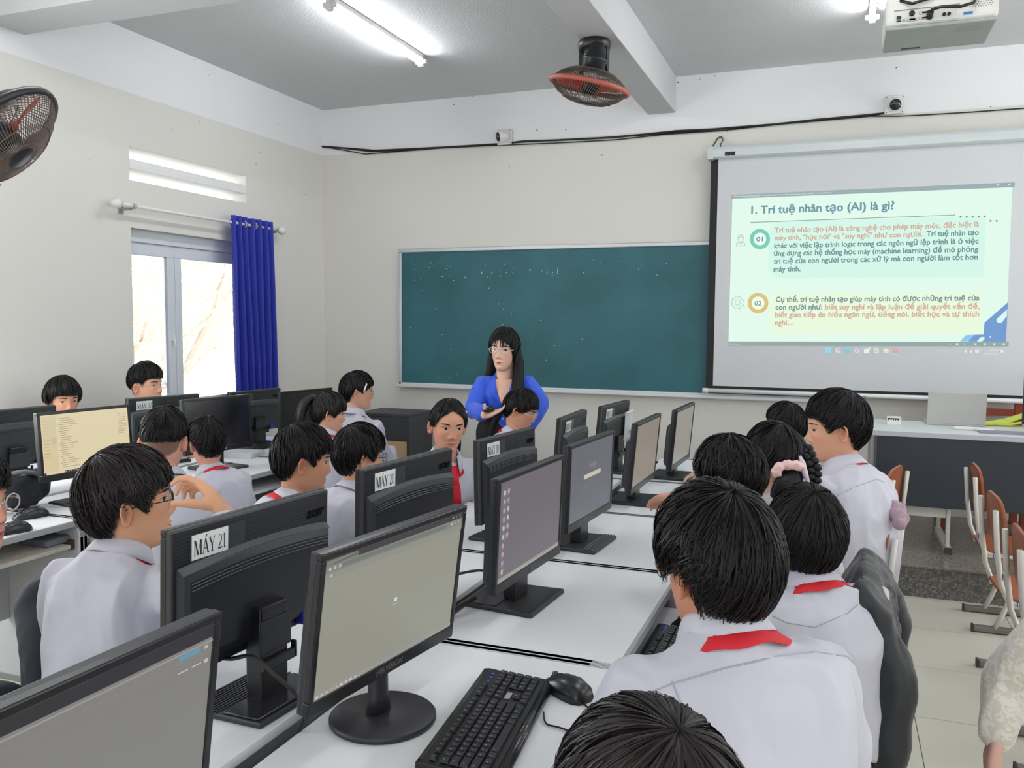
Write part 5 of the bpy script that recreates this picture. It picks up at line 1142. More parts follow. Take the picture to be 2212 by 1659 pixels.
ELL_C = np.array((0.0, -0.004, 0.021)); ELL_A = np.array((0.0765, 0.1005, 0.1055))
class Scalp:
    """hair laid out on meridians running from the whorl at the crown to the hairline"""
    def __init__(s, line, thick, tilt=24, taper=0.16):
        s.taper = taper
        a = math.radians(tilt); s.R = np.array(((1, 0, 0), (0, math.cos(a), -math.sin(a)), (0, math.sin(a), math.cos(a))))
        s.line = line; s.thick = thick; s.th = np.linspace(-PI, PI, 181)
        al = np.linspace(0.02, 2.9, 160); s.amax = np.zeros(181)
        for i, t in enumerate(s.th):
            p = s.pt(np.full(160, t), al, np.zeros(160)); az = np.degrees(np.abs(np.arctan2(p[:, 0], p[:, 1])))
            zl = np.interp(az, line[0], line[1]); bad = np.nonzero(p[:, 2] < zl)[0]
            s.amax[i] = al[bad[0]] if len(bad) else 2.9
        k = np.ones(5) / 5; s.amax = np.convolve(np.concatenate([s.amax[-3:-1], s.amax, s.amax[1:3]]), k, 'valid')
    def pt(s, th, al, off):
        d = np.stack([np.sin(al) * np.sin(th), np.sin(al) * np.cos(th), np.cos(al)], -1) @ s.R.T
        t = 1 / np.sqrt(((d / ELL_A) ** 2).sum(-1)); return ELL_C + d * (t + off)[:, None]
    def thk(s, p):
        az = np.degrees(np.abs(np.arctan2(p[:, 0], p[:, 1]))); hz = np.clip((p[:, 2] + 0.06) / 0.18, 0, 1)
        top = s.thick[0]; side = s.thick[1]; back = s.thick[2]
        lowv = np.interp(az, [0, 60, 110, 180], [s.thick[3] if len(s.thick) > 3 else side, side, side, back])
        return lowv * (1 - hz ** 1.5) + top * hz ** 1.5
    def am(s, th): return np.interp((th + PI) % (2 * PI) - PI, s.th, s.amax)
    def shell(s, seed=0, lump=0.15):
        nt, na = 72, 22; th = np.linspace(-PI, PI, nt + 1)[:-1]; V = []
        for j in range(na + 1):
            f = j / na; al = s.am(th) * f + 1e-3; p0 = s.pt(th, al, np.zeros(nt)); tk = s.thk(p0)
            edge = np.clip((1 - f) / s.taper, 0, 1) ** 0.7; lumpv = 1 + lump * np.sin(th * 9 + seed) * np.sin(f * 5 + seed * 2 + th * 4) + lump * 0.6 * np.sin(th * 23 + seed * 3)
            V.append(s.pt(th, al, tk * (0.25 + 0.75 * edge) * lumpv))
        al = s.am(th) * 0.985; V.append(s.pt(th, al, np.full(nt, -0.012)))
        V = np.concatenate(V); F = [(j * nt + i, j * nt + (i + 1) % nt, (j + 1) * nt + (i + 1) % nt, (j + 1) * nt + i) for j in range(na + 1) for i in range(nt)]
        return V, [f[::-1] for f in F]
    def strands(s, N, messy, seed, width=0.0032, length=(0.3, 0.6), swirl=0.3, over=0.10, tuft=0.0):
        r = np.random.default_rng(seed); K = 7
        th0 = r.uniform(-PI, PI, N); s0 = np.clip(r.beta(1.0, 1.1, N) * 0.80, 0.0, 0.8); ds = r.uniform(*length, N)
        cl = r.integers(0, max(8, N // 14), N); ct = np.round(th0 * 9) * 1.7 + np.round(s0 * 4) * 2.9
        w = r.uniform(0.6, 1.2, N) * width; lift = r.uniform(-0.1, 1, N); tip = r.uniform(-0.6, 1.0, N); dr = r.normal(0, 0.07, N) * (1 + messy) + swirl * 0.5 + (0.12 + 0.35 * messy) * np.sin(ct * 7.3)
        phase = r.uniform(0, 6.28, N); P = []
        for k in range(K):
            t = k / (K - 1); f = np.minimum(s0 + ds * t, 1.0 + over * (0.3 + messy) * r.uniform(0.0, 1, N) * t)
            th = (th0 * (1 - 0.35 * tuft * t) + ct * 0.35 * tuft * t) * 0 + th0 + dr * t * (0.4 + s0) + 0.05 * messy * np.sin(phase + 5 * t)
            al = s.am(th) * f + 1e-3; p0 = s.pt(th, al, np.zeros(N)); tk = s.thk(p0)
            edge = np.clip((1.02 - f) / s.taper, 0.1, 1) ** 0.7
            off = tk * (0.25 + 0.75 * edge) + 0.0012 + (0.004 + 0.006 * messy) * lift * np.sin(PI * min(1, t * 0.9)) + tip * 0.010 * messy * t ** 2 + 0.004 * messy * np.sin(ct * 5 + 2) * t
            P.append(s.pt(th, al, off))
        P = np.stack(P, 1)
        T = np.gradient(P, axis=1); nrm = P - ELL_C; nrm /= np.linalg.norm(nrm, axis=-1, keepdims=True)
        S = np.cross(T, nrm); S /= np.linalg.norm(S, axis=-1, keepdims=True) + 1e-9
        roll = r.normal(0, 0.5, N)[:, None, None]; S = S * np.cos(roll) + nrm * np.sin(roll)
        wk = (np.array([0.55, 0.9, 1.0, 1.0, 0.85, 0.6, 0.12]))[None, :, None] * w[:, None, None] * 0.5
        A, B = P - S * wk, P + S * wk
        V = np.stack([A, B], 2).reshape(-1, 3); base = np.arange(N)[:, None] * K * 2 + np.arange(K - 1)[None, :] * 2
        F = np.stack([base, base + 1, base + 3, base + 2], -1).reshape(-1, 4)
        return V, F.tolist()
def tail_geo(pts, rads, flat, N, seed, width=0.004, messy=0.2, spread=1.0):
    """a hank of hair along a curve: core tube plus strands; pts Nx3"""
    pts = [Vector(p) for p in pts]; fine = []; rr = []; k = len(pts)
    for i in range(k - 1):
        p0, p1, p2, p3 = pts[max(i - 1, 0)], pts[i], pts[i + 1], pts[min(i + 2, k - 1)]
        for t in np.linspace(0, 1, 6)[:-1]:
            fine.append(0.5 * ((2 * p1) + (-p0 + p2) * t + (2 * p0 - 5 * p1 + 4 * p2 - p3) * t * t + (-p0 + 3 * p1 - 3 * p2 + p3) * t ** 3)); rr.append(rads[i] * (1 - t) + rads[i + 1] * t)
    fine.append(pts[-1]); rr.append(rads[-1]); n = len(fine)
    mb = MB(); mb.tube(fine, rr, 14, True, flat)
    V = [np.array(v) for v in mb.v]; F = list(mb.f); r = np.random.default_rng(seed)
    nn = 14
    ringpts = np.array(mb.v[:n * nn]).reshape(n, nn, 3); cen = np.array([tuple(p) for p in fine])
    for i in range(N):
        a = r.uniform(0, nn); j0 = int(a) % nn; j1 = (j0 + 1) % nn; fr = a - int(a); s0 = int(r.uniform(0, n * 0.5)); s1 = min(n, s0 + int(r.uniform(0.35, 0.7) * n)) ; idx = list(range(s0, s1, 2))
        if len(idx) < 3: continue
        sc_ = r.uniform(0.75, 1.05 + 0.15 * messy); o = len(V); w = width * r.uniform(0.6, 1.3)
        for q, k2 in enumerate(idx):
            rp = ringpts[k2, j0] * (1 - fr) + ringpts[k2, j1] * fr; p = cen[k2] + (rp - cen[k2]) * (sc_ + 0.12 * messy * q / len(idx))
            tg = ringpts[k2, j1] - ringpts[k2, j0]; tg = tg / (np.linalg.norm(tg) + 1e-9); ww = w * 0.5 * (0.25 if q in (0, len(idx) - 1) else 1)
            V.append(p - tg * ww); V.append(p + tg * ww)
        F += [(o + 2 * q, o + 2 * q + 1, o + 2 * q + 3, o + 2 * q + 2) for q in range(len(idx) - 1)]
    return np.array(V), F

def mesh_from(name, V, F, m, smooth=True):
    me = bpy.data.meshes.new(name); me.from_pydata([tuple(v) for v in V], [], [tuple(f) for f in F]); me.materials.append(m)
    me.polygons.foreach_set('use_smooth', [smooth] * len(me.polygons)); me.update(); return me
def link(name, me, parent):
    o = bpy.data.objects.new(name, me); col.objects.link(o)
    if parent is not None: o.parent = parent
    return o
def remeshed(mb, voxel, smooth=6, fac=0.5):
    me = bpy.data.meshes.new('tmp'); me.from_pydata(mb.v, [], mb.f); o = bpy.data.objects.new('tmp', me); col.objects.link(o)
    a = o.modifiers.new('r', 'REMESH'); a.mode = 'VOXEL'; a.voxel_size = voxel
    if smooth: b = o.modifiers.new('s', 'SMOOTH'); b.iterations = smooth; b.factor = fac
    dg = bpy.context.evaluated_depsgraph_get(); out = bpy.data.meshes.new_from_object(o.evaluated_get(dg))
    bpy.data.objects.remove(o); bpy.data.meshes.remove(me); return out
def wrinkle(me, amp, scale, seed, stretch=(1, 1, 0.45)):
    n = len(me.vertices); co = np.empty(n * 3); me.vertices.foreach_get('co', co); co = co.reshape(-1, 3)
    nr = np.empty(n * 3); me.vertex_normals.foreach_get('vector', nr); nr = nr.reshape(-1, 3)
    q = co * scale; d = np.empty(n); off = Vector((seed * 3.1, seed * 1.7, seed))
    rot = Matrix.Rotation(0.6, 3, 'X') @ Matrix.Rotation(seed, 3, 'Z')
    for i in range(n):
        p = rot @ Vector((q[i, 0] * stretch[0], q[i, 1] * stretch[1], q[i, 2] * stretch[2])) + off
        d[i] = 1 - 2.2 * abs(noise.noise(p + 0.6 * Vector((noise.noise(p * 0.7), 0, 0)))) + 0.45 * (0.5 - abs(noise.noise(p * 2.3)))
    d = np.clip(d, -0.05, 1.3); co = co + nr * (amp * (d - 0.45))[:, None]; me.vertices.foreach_set('co', co.reshape(-1)); me.update()

M_SKIN = attr_mat('skin', 0.5, 0.35, 0.06)
M_HAIR = mat('black_hair', (17, 14, 15), 0.48, spec=0.26, var=0.3, vscale=90)
M_HAIRB = mat('dark_brown_hair', (30, 24, 24), 0.46, spec=0.35, var=0.3, vscale=90)
M_SHIRT = mat('white_shirt', (200, 200, 213), 0.8, var=0.02, vscale=6, bump=0.05, bscale=500, sheen=0.15)
M_SCARF = mat('red_scarf', (206, 22, 40), 0.65, bump=0.05, bscale=300)
M_TROUS = mat('navy_trousers', (24, 27, 40), 0.8, bump=0.05, bscale=300)
M_SHOE = mat('shoe_dark', (40, 40, 46), 0.6)
M_EYE = attr_mat('eye_surface', 0.15, 0.5)
BOY = ([0, 30, 50, 62, 72, 84, 98, 112, 128, 150, 180], [0.048, 0.048, 0.044, 0.020, -0.006, 0.022, 0.030, 0.006, -0.036, -0.056, -0.062])
PUDDING = ([0, 30, 50, 62, 75, 90, 105, 118, 135, 155, 180], [0.030, 0.030, 0.026, 0.010, -0.006, -0.004, 0.000, -0.008, -0.036, -0.056, -0.062])
GIRL = ([0, 20, 40, 58, 72, 85, 100, 115, 135, 160, 180], [0.066, 0.062, 0.050, 0.024, 0.004, 0.006, 0.010, -0.014, -0.046, -0.060, -0.064])
FADE = ([0, 30, 50, 62, 72, 84, 98, 112, 128, 150, 180], [0.052, 0.052, 0.048, 0.036, 0.022, 0.032, 0.036, 0.024, 0.008, 0.002, 0.0])

def smoothstep(x): x = np.clip(x, 0, 1); return x * x * (3 - 2 * x)
def capsule_chain(mb, pts, rads, n=12, flat=1.0):
    pts = [Vector(p) for p in pts]
    mb.tube(pts, rads, n, True, flat)
    for p, r in ((pts[0], rads[0]), (pts[-1], rads[-1])): ball(mb, p, r * 0.98, 10)
def ball(mb, c, r, n=10, sq=(1, 1, 1)):
    c = Vector(c); rings = [[(c.x + r * sq[0] * math.sin(a) * math.cos(t), c.y + r * sq[1] * math.sin(a) * math.sin(t), c.z + r * sq[2] * math.cos(a)) for t in np.linspace(0, 2 * PI, n + 1)[:-1]] for a in np.linspace(PI - 0.05, 0.05, n // 2 + 2)]
    mb.loft(rings, True)
def hand_geo(mb, wrist, d, nrm, side, curl=(0.35, 0.45, 0.5, 0.55), thumb=0.5, k=1.0, spread=0.08):
    """palm and five fingers: d = towards the fingers, nrm = direction the palm faces, side = +1 right hand"""
    W = Vector(wrist); d = Vector(d).normalized(); n = Vector(nrm); n = (n - d * n.dot(d)).normalized(); s = d.cross(n) * side
    # s points to the thumb side
    for i in range(4):
        o = (1.5 - i) * 0.0195 * k
        capsule_chain(mb, [W + s * (o * 0.75), W + d * 0.045 * k + s * o - n * 0.004 * k, W + d * 0.088 * k + s * o], [0.0155 * k, 0.0150 * k, 0.0120 * k], 10)
    L = [0.072, 0.080, 0.074, 0.058]
    for i in range(4):
        o = (1.5 - i) * 0.0195 * k; p = W + d * 0.088 * k + s * o; a = 0.0; pts = [p]; dd = (d + s * ((1.5 - i) * spread)).normalized()
        for q, fr in enumerate((0.46, 0.30, 0.24)):
            a += curl[i] * (0.8 if q == 0 else 1.1)
            v = dd * math.cos(a) + n * math.sin(a); p = p + v * (L[i] * fr * k); pts.append(p)
        mb.tube(pts, [0.0102 * k, 0.0092 * k, 0.0084 * k, 0.0066 * k], 9); ball(mb, pts[-1], 0.0068 * k, 8); ball(mb, pts[1], 0.0093 * k, 8); ball(mb, pts[2], 0.0085 * k, 8)
    p = W + d * 0.018 * k + s * 0.022 * k; v = (s * 0.75 + d * 0.75 + n * thumb).normalized(); pts = [p]
    for q, l in enumerate((0.040, 0.032, 0.026)):
        p = p + v * l * k; pts.append(p); v = (v + d * 0.25 + n * thumb * 0.4).normalized()
    mb.tube(pts, [0.0165 * k, 0.0135 * k, 0.0110 * k, 0.0085 * k], 9); ball(mb, pts[-1], 0.0086 * k, 8); ball(mb, pts[0], 0.016 * k, 8)

class Person: pass
def person(label, H, az, pitch=0, roll=0, body_az=None, lean=0.12, lean_dir=None, k=1.0, hair='short', line=BOY, thick=(0.026, 0.014, 0.014), messy=0.5, nstr=1100, hmat=None, tilt=24,
           skin=(206, 152, 124), female=False, scarf=True, glasses=None, face=True, eyes=1.0, gaze=0.0, sleeves='long', arms=None, hip=None, standing=False, shirt_mat=None, trousers_mat=None, voxel=0.0085, svoxel=0.0085,
           lips=(176, 96, 88), neck_drop=0.145, wr=0.006, collar=True, seed=1, knees=None, hand_curl=0.35, blade=0.0, group='students in white shirts', cat='person', twist=None, slouch=0.03, hands=True, brow=1.0, sh_w=1.0, taper=0.22, lap=False, elbow_out=0.03):
    P = Person(); H = Vector(H); azr = math.radians(az); bz = math.radians(az if body_az is None else body_az); P.H = H
    Rm = Matrix.Rotation(azr - PI / 2, 4, 'Z') @ Matrix.Rotation(-math.radians(pitch), 4, 'X') @ Matrix.Rotation(math.radians(roll), 4, 'Y')
    Mh = Matrix.Translation(H) @ Rm @ Matrix.Scale(k, 4); P.Mh = Mh
    bf = Vector((math.cos(bz), math.sin(bz), 0)); br = Vector((bf.y, -bf.x, 0))
    hf = Vector((math.cos(azr), math.sin(azr), 0))
    N = H + (bf * 0.5 + hf * 0.5).normalized() * (-0.028 * k) + Vector((0, 0, -neck_drop * k)) - bf * (0.02 * math.sin(math.radians(pitch)))
    seat = 0.47
    ld = bf if lean_dir is None else Vector(lean_dir)
    if hip is None: hip = Vector((N.x, N.y, 0)) - ld * lean; hip.z = (0.93 * k if standing else seat + 0.04)
    hip = Vector(hip)
    hipaz = bz if twist is None else math.radians(twist); hipf = Vector((math.cos(hipaz), math.sin(hipaz), 0)); hipr = Vector((hipf.y, -hipf.x, 0))
    ctrl = hip.lerp(N, 0.55) - bf * (slouch + 0.02)
    root = empty('person', (hip.x, hip.y, 0), 0, label, cat, group); O = Vector(root.location); P.root = root; P.O = O
    def L(v): return Vector(v) - O
    def spine(s):
        p = hip * (1 - s) ** 2 + ctrl * (2 * s * (1 - s)) + N * s * s; t = ((ctrl - hip) * (1 - s) + (N - ctrl) * s).normalized(); r = hipr.lerp(br, s).normalized()
        f = t.cross(r).normalized() * 1.0; r = f.cross(t).normalized(); return p, t, r, f
    P.N = N; P.spine = spine
    def ring(s, w, df, db, n=28, e=0.86):
        p, t, r, f = spine(s); out = []
        for q in np.linspace(0, 2 * PI, n + 1)[:-1]:
            c, sn = math.cos(q), math.sin(q); out.append(tuple(L(p + r * (w * math.copysign(abs(c) ** e, c)) + f * ((df if sn > 0 else db) * math.copysign(abs(sn) ** e, sn)))))
        return out
    # ---- arms
    ps, ts, rs, fs = spine(0.86); jt = {}
    A = {}
    for sd in (1, -1):
        sh = ps + rs * (sd * 0.150 * k * sh_w) + ts * (-0.004 * k)
        spec = (arms or {}).get(sd)
        if spec is None:
            el = sh + Vector((0, 0, -0.235 * k)) + bf * 0.09 + br * (sd * 0.045); wr_ = el + bf * (0.20 * k) - br * (sd * 0.07) + Vector((0, 0, 0.035)); spec = dict(el=el, wr=wr_)
            if lap: el = sh + Vector((0, 0, -0.23 * k)) + bf * 0.05 + br * (sd * elbow_out); spec = dict(el=el, wr=el + bf * (0.17 * k) - br * (sd * 0.09) + Vector((0, 0, -0.06)))
            if standing: spec = dict(el=sh + Vector((0, 0, -0.27)) + br * (sd * 0.05), wr=sh + Vector((0, 0, -0.50)) + bf * 0.08)
        A[sd] = (sh, Vector(spec['el']), Vector(spec['wr']), spec)
    P.arms = A
    # ---- skin body (one mesh): head, neck, trunk, arms, hands
    mb = MB()
    sw = sh_w
    mb.loft([ring(s, w * k * 0.76 * sw, a * k * 0.78, b * k * 0.78, 20) for s, w, a, b in ((0.0, .160, .108, .10), (.2, .150, .10, .10), (.45, .152, .10, .10), (.7, .166, .105, .105), (.86, .165, .09, .095), (.94, .115, .07, .075), (1.0, .062, .052, .056))])
    nb = Mh @ Vector((0, -0.022, -0.055)); capsule_chain(mb, [L(N - spine(1.0)[1] * 0.06), L(N), L(N.lerp(nb, 0.5)), L(nb)], [0.062 * k, 0.055 * k, 0.050 * k, 0.052 * k], 14)
    for sd in (1, -1):
        sh, el, wr_, spec = A[sd]
        capsule_chain(mb, [L(sh), L(sh.lerp(el, 0.5)), L(el)], [0.034 * k, 0.038 * k, 0.035 * k]); capsule_chain(mb, [L(el), L(el.lerp(wr_, 0.35)), L(wr_)], [0.037 * k, 0.036 * k, 0.025 * k])
        d = Vector(spec.get('d', (wr_ - el))).normalized(); nn = Vector(spec.get('n', (0, 0, -1)))
        if hands: hand_geo(mb, L(wr_ + d * 0.005), d, nn, sd, spec.get('curl', (hand_curl,) * 4), spec.get('thumb', 0.3), k)
    # legs
    if standing: kn = {sd: hip + br * (sd * 0.09) + Vector((0, 0, -0.44 * k)) + bf * 0.01 for sd in (1, -1)}; an = {sd: Vector((kn[sd].x, kn[sd].y, 0.09)) for sd in (1, -1)}
    else:
        kn = {sd: (Vector(knees[sd]) if knees and sd in knees else hip + hipf * (0.40 * k) + hipr * (sd * 0.10) + Vector((0, 0, 0.0))) for sd in (1, -1)}
        an = {sd: Vector((kn[sd].x, kn[sd].y, 0.09)) - hipf * 0.04 for sd in (1, -1)}
    for sd in (1, -1):
        hj = hip + hipr * (sd * 0.085 * k) + (Vector((0, 0, -0.02)) if not standing else Vector((0, 0, 0)))
        capsule_chain(mb, [L(hj), L(hj.lerp(kn[sd], 0.5)), L(kn[sd])], [0.07 * k, 0.062 * k, 0.05 * k]); capsule_chain(mb, [L(kn[sd]), L(kn[sd].lerp(an[sd], 0.4)), L(an[sd])], [0.05 * k, 0.045 * k, 0.033 * k])
    bm_ = remeshed(mb, voxel, 4, 0.5)
    nv = len(bm_.vertices); co = np.empty(nv * 3); bm_.vertices.foreach_get('co', co); bV = co.reshape(-1, 3); bF = [tuple(p.vertices) for p in bm_.polygons]; bpy.data.meshes.remove(bm_)
    hV, hF = head_geo(female, 1.06 if not standing else 1.0, not standing); eV1, eF1 = ear_geo(1); eV2, eF2 = ear_geo(-1)
    Ml = np.array((Matrix.Translation(-O) @ Mh)); tr = lambda V: V @ Ml[:3, :3].T + Ml[:3, 3]
    sk = np.array(lin(*skin))
    # colours on the head
    x, y, z = hV.T; cH = np.tile(sk, (len(hV), 1)); fr = (y > 0.03)
    zc_ = 0.0685 if standing else 0.0637; lipm = smoothstep(1.4 - 1.4 * np.sqrt((x / 0.0215) ** 2 + ((z + zc_) / 0.0085) ** 2)) * fr; lc = np.array(lin(*lips)); cH = cH * (1 - lipm[:, None]) + lc * lipm[:, None]
    ch = 0.25 * (np.exp(-((np.abs(x) - 0.042) / 0.018) ** 2 - ((z + 0.025) / 0.018) ** 2) + 0.7 * np.exp(-(x / 0.012) ** 2 - ((z + 0.03) / 0.01) ** 2)) * fr
    cH = cH * (1 - ch[:, None]) + np.array(lin(214, 120, 104)) * ch[:, None]
    mcr = (np.exp(-((z + zc_) / 0.0014) ** 2) * (np.abs(x) < 0.022) * fr * 0.55)[:, None]; cH = cH * (1 - mcr) + np.array(lin(96, 44, 40)) * mcr
    nos = (np.exp(-((np.abs(x) - 0.0075) / 0.0035) ** 2 - ((z + zc_ - 0.0255) / 0.0028) ** 2) * fr * 0.6)[:, None]; cH = cH * (1 - nos) + np.array(lin(90, 48, 40)) * nos
    if line is FADE or line is BOY:
        azv = np.degrees(np.abs(np.arctan2(x, y))); zl = np.interp(azv, BOY[0], BOY[1]); m_ = smoothstep((z - zl + 0.004) / 0.012) * (azv > 55) * 0.75
        m_ = m_[:, None]; cH = cH * (1 - m_) + np.array(lin(58, 46, 44)) * m_
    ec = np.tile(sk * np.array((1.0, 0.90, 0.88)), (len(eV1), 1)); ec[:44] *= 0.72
    V = np.concatenate([bV, tr(hV), tr(eV1), tr(eV2)]); C = np.concatenate([np.tile(sk, (nv, 1)), cH, ec, ec]); F = list(bF)
    for fl, o in ((hF, nv), (eF1, nv + len(hV)), (eF2, nv + len(hV) + len(eV1))): F += [tuple(i + o for i in f) for f in fl]
    me = mesh_from('body', V, F, M_SKIN); ca = me.color_attributes.new('Col', 'FLOAT_COLOR', 'POINT'); ca.data.foreach_set('color', np.concatenate([C, np.ones((len(C), 1))], 1).reshape(-1).astype(np.float32))
    P.body = link('body', me, root)
    # ---- face details laid on the head surface
    if face:
        bvh = BVHTree.FromPolygons([tuple(v) for v in hV], hF)
        def surf(px, pz, off):
            h = bvh.ray_cast(Vector((px, 0.3, pz)), Vector((0, -1, 0)))
            if h[0] is None: return Vector((px, 0.07, pz))
            return h[0] + Vector((0, off, 0)) + h[1] * 0.0004
        for sd in (1, -1):
            nu, nvv = 18, 10; V = []; C = []
            for j in range(nvv + 1):
                for i in range(nu + 1):
                    u = -1 + 2 * i / nu; w = j / nvv; hi = 0.0072 * eyes * (1 - abs(u) ** 2.2) ** 0.8; lo = -0.0052 * (1 - abs(u) ** 2.4)
                    px = sd * 0.0325 + u * 0.0165; pz = 0.0085 + lo + (hi - lo) * w + 0.0006 * u * sd
                    q = surf(px, pz, 0.0004 + 0.0022 * (1 - u * u) * math.sin(PI * w)); V.append(tr(np.array([tuple(q)]))[0])
                    dI = math.hypot(px - sd * 0.0325 - gaze, (pz - 0.0090) * 1.0)
                    c = lin(24, 16, 14) if dI < 0.0064 else lin(206, 194, 186)
                    if w > 0.82: c = lin(26, 20, 20)
                    if dI < 0.0014: c = lin(8, 6, 6)
                    C.append(c + (1,))
            me = mesh_from('eye', V, [(j * (nu + 1) + i, j * (nu + 1) + i + 1, (j + 1) * (nu + 1) + i + 1, (j + 1) * (nu + 1) + i) for j in range(nvv) for i in range(nu)], M_EYE)
            a_ = me.color_attributes.new('Col', 'FLOAT_COLOR', 'POINT'); a_.data.foreach_set('color', np.array(C, np.float32).reshape(-1)); link('eye', me, root)
            V = []; n2 = 12
            for i in range(n2 + 1):
                u = -1 + 2 * i / n2; px = sd * 0.034 + sd * u * 0.019; zc = 0.0285 + 0.0028 * (1 - ((u - 0.05) / 1.1) ** 2); wd_ = 0.0029 * brow * (1 - 0.75 * max(0, u) ** 1.5) * (1 - 0.4 * max(0, -u) ** 3)
                for w in (-1, 1): V.append(tr(np.array([tuple(surf(px, zc + w * wd_, 0.0009))]))[0])
            link('eyebrow', mesh_from('eyebrow', V, [(2 * i, 2 * i + 1, 2 * i + 3, 2 * i + 2) for i in range(n2)], M_HAIR), root)
    # ---- hair
    hm = hmat or M_HAIR
    S = Scalp(line, thick, tilt, taper); sv, sf = S.shell(seed, 0.12 if messy < 0.3 else 0.2); hair_o = link('hair', mesh_from('hair', tr(sv), sf, hm), root); P.hair = hair_o
    st, sF = S.strands(nstr, messy, seed, width=0.0024 if nstr > 2500 else (0.0034 if nstr > 1400 else 0.0042), tuft=1.0); ho = link('hair_strands', mesh_from('hair_strands', tr(st), sF, hm), hair_o); ho['kind'] = 'stuff'
    def tail(pts, rads, flat=0.7, N=90, messy=0.2, space='head', width=0.004):
        V, F = tail_geo(pts, rads, flat, N, seed + 5, width, messy)
        if space == 'head': V = tr(V)
        else: V = V - np.array(tuple(O))
        return link('hair_tail', mesh_from('hair_tail', V, F, hm), hair_o)
    P.tail = tail; P.tr = tr; P.L = L
    # ---- shirt: trunk and sleeves grown together
    sm = shirt_mat or M_SHIRT
    if True:
        mb = MB(); dz = 0.0
        prof = ((-0.10 if not standing else -0.02, .172, .120, .118), (0.0, .172, .122, .115), (.15, .166, .115, .108), (.35, .160, .110, .108), (.55, .168, .114, .114), (.75, .176, .114, .118), (.86, .172, .098, .106), (.93, .130, .080, .088), (.975, .086, .066, .072), (1.0, .070, .060, .066))
        if female and standing: prof = ((-0.02, .150, .105, .105), (0.12, .145, .10, .10), (.3, .134, .095, .095), (.5, .146, .112, .10), (.68, .158, .120, .105), (.80, .162, .100, .10), (.88, .150, .085, .09), (.93, .112, .07, .078), (.955, .085, .055, .070), (.965, .070, .045, .064))
        mb.loft([ring(s, w * k * sw, a * k, b * k, 32) for s, w, a, b in prof])
        for sd in (1, -1):
            sh, el, wr_, spec = A[sd]
            i0 = sh - rs * (sd * 0.05 * k)
            if sleeves == 'long':
                e2 = el.lerp(wr_, 0.88 if standing is False else 0.80)
                capsule_chain(mb, [L(i0), L(sh), L(sh.lerp(el, 0.45)), L(el)], [0.052 * k, 0.060 * k, 0.058 * k, 0.053 * k], 14); capsule_chain(mb, [L(el), L(el.lerp(wr_, 0.4)), L(e2)], [0.054 * k, 0.050 * k, 0.040 * k], 14)
            else:
                e2 = sh.lerp(el, 0.80); capsule_chain(mb, [L(i0), L(sh), L(sh.lerp(el, 0.4))], [0.052 * k, 0.060 * k, 0.064 * k], 14); mb.tube([L(sh.lerp(el, 0.3)), L(e2)], [0.066 * k, 0.068 * k], 16)
        me = remeshed(mb, svoxel, 7, 0.5); wrinkle(me, wr * 1.7, 8.0, seed); me.materials.clear(); me.materials.append(sm); me.polygons.foreach_set('use_smooth', [True] * len(me.polygons)); P.shirt = link('shirt', me, root)
    pN, tN, rN, fN = spine(1.0)
    NM = lambda a, rx, ry, zz: tuple(L(pN + rN * (rx * k * math.sin(a)) + fN * (ry * k * math.cos(a)) + tN * (zz * k)))
    if collar:
        s = MB(); s.smooth = True; aa = np.linspace(0.28, 2 * PI - 0.28, 41); rows = []
        for (rr, zz, pt_) in ((0.058, -0.012, 0), (0.0575, 0.020, 0), (0.0585, 0.033, 0), (0.0620, 0.036, 0), (0.0680, 0.028, 0), (0.0780, 0.008, 0.4), (0.0865, -0.010, 1.0)):
            row = []
            for a in aa:
                fcl = max(0.0, 1 - abs((a if a < PI else 2 * PI - a) - 0.28) / 0.9); dd = fcl ** 2
                row.append(NM(a, rr + 0.012 * pt_ * dd, (rr * 0.98 + 0.018 * pt_ * dd), zz - 0.012 * math.cos(a) * (0.5 if math.cos(a) > 0 else 0.2) - 0.028 * pt_ * dd))
            rows.append(row)
        n = len(aa); s.add([p for r_ in rows for p in r_], [(i * n + j, i * n + j + 1, (i + 1) * n + j + 1, (i + 1) * n + j) for i in range(len(rows) - 1) for j in range(n - 1)])
        o = s.build('collar', sm, root); md = o.modifiers.new('solid', 'SOLIDIFY'); md.thickness = 0.0022; md.offset = 1
    if scarf:
        thin = scarf == 'thin'
        s = MB(); s.smooth = True; aa = np.linspace(0.0, 2 * PI, 49)[:-1]; rows = []
        for (rx, ry, zz) in ((0.064, 0.062, 0.010), (0.074, 0.072, 0.006), (0.0885, 0.082, -0.013), (0.0885, 0.082, -0.015), (0.0885, 0.082, -0.017)) if thin else ((0.064, 0.062, 0.010), (0.074, 0.072, 0.006), (0.094, 0.086, -0.016), (0.112, 0.098, -0.030), (0.110, 0.096, -0.036)):
            rows.append([NM(a, rx, ry * (1.0 if math.cos(a) < 0 else 1.08), zz - 0.016 * max(0, math.cos(a)) - 0.004 + 0.003 * math.sin(7 * a) + (0.010 * max(0, -math.cos(a)))) for a in aa])
        n = len(aa); s.add([p for r_ in rows for p in r_], [(i * n + j, i * n + (j + 1) % n, (i + 1) * n + (j + 1) % n, (i + 1) * n + j) for i in range(len(rows) - 1) for j in range(n)])
        so = s.build('scarf', M_SCARF, root)
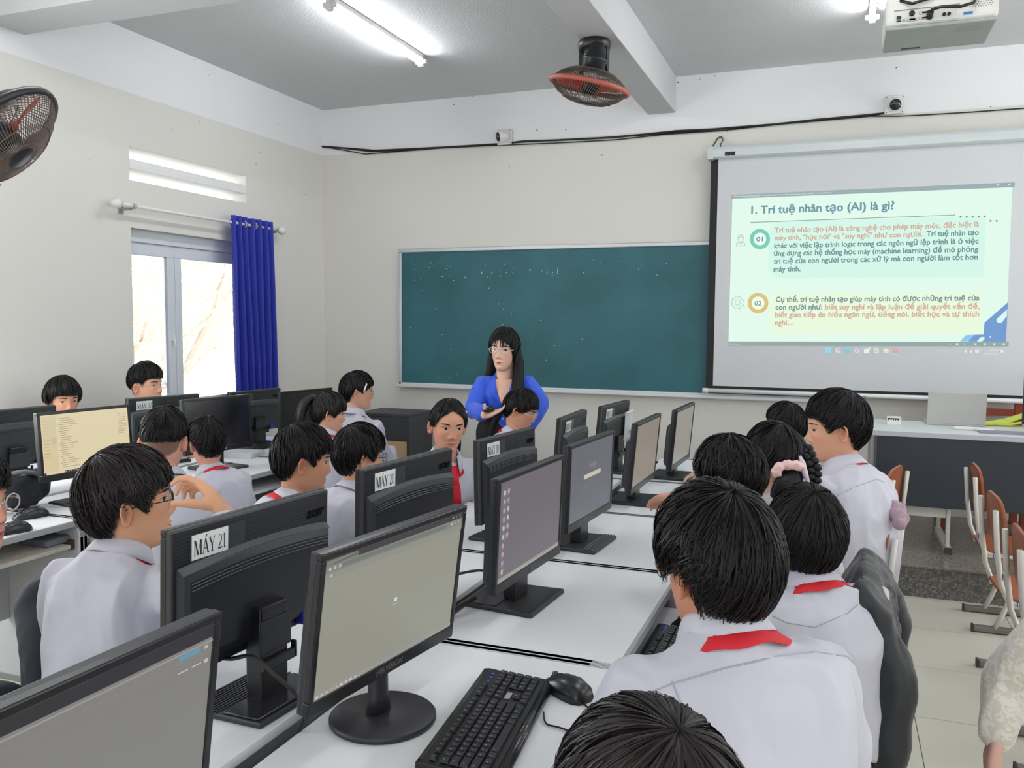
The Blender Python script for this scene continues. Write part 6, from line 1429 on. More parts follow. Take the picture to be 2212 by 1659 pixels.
        if face and scarf not in ('back', 'thin'):
            bv = BVHTree.FromPolygons([tuple(v.co) for v in P.shirt.data.vertices], [tuple(p.vertices) for p in P.shirt.data.polygons])
            def onshirt(u, v_):
                p = pN + rN * u + Vector((0, 0, -v_)); q = bv.ray_cast(L(p + fN * 0.5), -fN)
                return (q[0] if q[0] is not None else L(p + fN * 0.1)) + fN * 0.006
            kn_ = onshirt(0, 0.065 * k); s = MB(); ball(s, kn_, 0.017 * k, 12, (1, 1, 1.2)); s.build('scarf_knot', M_SCARF, so, smooth=True)
            for sd, ln in ((1, 0.24), (-1, 0.27)):
                s = MB(); s.smooth = True; rw = []
                for i in range(9):
                    t = i / 8; c = onshirt(sd * (0.008 + 0.028 * t) * k, (0.07 + ln * t) * k); wd_ = (0.010 + 0.012 * math.sin(PI * min(1, t * 0.95))) * k
                    rw.append([c - rN * wd_, c + fN * 0.003, c + rN * wd_])
                s.add([p for r_ in rw for p in r_], [(i * 3 + j, i * 3 + j + 1, (i + 1) * 3 + j + 1, (i + 1) * 3 + j) for i in range(8) for j in range(2)]); s.build('scarf_end', M_SCARF, so)
            for sd in (1, -1):
                s = MB(); s.smooth = True; rw = []
                for i in range(7):
                    t = i / 6; c = onshirt(sd * (0.055 * (1 - t) + 0.004) * k, (0.004 + 0.055 * t) * k); wd_ = 0.015 * k
                    rw.append([c + Vector((0, 0, -wd_)), c + fN * 0.004, c + Vector((0, 0, wd_))])
                s.add([p for r_ in rw for p in r_], [(i * 3 + j, i * 3 + j + 1, (i + 1) * 3 + j + 1, (i + 1) * 3 + j) for i in range(6) for j in range(2)]); s.build('scarf_band', M_SCARF, so)
    # ---- trousers and shoes
    mb = MB(); tm_ = trousers_mat or M_TROUS
    [ball(mb, L(hip + hipr * (q * 0.05 * k) + hipf * 0.02), 0.10 * k, 14, (1.0, 1.0, 0.95)) for q in (-1, 1)]
    for sd in (1, -1):
        hj = hip + hipr * (sd * 0.085 * k) + (Vector((0, 0, -0.015)) if not standing else Vector((0, 0, 0))); lo = an[sd].lerp(kn[sd], 0.06)
        capsule_chain(mb, [L(hj), L(hj.lerp(kn[sd], 0.5)), L(kn[sd])], [0.092 * k, 0.080 * k, 0.068 * k], 14); capsule_chain(mb, [L(kn[sd]), L(kn[sd].lerp(lo, 0.5)), L(lo)], [0.068 * k, 0.064 * k, 0.056 * k], 14)
    me = remeshed(mb, 0.013, 5); wrinkle(me, 0.006, 8, seed + 2); me.materials.clear(); me.materials.append(tm_); me.polygons.foreach_set('use_smooth', [True] * len(me.polygons)); link('trousers', me, root)
    for sd in (1, -1):
        s = MB(); s.smooth = True; c = L(Vector((an[sd].x, an[sd].y, 0))); f2 = hipf; r2_ = hipr
        rings = []
        for (q, w, h) in ((-0.07, 0.020, 0.05), (-0.06, 0.036, 0.085), (0.0, 0.040, 0.085), (0.06, 0.043, 0.062), (0.13, 0.040, 0.045), (0.165, 0.020, 0.03)):
            rings.append([tuple(c + f2 * q + r2_ * (w * math.cos(t)) + Vector((0, 0, max(0.002, h * 0.5 + h * 0.5 * math.sin(t))))) for t in np.linspace(0, 2 * PI, 13)[:-1]])
        s.loft(rings); s.build('shoe', M_SHOE, root)
    # ---- glasses
    if glasses:
        gm = mat('glasses_' + glasses, {'dark': (28, 24, 28), 'clear': (200, 190, 186), 'gold': (190, 160, 110)}[glasses], 0.3, 0.3 if glasses == 'gold' else 0.0)
        s = MB(); s.smooth = True; rimr = 0.0013 if glasses != 'clear' else 0.0019
        g = lambda p: tuple(Vector(tr(np.array([p]))[0]))
        for sd in (1, -1):
            s.tube([g((sd * 0.0335 + 0.0235 * math.cos(t), 0.1005 - 0.10 * abs(0.0 + 0.0235 * math.cos(t) * sd + 0.0335 - 0.01) ** 1.0 * 0.18, 0.006 + 0.0195 * math.sin(t))) for t in np.linspace(0, 2 * PI, 25)], rimr * k, 6, caps=False)
            s.tube([g((sd * 0.0570, 0.0955, 0.010)), g((sd * 0.0720, 0.080, 0.011)), g((sd * 0.0770, 0.03, 0.010)), g((sd * 0.0770, -0.010, 0.009)), g((sd * 0.0745, -0.030, -0.008))], rimr * 1.1 * k, 6)
        s.tube([g((-0.010, 0.1010, 0.010)), g((0.0, 0.1045, 0.0125)), g((0.010, 0.1010, 0.010))], rimr * k, 6)
        go = s.build('glasses', gm, root)
        if 'lens' not in MATS:
            lm = bpy.data.materials.new('lens'); lm.use_nodes = True; nt_ = lm.node_tree; t_ = nt_.nodes.new('ShaderNodeBsdfTransparent'); g_ = nt_.nodes.new('ShaderNodeBsdfGlossy'); g_.inputs['Roughness'].default_value = 0.05; x_ = nt_.nodes.new('ShaderNodeMixShader'); x_.inputs[0].default_value = 0.04; nt_.links.new(t_.outputs[0], x_.inputs[1]); nt_.links.new(g_.outputs[0], x_.inputs[2]); nt_.links.new(x_.outputs[0], nt_.nodes['Material Output'].inputs[0]); MATS['lens'] = lm
        for sd in (1, -1):
            s = MB(); s.add([g((sd * 0.0335 + 0.0225 * math.cos(t), 0.0995 - 0.0042 * abs(0.0335 + 0.0225 * math.cos(t) * sd) / 0.0335, 0.006 + 0.0185 * math.sin(t))) for t in np.linspace(0, 2 * PI, 25)[:-1]], [tuple(range(24))]); s.build('lens', MATS['lens'], go)
    return P
def seam_line(P, pts, name='seam', m=None, r=0.0016):
    """stitched line snapped to the shirt"""
    me = P.shirt.data; bv = BVHTree.FromPolygons([tuple(v.co) for v in me.vertices], [tuple(p.vertices) for p in me.polygons]); out = []
    C = CAM - P.O
    for i in range(len(pts) - 1):
        for t in (0, 0.25, 0.5, 0.75):
            px = pts[i][0] + (pts[i + 1][0] - pts[i][0]) * t; py = pts[i][1] + (pts[i + 1][1] - pts[i][1]) * t
            h = bv.ray_cast(C, ray(px, py).normalized())
            if h[0] is not None: out.append(h[0] + h[1] * 0.0004)
    if len(out) > 3:
        s = MB(); s.smooth = True; s.tube(out, r, 5); s.build(name, m or mat('stitch_grey', (170, 172, 190), 0.8), P.root)
# ------------------------------------------------------------------ the people, placed by where their heads stand in the room
PEOPLE = {}
def add(key, *a, **kw): PEOPLE[key] = person(*a, **kw); return PEOPLE[key]
PEOPLE_ON = True
# boy in front on the right, back to the camera
p = add('front', 'boy with thick black hair and red scarf, seated with his back to the camera', at(1545, 1236, 1.55), 135, 6, body_az=128, lean=0.10, k=1.040, messy=0.75, nstr=4200, thick=(0.030, 0.022, 0.020), seed=3, hmat=M_HAIR, line=([0, 30, 50, 62, 72, 84, 98, 112, 128, 150, 180], [0.040, 0.040, 0.034, 0.010, -0.002, 0.018, 0.022, 0.0, -0.040, -0.066, -0.074]), wr=0.0085, svoxel=0.0065, slouch=0.05, skin=(200, 140, 112), voxel=0.007, glasses='gold', sh_w=1.14, neck_drop=0.098, lap=True, elbow_out=0.10, taper=0.34)
seam_line(p, [(1392, 1500), (1450, 1478), (1560, 1445), (1680, 1418), (1760, 1408), (1830, 1418), (1850, 1440)])
seam_line(p, [(1452, 1472), (1475, 1530), (1492, 1600)])
p = add('jacket', 'boy with smooth black hair and red scarf beside a black jacket', at(1740, 1170, 2.35), 112, 2, body_az=125, lean=0.06, k=1.068, messy=0.3, nstr=3000, thick=(0.022, 0.018, 0.016), seed=5, line=([0, 30, 50, 62, 75, 90, 105, 118, 135, 155, 180], [0.03, 0.03, 0.03, 0.01, -0.01, -0.022, -0.026, -0.036, -0.056, -0.07, -0.076]), slouch=0.05, skin=(196, 142, 118), svoxel=0.007, neck_drop=0.108, lap=True, taper=0.4, wr=0.009, elbow_out=0.05)
seam_line(p, [(1668, 1330), (1700, 1345), (1760, 1355), (1830, 1325), (1860, 1300)])
add('leaning', 'boy with messy black hair bending over the desk, behind the boy in front', at(1583, 1040, 2.58), 150, 28, body_az=160, lean=0.22, k=0.921, messy=0.9, nstr=2200, thick=(0.028, 0.02, 0.016), seed=8, skin=(206, 154, 128), lap=True, sleeves='short', arms={-1: dict(el=at(1508, 1072, 2.42), wr=at(1468, 1074, 2.50), n=(0, 0, -1))})
p = add('scrunchie', 'girl with a long black braid and a pink scrunchie', at(1670, 995, 2.88), 140, 10, body_az=150, lean=0.15, k=0.951, messy=0.08, nstr=1500, thick=(0.014, 0.010, 0.010), seed=9, line=GIRL, female=True, skin=(214, 168, 142), lap=True)
w = lambda px, py, d: at(px, py, d)
p.tail([w(1690, 1000, 2.82), w(1706, 1015, 2.77), w(1712, 1035, 2.75), w(1690, 1052, 2.73), w(1670, 1075, 2.72)], [0.03, 0.026, 0.034, 0.034, 0.012], 0.8, 120, 0.3, 'world')
s = MB(); s.smooth = True; c = w(1705, 1010, 2.755) - p.O
for i in range(9):
    a = -0.35 + i * 0.34; ball(s, c + c_right * (0.044 * math.cos(a) * -1 + 0.0) + c_down * (-0.022 * math.sin(a) + 0.012) - c_fwd * 0.012, 0.014 + 0.003 * (i % 2), 10)
me = remeshed(s, 0.004, 3); wrinkle(me, 0.004, 60, 3, (1, 1, 1)); me.materials.append(mat('scrunchie_pink', (236, 200, 196), 0.8)); me.polygons.foreach_set('use_smooth', [True] * len(me.polygons)); link('scrunchie', me, p.root)
br0 = [w(1734, 962, 2.86), w(1746, 985, 2.82), w(1757, 1010, 2.79), w(1759, 1035, 2.77), w(1750, 1056, 2.76)]
s = MB(); s.smooth = True
for i in range(15):
    t = i / 14; q = t * 4; j = min(3, int(q)); c = br0[j].lerp(br0[j + 1], q - j) - p.O; ball(s, c + c_right * (0.011 * (1 if i % 2 else -1)), 0.0195 - 0.005 * t, 12, (1, 1, 0.8))
s.build('hair_braid', M_HAIR, p.hair); p.tail([w(1708, 935, 2.86), w(1724, 950, 2.86), w(1735, 964, 2.86)], [0.02, 0.022, 0.018], 0.8, 60, 0.1, 'world')
s = MB(); s.smooth = True; s.tube([v - p.O for v in (w(1728, 985, 2.76), w(1734, 1000, 2.75), w(1738, 1020, 2.74), w(1745, 1042, 2.73))], [0.004, 0.009, 0.010, 0.007], 8); s.build('ribbon', mat('ribbon_pale', (206, 198, 206), 0.7), p.root)
p = add('braid', 'girl with dark glasses and smooth black hair, farthest on the right side', at(1696, 924, 4.30), 158, 6, body_az=165, lean=0.12, k=0.930, messy=0.05, nstr=1300, thick=(0.016, 0.014, 0.016), seed=10, line=GIRL, female=True, glasses='dark', skin=(222, 180, 156), lap=True, arms={-1: dict(el=at(1600, 1045, 4.30), wr=at(1528, 1016, 4.38), d=(at(1490, 1026, 4.42) - at(1528, 1016, 4.38)), n=(0, 0, -1), curl=(0.3, 0.35, 0.4, 0.45))})
p = add('profile', 'tall boy in profile looking left, seated nearest the teacher\'s desk', at(1806, 930, 3.30), 188, 4, body_az=150, lean=0.02, k=1.069, messy=0.35, nstr=2600, thick=(0.024, 0.013, 0.013), seed=12, scarf='thin', skin=(214, 160, 130), slouch=0.05, svoxel=0.007, line=([0, 30, 45, 58, 68, 80, 94, 110, 128, 150, 180], [0.058, 0.054, 0.046, 0.030, 0.004, 0.018, 0.028, 0.004, -0.04, -0.060, -0.066]), eyes=0.5, brow=0.8, hip=(0.09, 3.40, 0.51), sh_w=1.05, lap=True, wr=0.011, elbow_out=0.06, neck_drop=0.135, taper=0.3)
seam_line(p, [(1800, 1075), (1850, 1050), (1895, 1035), (1915, 1045)])
# head at the bottom edge
add('bottom', 'dark-haired head of a student at the bottom edge of the picture', at(1400, 1815, 0.92), 140, 4, body_az=150, lean=0.08, k=1.020, messy=0.35, nstr=4200, thick=(0.020, 0.016, 0.016), seed=14, face=True, hmat=M_HAIRB, line=PUDDING, skin=(190, 130, 106), lap=True)
# left of the middle row
wr8 = at(486, 1112, 2.10)
p = add('chin', 'boy with glasses resting his chin on his hand, beside monitor 21', at(281, 1093, 2.20), 48, -6, body_az=95, twist=165, lean=0.16, k=1.02, messy=0.6, nstr=4200, thick=(0.026, 0.016, 0.016), seed=21, glasses='dark', skin=(218, 164, 130), voxel=0.0045, svoxel=0.0065, hmat=M_HAIRB, slouch=0.08, scarf='thin', eyes=0.9, lap=True, taper=0.3, neck_drop=0.125, sh_w=0.86, wr=0.011,
        arms={1: dict(el=at(470, 1330, 1.98), wr=wr8, d=(at(448, 1062, 2.12) - wr8), n=(at(380, 1110, 2.1) - wr8), curl=(0.55, 0.75, 0.85, 0.9), thumb=0.9)}, hip=Vector((-1.69, 1.60, 0.50)), knees={-1: at(90, 1300, 2.42), 1: at(160, 1330, 2.55)})
p.root.location.z = 0
add('collar', 'boy with short black hair and a red scarf, left of monitor 20', at(654, 999, 3.20), 42, 6, body_az=52, lean=0.12, k=1.020, messy=0.25, nstr=2000, thick=(0.020, 0.012, 0.010), seed=23, skin=(196, 142, 112), scarf='back', slouch=0.05)
add('specs', 'boy with thin dark glasses behind monitor 20', at(777, 989, 3.60), 52, 4, body_az=75, lean=0.12, k=0.994, messy=0.35, nstr=1800, thick=(0.022, 0.015, 0.014), seed=24, glasses='dark', skin=(214, 160, 132), scarf=False, line=([0, 30, 50, 62, 72, 84, 98, 112, 128, 150, 180], [0.045, 0.045, 0.04, 0.016, -0.004, 0.016, 0.022, 0.0, -0.04, -0.064, -0.072]), svoxel=0.0075)
p = add('facing', 'girl with hair clips and a red scarf looking at the camera', at(968, 924, 3.90), -52, 4, -4, body_az=-28, lean=0.05, k=0.965, messy=0.06, nstr=1100, thick=(0.012, 0.009, 0.010), seed=26, line=([0, 8, 22, 40, 58, 72, 85, 100, 115, 135, 160, 180], [0.094, 0.088, 0.076, 0.060, 0.030, 0.010, 0.006, 0.010, -0.014, -0.046, -0.060, -0.064]), female=True, skin=(206, 150, 122), gaze=-0.003, lips=(182, 108, 100), tilt=10)
p.tail([(-0.055, -0.06, -0.01), (-0.07, -0.075, -0.06), (-0.075, -0.08, -0.12), (-0.07, -0.08, -0.17)], [0.02, 0.026, 0.026, 0.012], 0.6, 60, 0.2)
for (pts, c_, r_) in ((((-0.069, 0.038, 0.085), (-0.0785, 0.034, 0.055)), (196, 178, 226), 0.0042), (((-0.0800, 0.016, 0.058), (-0.0855, 0.022, 0.028)), (176, 226, 226), 0.0042)):
    s = MB(); s.smooth = True; q = [Vector(p.tr(np.array([v]))[0]) for v in pts]; s.tube([q[0], q[0].lerp(q[1], 0.5), q[1]], [r_, r_ * 0.9, r_ * 1.2], 8); ball(s, q[0], r_ * 1.8, 10)
    s.build('hair_clip', mat('clip_%d' % c_[0], c_, 0.3), p.root)
p = add('down', 'girl with glasses and a low ponytail looking down, in front of the teacher', at(1124, 888, 4.83), 8, 20, body_az=5, lean=0.12, k=0.930, messy=0.06, nstr=1100, thick=(0.014, 0.010, 0.012), seed=27, line=([0, 20, 40, 58, 72, 85, 100, 115, 135, 160, 180], [0.05, 0.05, 0.042, 0.02, 0.004, 0.006, 0.010, -0.014, -0.046, -0.060, -0.064]), female=True, skin=(206, 152, 126), glasses='clear', eyes=0.4, scarf=True)
p.tail([(0.0, -0.085, -0.03), (0.0, -0.112, -0.055), (-0.005, -0.125, -0.105), (-0.01, -0.125, -0.17), (-0.01, -0.12, -0.24)], [0.028, 0.020, 0.026, 0.024, 0.010], 0.8, 70, 0.2)
# left row, aisle side
add('edge', 'boy with clear glasses in profile, cut off by the left edge', at(-78, 1096, 2.05), 14, -2, body_az=25, lean=0.20, k=1.02, messy=0.4, nstr=1800, thick=(0.024, 0.014, 0.014), seed=31, glasses='clear', skin=(220, 158, 136), scarf=False, arms={-1: dict(el=at(-280, 1380, 2.05), wr=at(-330, 1520, 2.1)), 1: dict(el=at(-260, 1420, 1.9), wr=at(-320, 1540, 1.9))}, sh_w=0.9, hip=at(-420, 1580, 2.05) * 1.0)
add('nape', 'boy seen from behind with shaved nape, in front of the cream screen', at(355, 958, 3.40), 118, 14, body_az=150, lean=0.16, k=1.000, messy=0.15, nstr=1500, thick=(0.022, 0.010, 0.006), seed=32, line=FADE, skin=(212, 158, 134), scarf=False)
add('tuft', 'boy with tufted dark hair and red scarf beside the boy with the shaved nape', at(447, 961, 4.10), 150, 10, body_az=165, lean=0.16, k=0.931, messy=0.6, nstr=1500, thick=(0.022, 0.010, 0.008), seed=33, skin=(214, 158, 136), scarf='back')
p = add('ponytail', 'girl with a high ponytail and a red scarf', at(710, 895, 4.85), 40, 6, body_az=120, lean=0.12, k=0.930, messy=0.08, nstr=1200, thick=(0.014, 0.010, 0.010), seed=34, line=([0, 20, 40, 58, 72, 85, 100, 115, 135, 160, 180], [0.036, 0.036, 0.03, 0.014, -0.01, 0.006, 0.010, -0.014, -0.046, -0.060, -0.064]), female=True, skin=(220, 172, 144), scarf='back', hmat=M_HAIRB)
p.tail([(0.0, -0.070, 0.085), (0.0, -0.110, 0.095), (0.0, -0.150, 0.050), (0.0, -0.165, -0.02), (0.0, -0.160, -0.10), (0.0, -0.15, -0.16)], [0.022, 0.024, 0.036, 0.040, 0.032, 0.012], 0.8, 140, 0.2)
p = add('clip', 'student with glasses and a white hair clip, back turned, tallest in the left row', at(772, 848, 5.20), 36, 4, body_az=95, lean=0.06, k=0.936, messy=0.06, nstr=1200, thick=(0.016, 0.013, 0.016), seed=35, line=([0, 20, 40, 58, 72, 85, 100, 115, 135, 160, 180], [0.056, 0.052, 0.042, 0.02, 0.004, 0.016, 0.022, -0.002, -0.046, -0.062, -0.068]), female=True, glasses='clear', skin=(216, 166, 140), scarf=False, svoxel=0.0075, wr=0.013)
q = [Vector(p.tr(np.array([v]))[0]) for v in ((0.079, 0.048, 0.066), (0.085, 0.040, 0.040), (0.088, 0.034, 0.014))]
s = MB(); s.smooth = True; s.tube(q, [0.005, 0.005, 0.005], 8); s.build('hair_clip', M_WPL, p.root)
# by the left wall
add('bowl', 'boy with a bowl cut by the left wall, above a dark monitor', at(136, 868, 4.95), -20, 2, body_az=0, lean=0.06, k=1.000, messy=0.12, nstr=1100, thick=(0.026, 0.022, 0.018, 0.014), seed=41, line=([0, 30, 50, 62, 75, 90, 105, 118, 135, 155, 180], [0.046, 0.046, 0.04, 0.02, 0.0, -0.004, 0.000, -0.008, -0.036, -0.056, -0.062]), skin=(212, 154, 126), eyes=0.6)
add('window', 'boy with cropped hair and thin glasses in front of the window', at(317, 836, 5.28), 6, -4, body_az=10, lean=0.06, k=1.000, messy=0.25, nstr=1100, thick=(0.030, 0.008, 0.006), seed=42, line=FADE, skin=(222, 168, 140), glasses='gold', eyes=0.7)

# ---- the teacher, standing
M_BLUE = mat('blue_shirt', (38, 86, 214), 0.6, var=0.04, vscale=10, sheen=0.2)
tH = at(1089, 757, 5.10)
tN = tH + Vector((0, 0, -0.17))
p = add('teacher', 'teacher in a royal blue shirt standing before the chalkboard with a clicker', tH, 272, 2, -3, body_az=284, lean=0.0, k=1.0, messy=0.05, nstr=1500, thick=(0.016, 0.012, 0.014, 0.010), seed=51, line=([0, 18, 36, 52, 66, 80, 95, 115, 135, 160, 180], [0.068, 0.062, 0.044, 0.010, -0.03, -0.05, -0.055, -0.06, -0.064, -0.07, -0.07]), female=True, standing=True, shirt_mat=M_BLUE, scarf=False, glasses='clear', skin=(228, 184, 162), lips=(196, 58, 52), collar=False, trousers_mat=mat('black_trousers', (18, 18, 22), 0.8), tilt=6, wr=0.007, voxel=0.005, svoxel=0.006, group='teacher', gaze=-0.003, neck_drop=0.165, sh_w=0.86, eyes=1.1,
        arms={1: dict(el=at(1024, 884, 5.10), wr=at(1048, 897, 4.90), d=(at(1085, 886, 4.82) - at(1046, 897, 4.90)), n=(0.1, -0.25, 0.95), curl=(0.12, 0.18, 0.22, 0.35), thumb=0.95),
              -1: dict(el=at(1166, 872, 5.15), wr=at(1140, 930, 5.05), n=(-1, 0, 0))})
for pts, rads, fl in ((((0.058, -0.02, 0.05), (0.078, -0.02, -0.02), (0.084, -0.025, -0.09), (0.094, -0.03, -0.15), (0.115, -0.035, -0.20), (0.120, -0.033, -0.206)), (0.026, 0.028, 0.032, 0.034, 0.026, 0.018), 0.9),
                      (((-0.058, -0.02, 0.05), (-0.080, -0.02, -0.02), (-0.090, -0.015, -0.09), (-0.104, 0.03, -0.17), (-0.118, 0.07, -0.25), (-0.124, 0.075, -0.31), (-0.124, 0.075, -0.317)), (0.028, 0.034, 0.042, 0.046, 0.042, 0.032, 0.022), 0.75),
                      (((0.0, -0.06, 0.06), (0.0, -0.075, -0.02), (0.0, -0.085, -0.12), (0.0, -0.10, -0.25)), (0.085, 0.095, 0.105, 0.085), 0.38)):
    p.tail(pts, rads, fl, 200, 0.1, width=0.003)
# wispy fringe
S = Scalp(([0, 180], [0.03, 0.03]), (0.012, 0.010, 0.010), 6)
rg = np.random.default_rng(4); V = []; F = []
for i in range(64):
    th = rg.normal(0, 0.40); w_ = 0.0016 * rg.uniform(.6, 1.4); o = len(V); n = 7; end = rg.uniform(0.80, 1.03)
    for j in range(n):
        t = j / (n - 1); f = 0.35 + (end - 0.35) * t; pt_ = S.pt(np.array([th + 0.12 * np.sign(th) * t]), np.array([S.am(np.array([th]))[0] * f]), np.array([0.014 - 0.004 * t]))[0]
        V += [pt_ - np.array((w_, 0, 0)), pt_ + np.array((w_, 0, 0))]
    F += [(o + 2 * j, o + 2 * j + 1, o + 2 * j + 3, o + 2 * j + 2) for j in range(n - 1)]
link('hair_fringe', mesh_from('hair_fringe', p.tr(np.array(V)), F, M_HAIR), p.hair)
# open V at the throat, pocket flap, buttons
bv = BVHTree.FromPolygons([tuple(v.co) for v in p.shirt.data.vertices], [tuple(q.vertices) for q in p.shirt.data.polygons])
pN, tN_, rN, fN = p.spine(1.0)
def on_blue(u, v_, off=0.003):
    q = p.L(pN + rN * u + Vector((0, 0, -v_))); h = bv.ray_cast(q + fN * 0.5, -fN); return (h[0] if h[0] is not None else q + fN * 0.046) + fN * off
s = MB(); rows = [[on_blue(u * wv, v_, 0.010) for u in (-1, -0.5, 0, 0.5, 1)] for v_, wv in ((-0.012, 0.050), (0.012, 0.050), (0.035, 0.044), (0.06, 0.030), (0.09, 0.017), (0.12, 0.001))]
s.smooth = True; s.add([q for r_ in rows for q in r_], [(i * 5 + j, i * 5 + j + 1, (i + 1) * 5 + j + 1, (i + 1) * 5 + j) for i in range(5) for j in range(4)]); me = s.mesh('throat', M_SKIN); ca = me.color_attributes.new('Col', 'FLOAT_COLOR', 'POINT'); ca.data.foreach_set('color', np.tile(np.array(lin(226, 180, 158) + (1,), np.float32), (len(me.vertices), 1)).reshape(-1)); link('throat', me, p.root)
for sd in (1, -1):
    s = MB(); s.smooth = True; rows = []
    nb_ = p.L(pN) - fN * 0.045 + tN_ * 0.045
    for t in np.linspace(-0.6, 1, 13):
        if t < 0:
            a_ = math.pi * (-t / 0.6); u0 = Vector(p.L(pN)) + rN * (sd * 0.058 * math.cos(a_ * 0.5)) - fN * (0.060 * math.sin(a_ * 0.5)) + tN_ * (0.030 + 0.012 * math.sin(a_ * 0.5)); rows.append((u0, u0 + (rN * (sd * 0.022 * math.cos(a_ * .5)) - fN * (0.022 * math.sin(a_ * .5)) - tN_ * 0.036)))
        else:
            a = on_blue(sd * (0.056 * (1 - t) + 0.003), -0.012 + 0.135 * t, 0.012) + tN_ * (0.026 * (1 - t) ** 3); b = on_blue(sd * (0.056 * (1 - t) + 0.003 + 0.034 * (1 - t * 0.6)), 0.004 + 0.120 * t + 0.016 * math.sin(PI * min(1, t * 1.6)), 0.013); rows.append((a, b))
    s.add([q for r_ in rows for q in r_], [(2 * i, 2 * i + 1, 2 * i + 3, 2 * i + 2) for i in range(len(rows) - 1)]); o = s.build('lapel', M_BLUE, p.root); o.modifiers.new('solid', 'SOLIDIFY').thickness = 0.003
for sd in (1, -1):
    s = MB(); x0, x1 = sd * 0.040, sd * 0.118; top = [on_blue(x0 + (x1 - x0) * t, 0.150, 0.005) for t in np.linspace(0, 1, 7)]; bot = [on_blue(x0 + (x1 - x0) * t, 0.186 + 0.010 * (1 - abs(2 * t - 1)), 0.006) for t in np.linspace(0, 1, 7)]
    s.add(top + bot, [(i, i + 1, 7 + i + 1, 7 + i) for i in range(6)]); o = s.build('pocket_flap', M_BLUE, p.root); o.modifiers.new('solid', 'SOLIDIFY').thickness = 0.004
for v_ in (0.130, 0.205, 0.28):
    s = MB(); c = on_blue(0.0, v_, 0.004); s.disc(c, rN, Vector((0, 0, 1)), 0.006, 12); s.build('button', M_WPL, p.root)
s = MB(); s.smooth = True; s.tube([on_blue(u, v_, 0.005) for u, v_ in ((-0.03, 0.0), (-0.018, 0.03), (0, 0.052), (0.018, 0.03), (0.03, 0.0))], 0.0008, 5); ball(s, on_blue(0, 0.056, 0.007), 0.004, 8); s.build('necklace', mat('gold', (214, 176, 120), 0.25, 0.9), p.root)
ck = at(1056, 884, 4.83)
s = MB(); s.smooth = True; ball(s, (0, 0, 0), 0.03, 14, (1.25, 0.75, 0.62)); o = s.build('presenter_clicker', mat('clicker_black', (20, 20, 24), 0.25)); o.location = ck; o.rotation_euler = (0.2, -0.2, 0.5); tag(o, 'small black presenter held in the teacher\'s hand', 'clicker')
# ---- adult in a brocade tunic at the right edge
M_BROC = bpy.data.materials.new('brocade_beige'); M_BROC.use_nodes = True; nt = M_BROC.node_tree; b = nt.nodes['Principled BSDF']
tc = nt.nodes.new('ShaderNodeTexCoord'); n1 = nt.nodes.new('ShaderNodeTexNoise'); n1.inputs['Scale'].default_value = 42; n1.inputs['Detail'].default_value = 3; n1.inputs['Distortion'].default_value = 1.5
nt.links.new(tc.outputs['Object'], n1.inputs['Vector']); cr = nt.nodes.new('ShaderNodeValToRGB'); cr.color_ramp.elements[0].position = 0.47; cr.color_ramp.elements[1].position = 0.53
cr.color_ramp.elements[0].color = lin(216, 208, 197) + (1,); cr.color_ramp.elements[1].color = lin(232, 228, 220) + (1,); nt.links.new(n1.outputs['Fac'], cr.inputs['Fac']); nt.links.new(cr.outputs['Color'], b.inputs['Base Color']); b.inputs['Roughness'].default_value = 0.45; b.inputs['Sheen Weight'].default_value = 0.4
sh_t = at(2300, 1290, 2.25)
p = add('tunic', 'adult in a beige brocade tunic at the right edge, arm hanging down', at(2400, 960, 2.25), 110, 0, body_az=112, lean=0.10, k=1.08, messy=0.1, nstr=900, seed=61, line=GIRL, female=True, shirt_mat=M_BROC, trousers_mat=mat('cream_trousers', (222, 214, 200), 0.7), scarf=False, skin=(226, 178, 166), group='adult helpers', collar=False, voxel=0.005, svoxel=0.0075, sh_w=1.25, hip=Vector((1.40, 1.90, 0.50)),
        arms={-1: dict(el=at(2172, 1470, 2.24), wr=at(2152, 1598, 2.20), d=(at(2135, 1690, 2.22) - at(2150, 1585, 2.22)), n=(1, 0, 0), curl=(0.3, 0.35, 0.4, 0.45))})
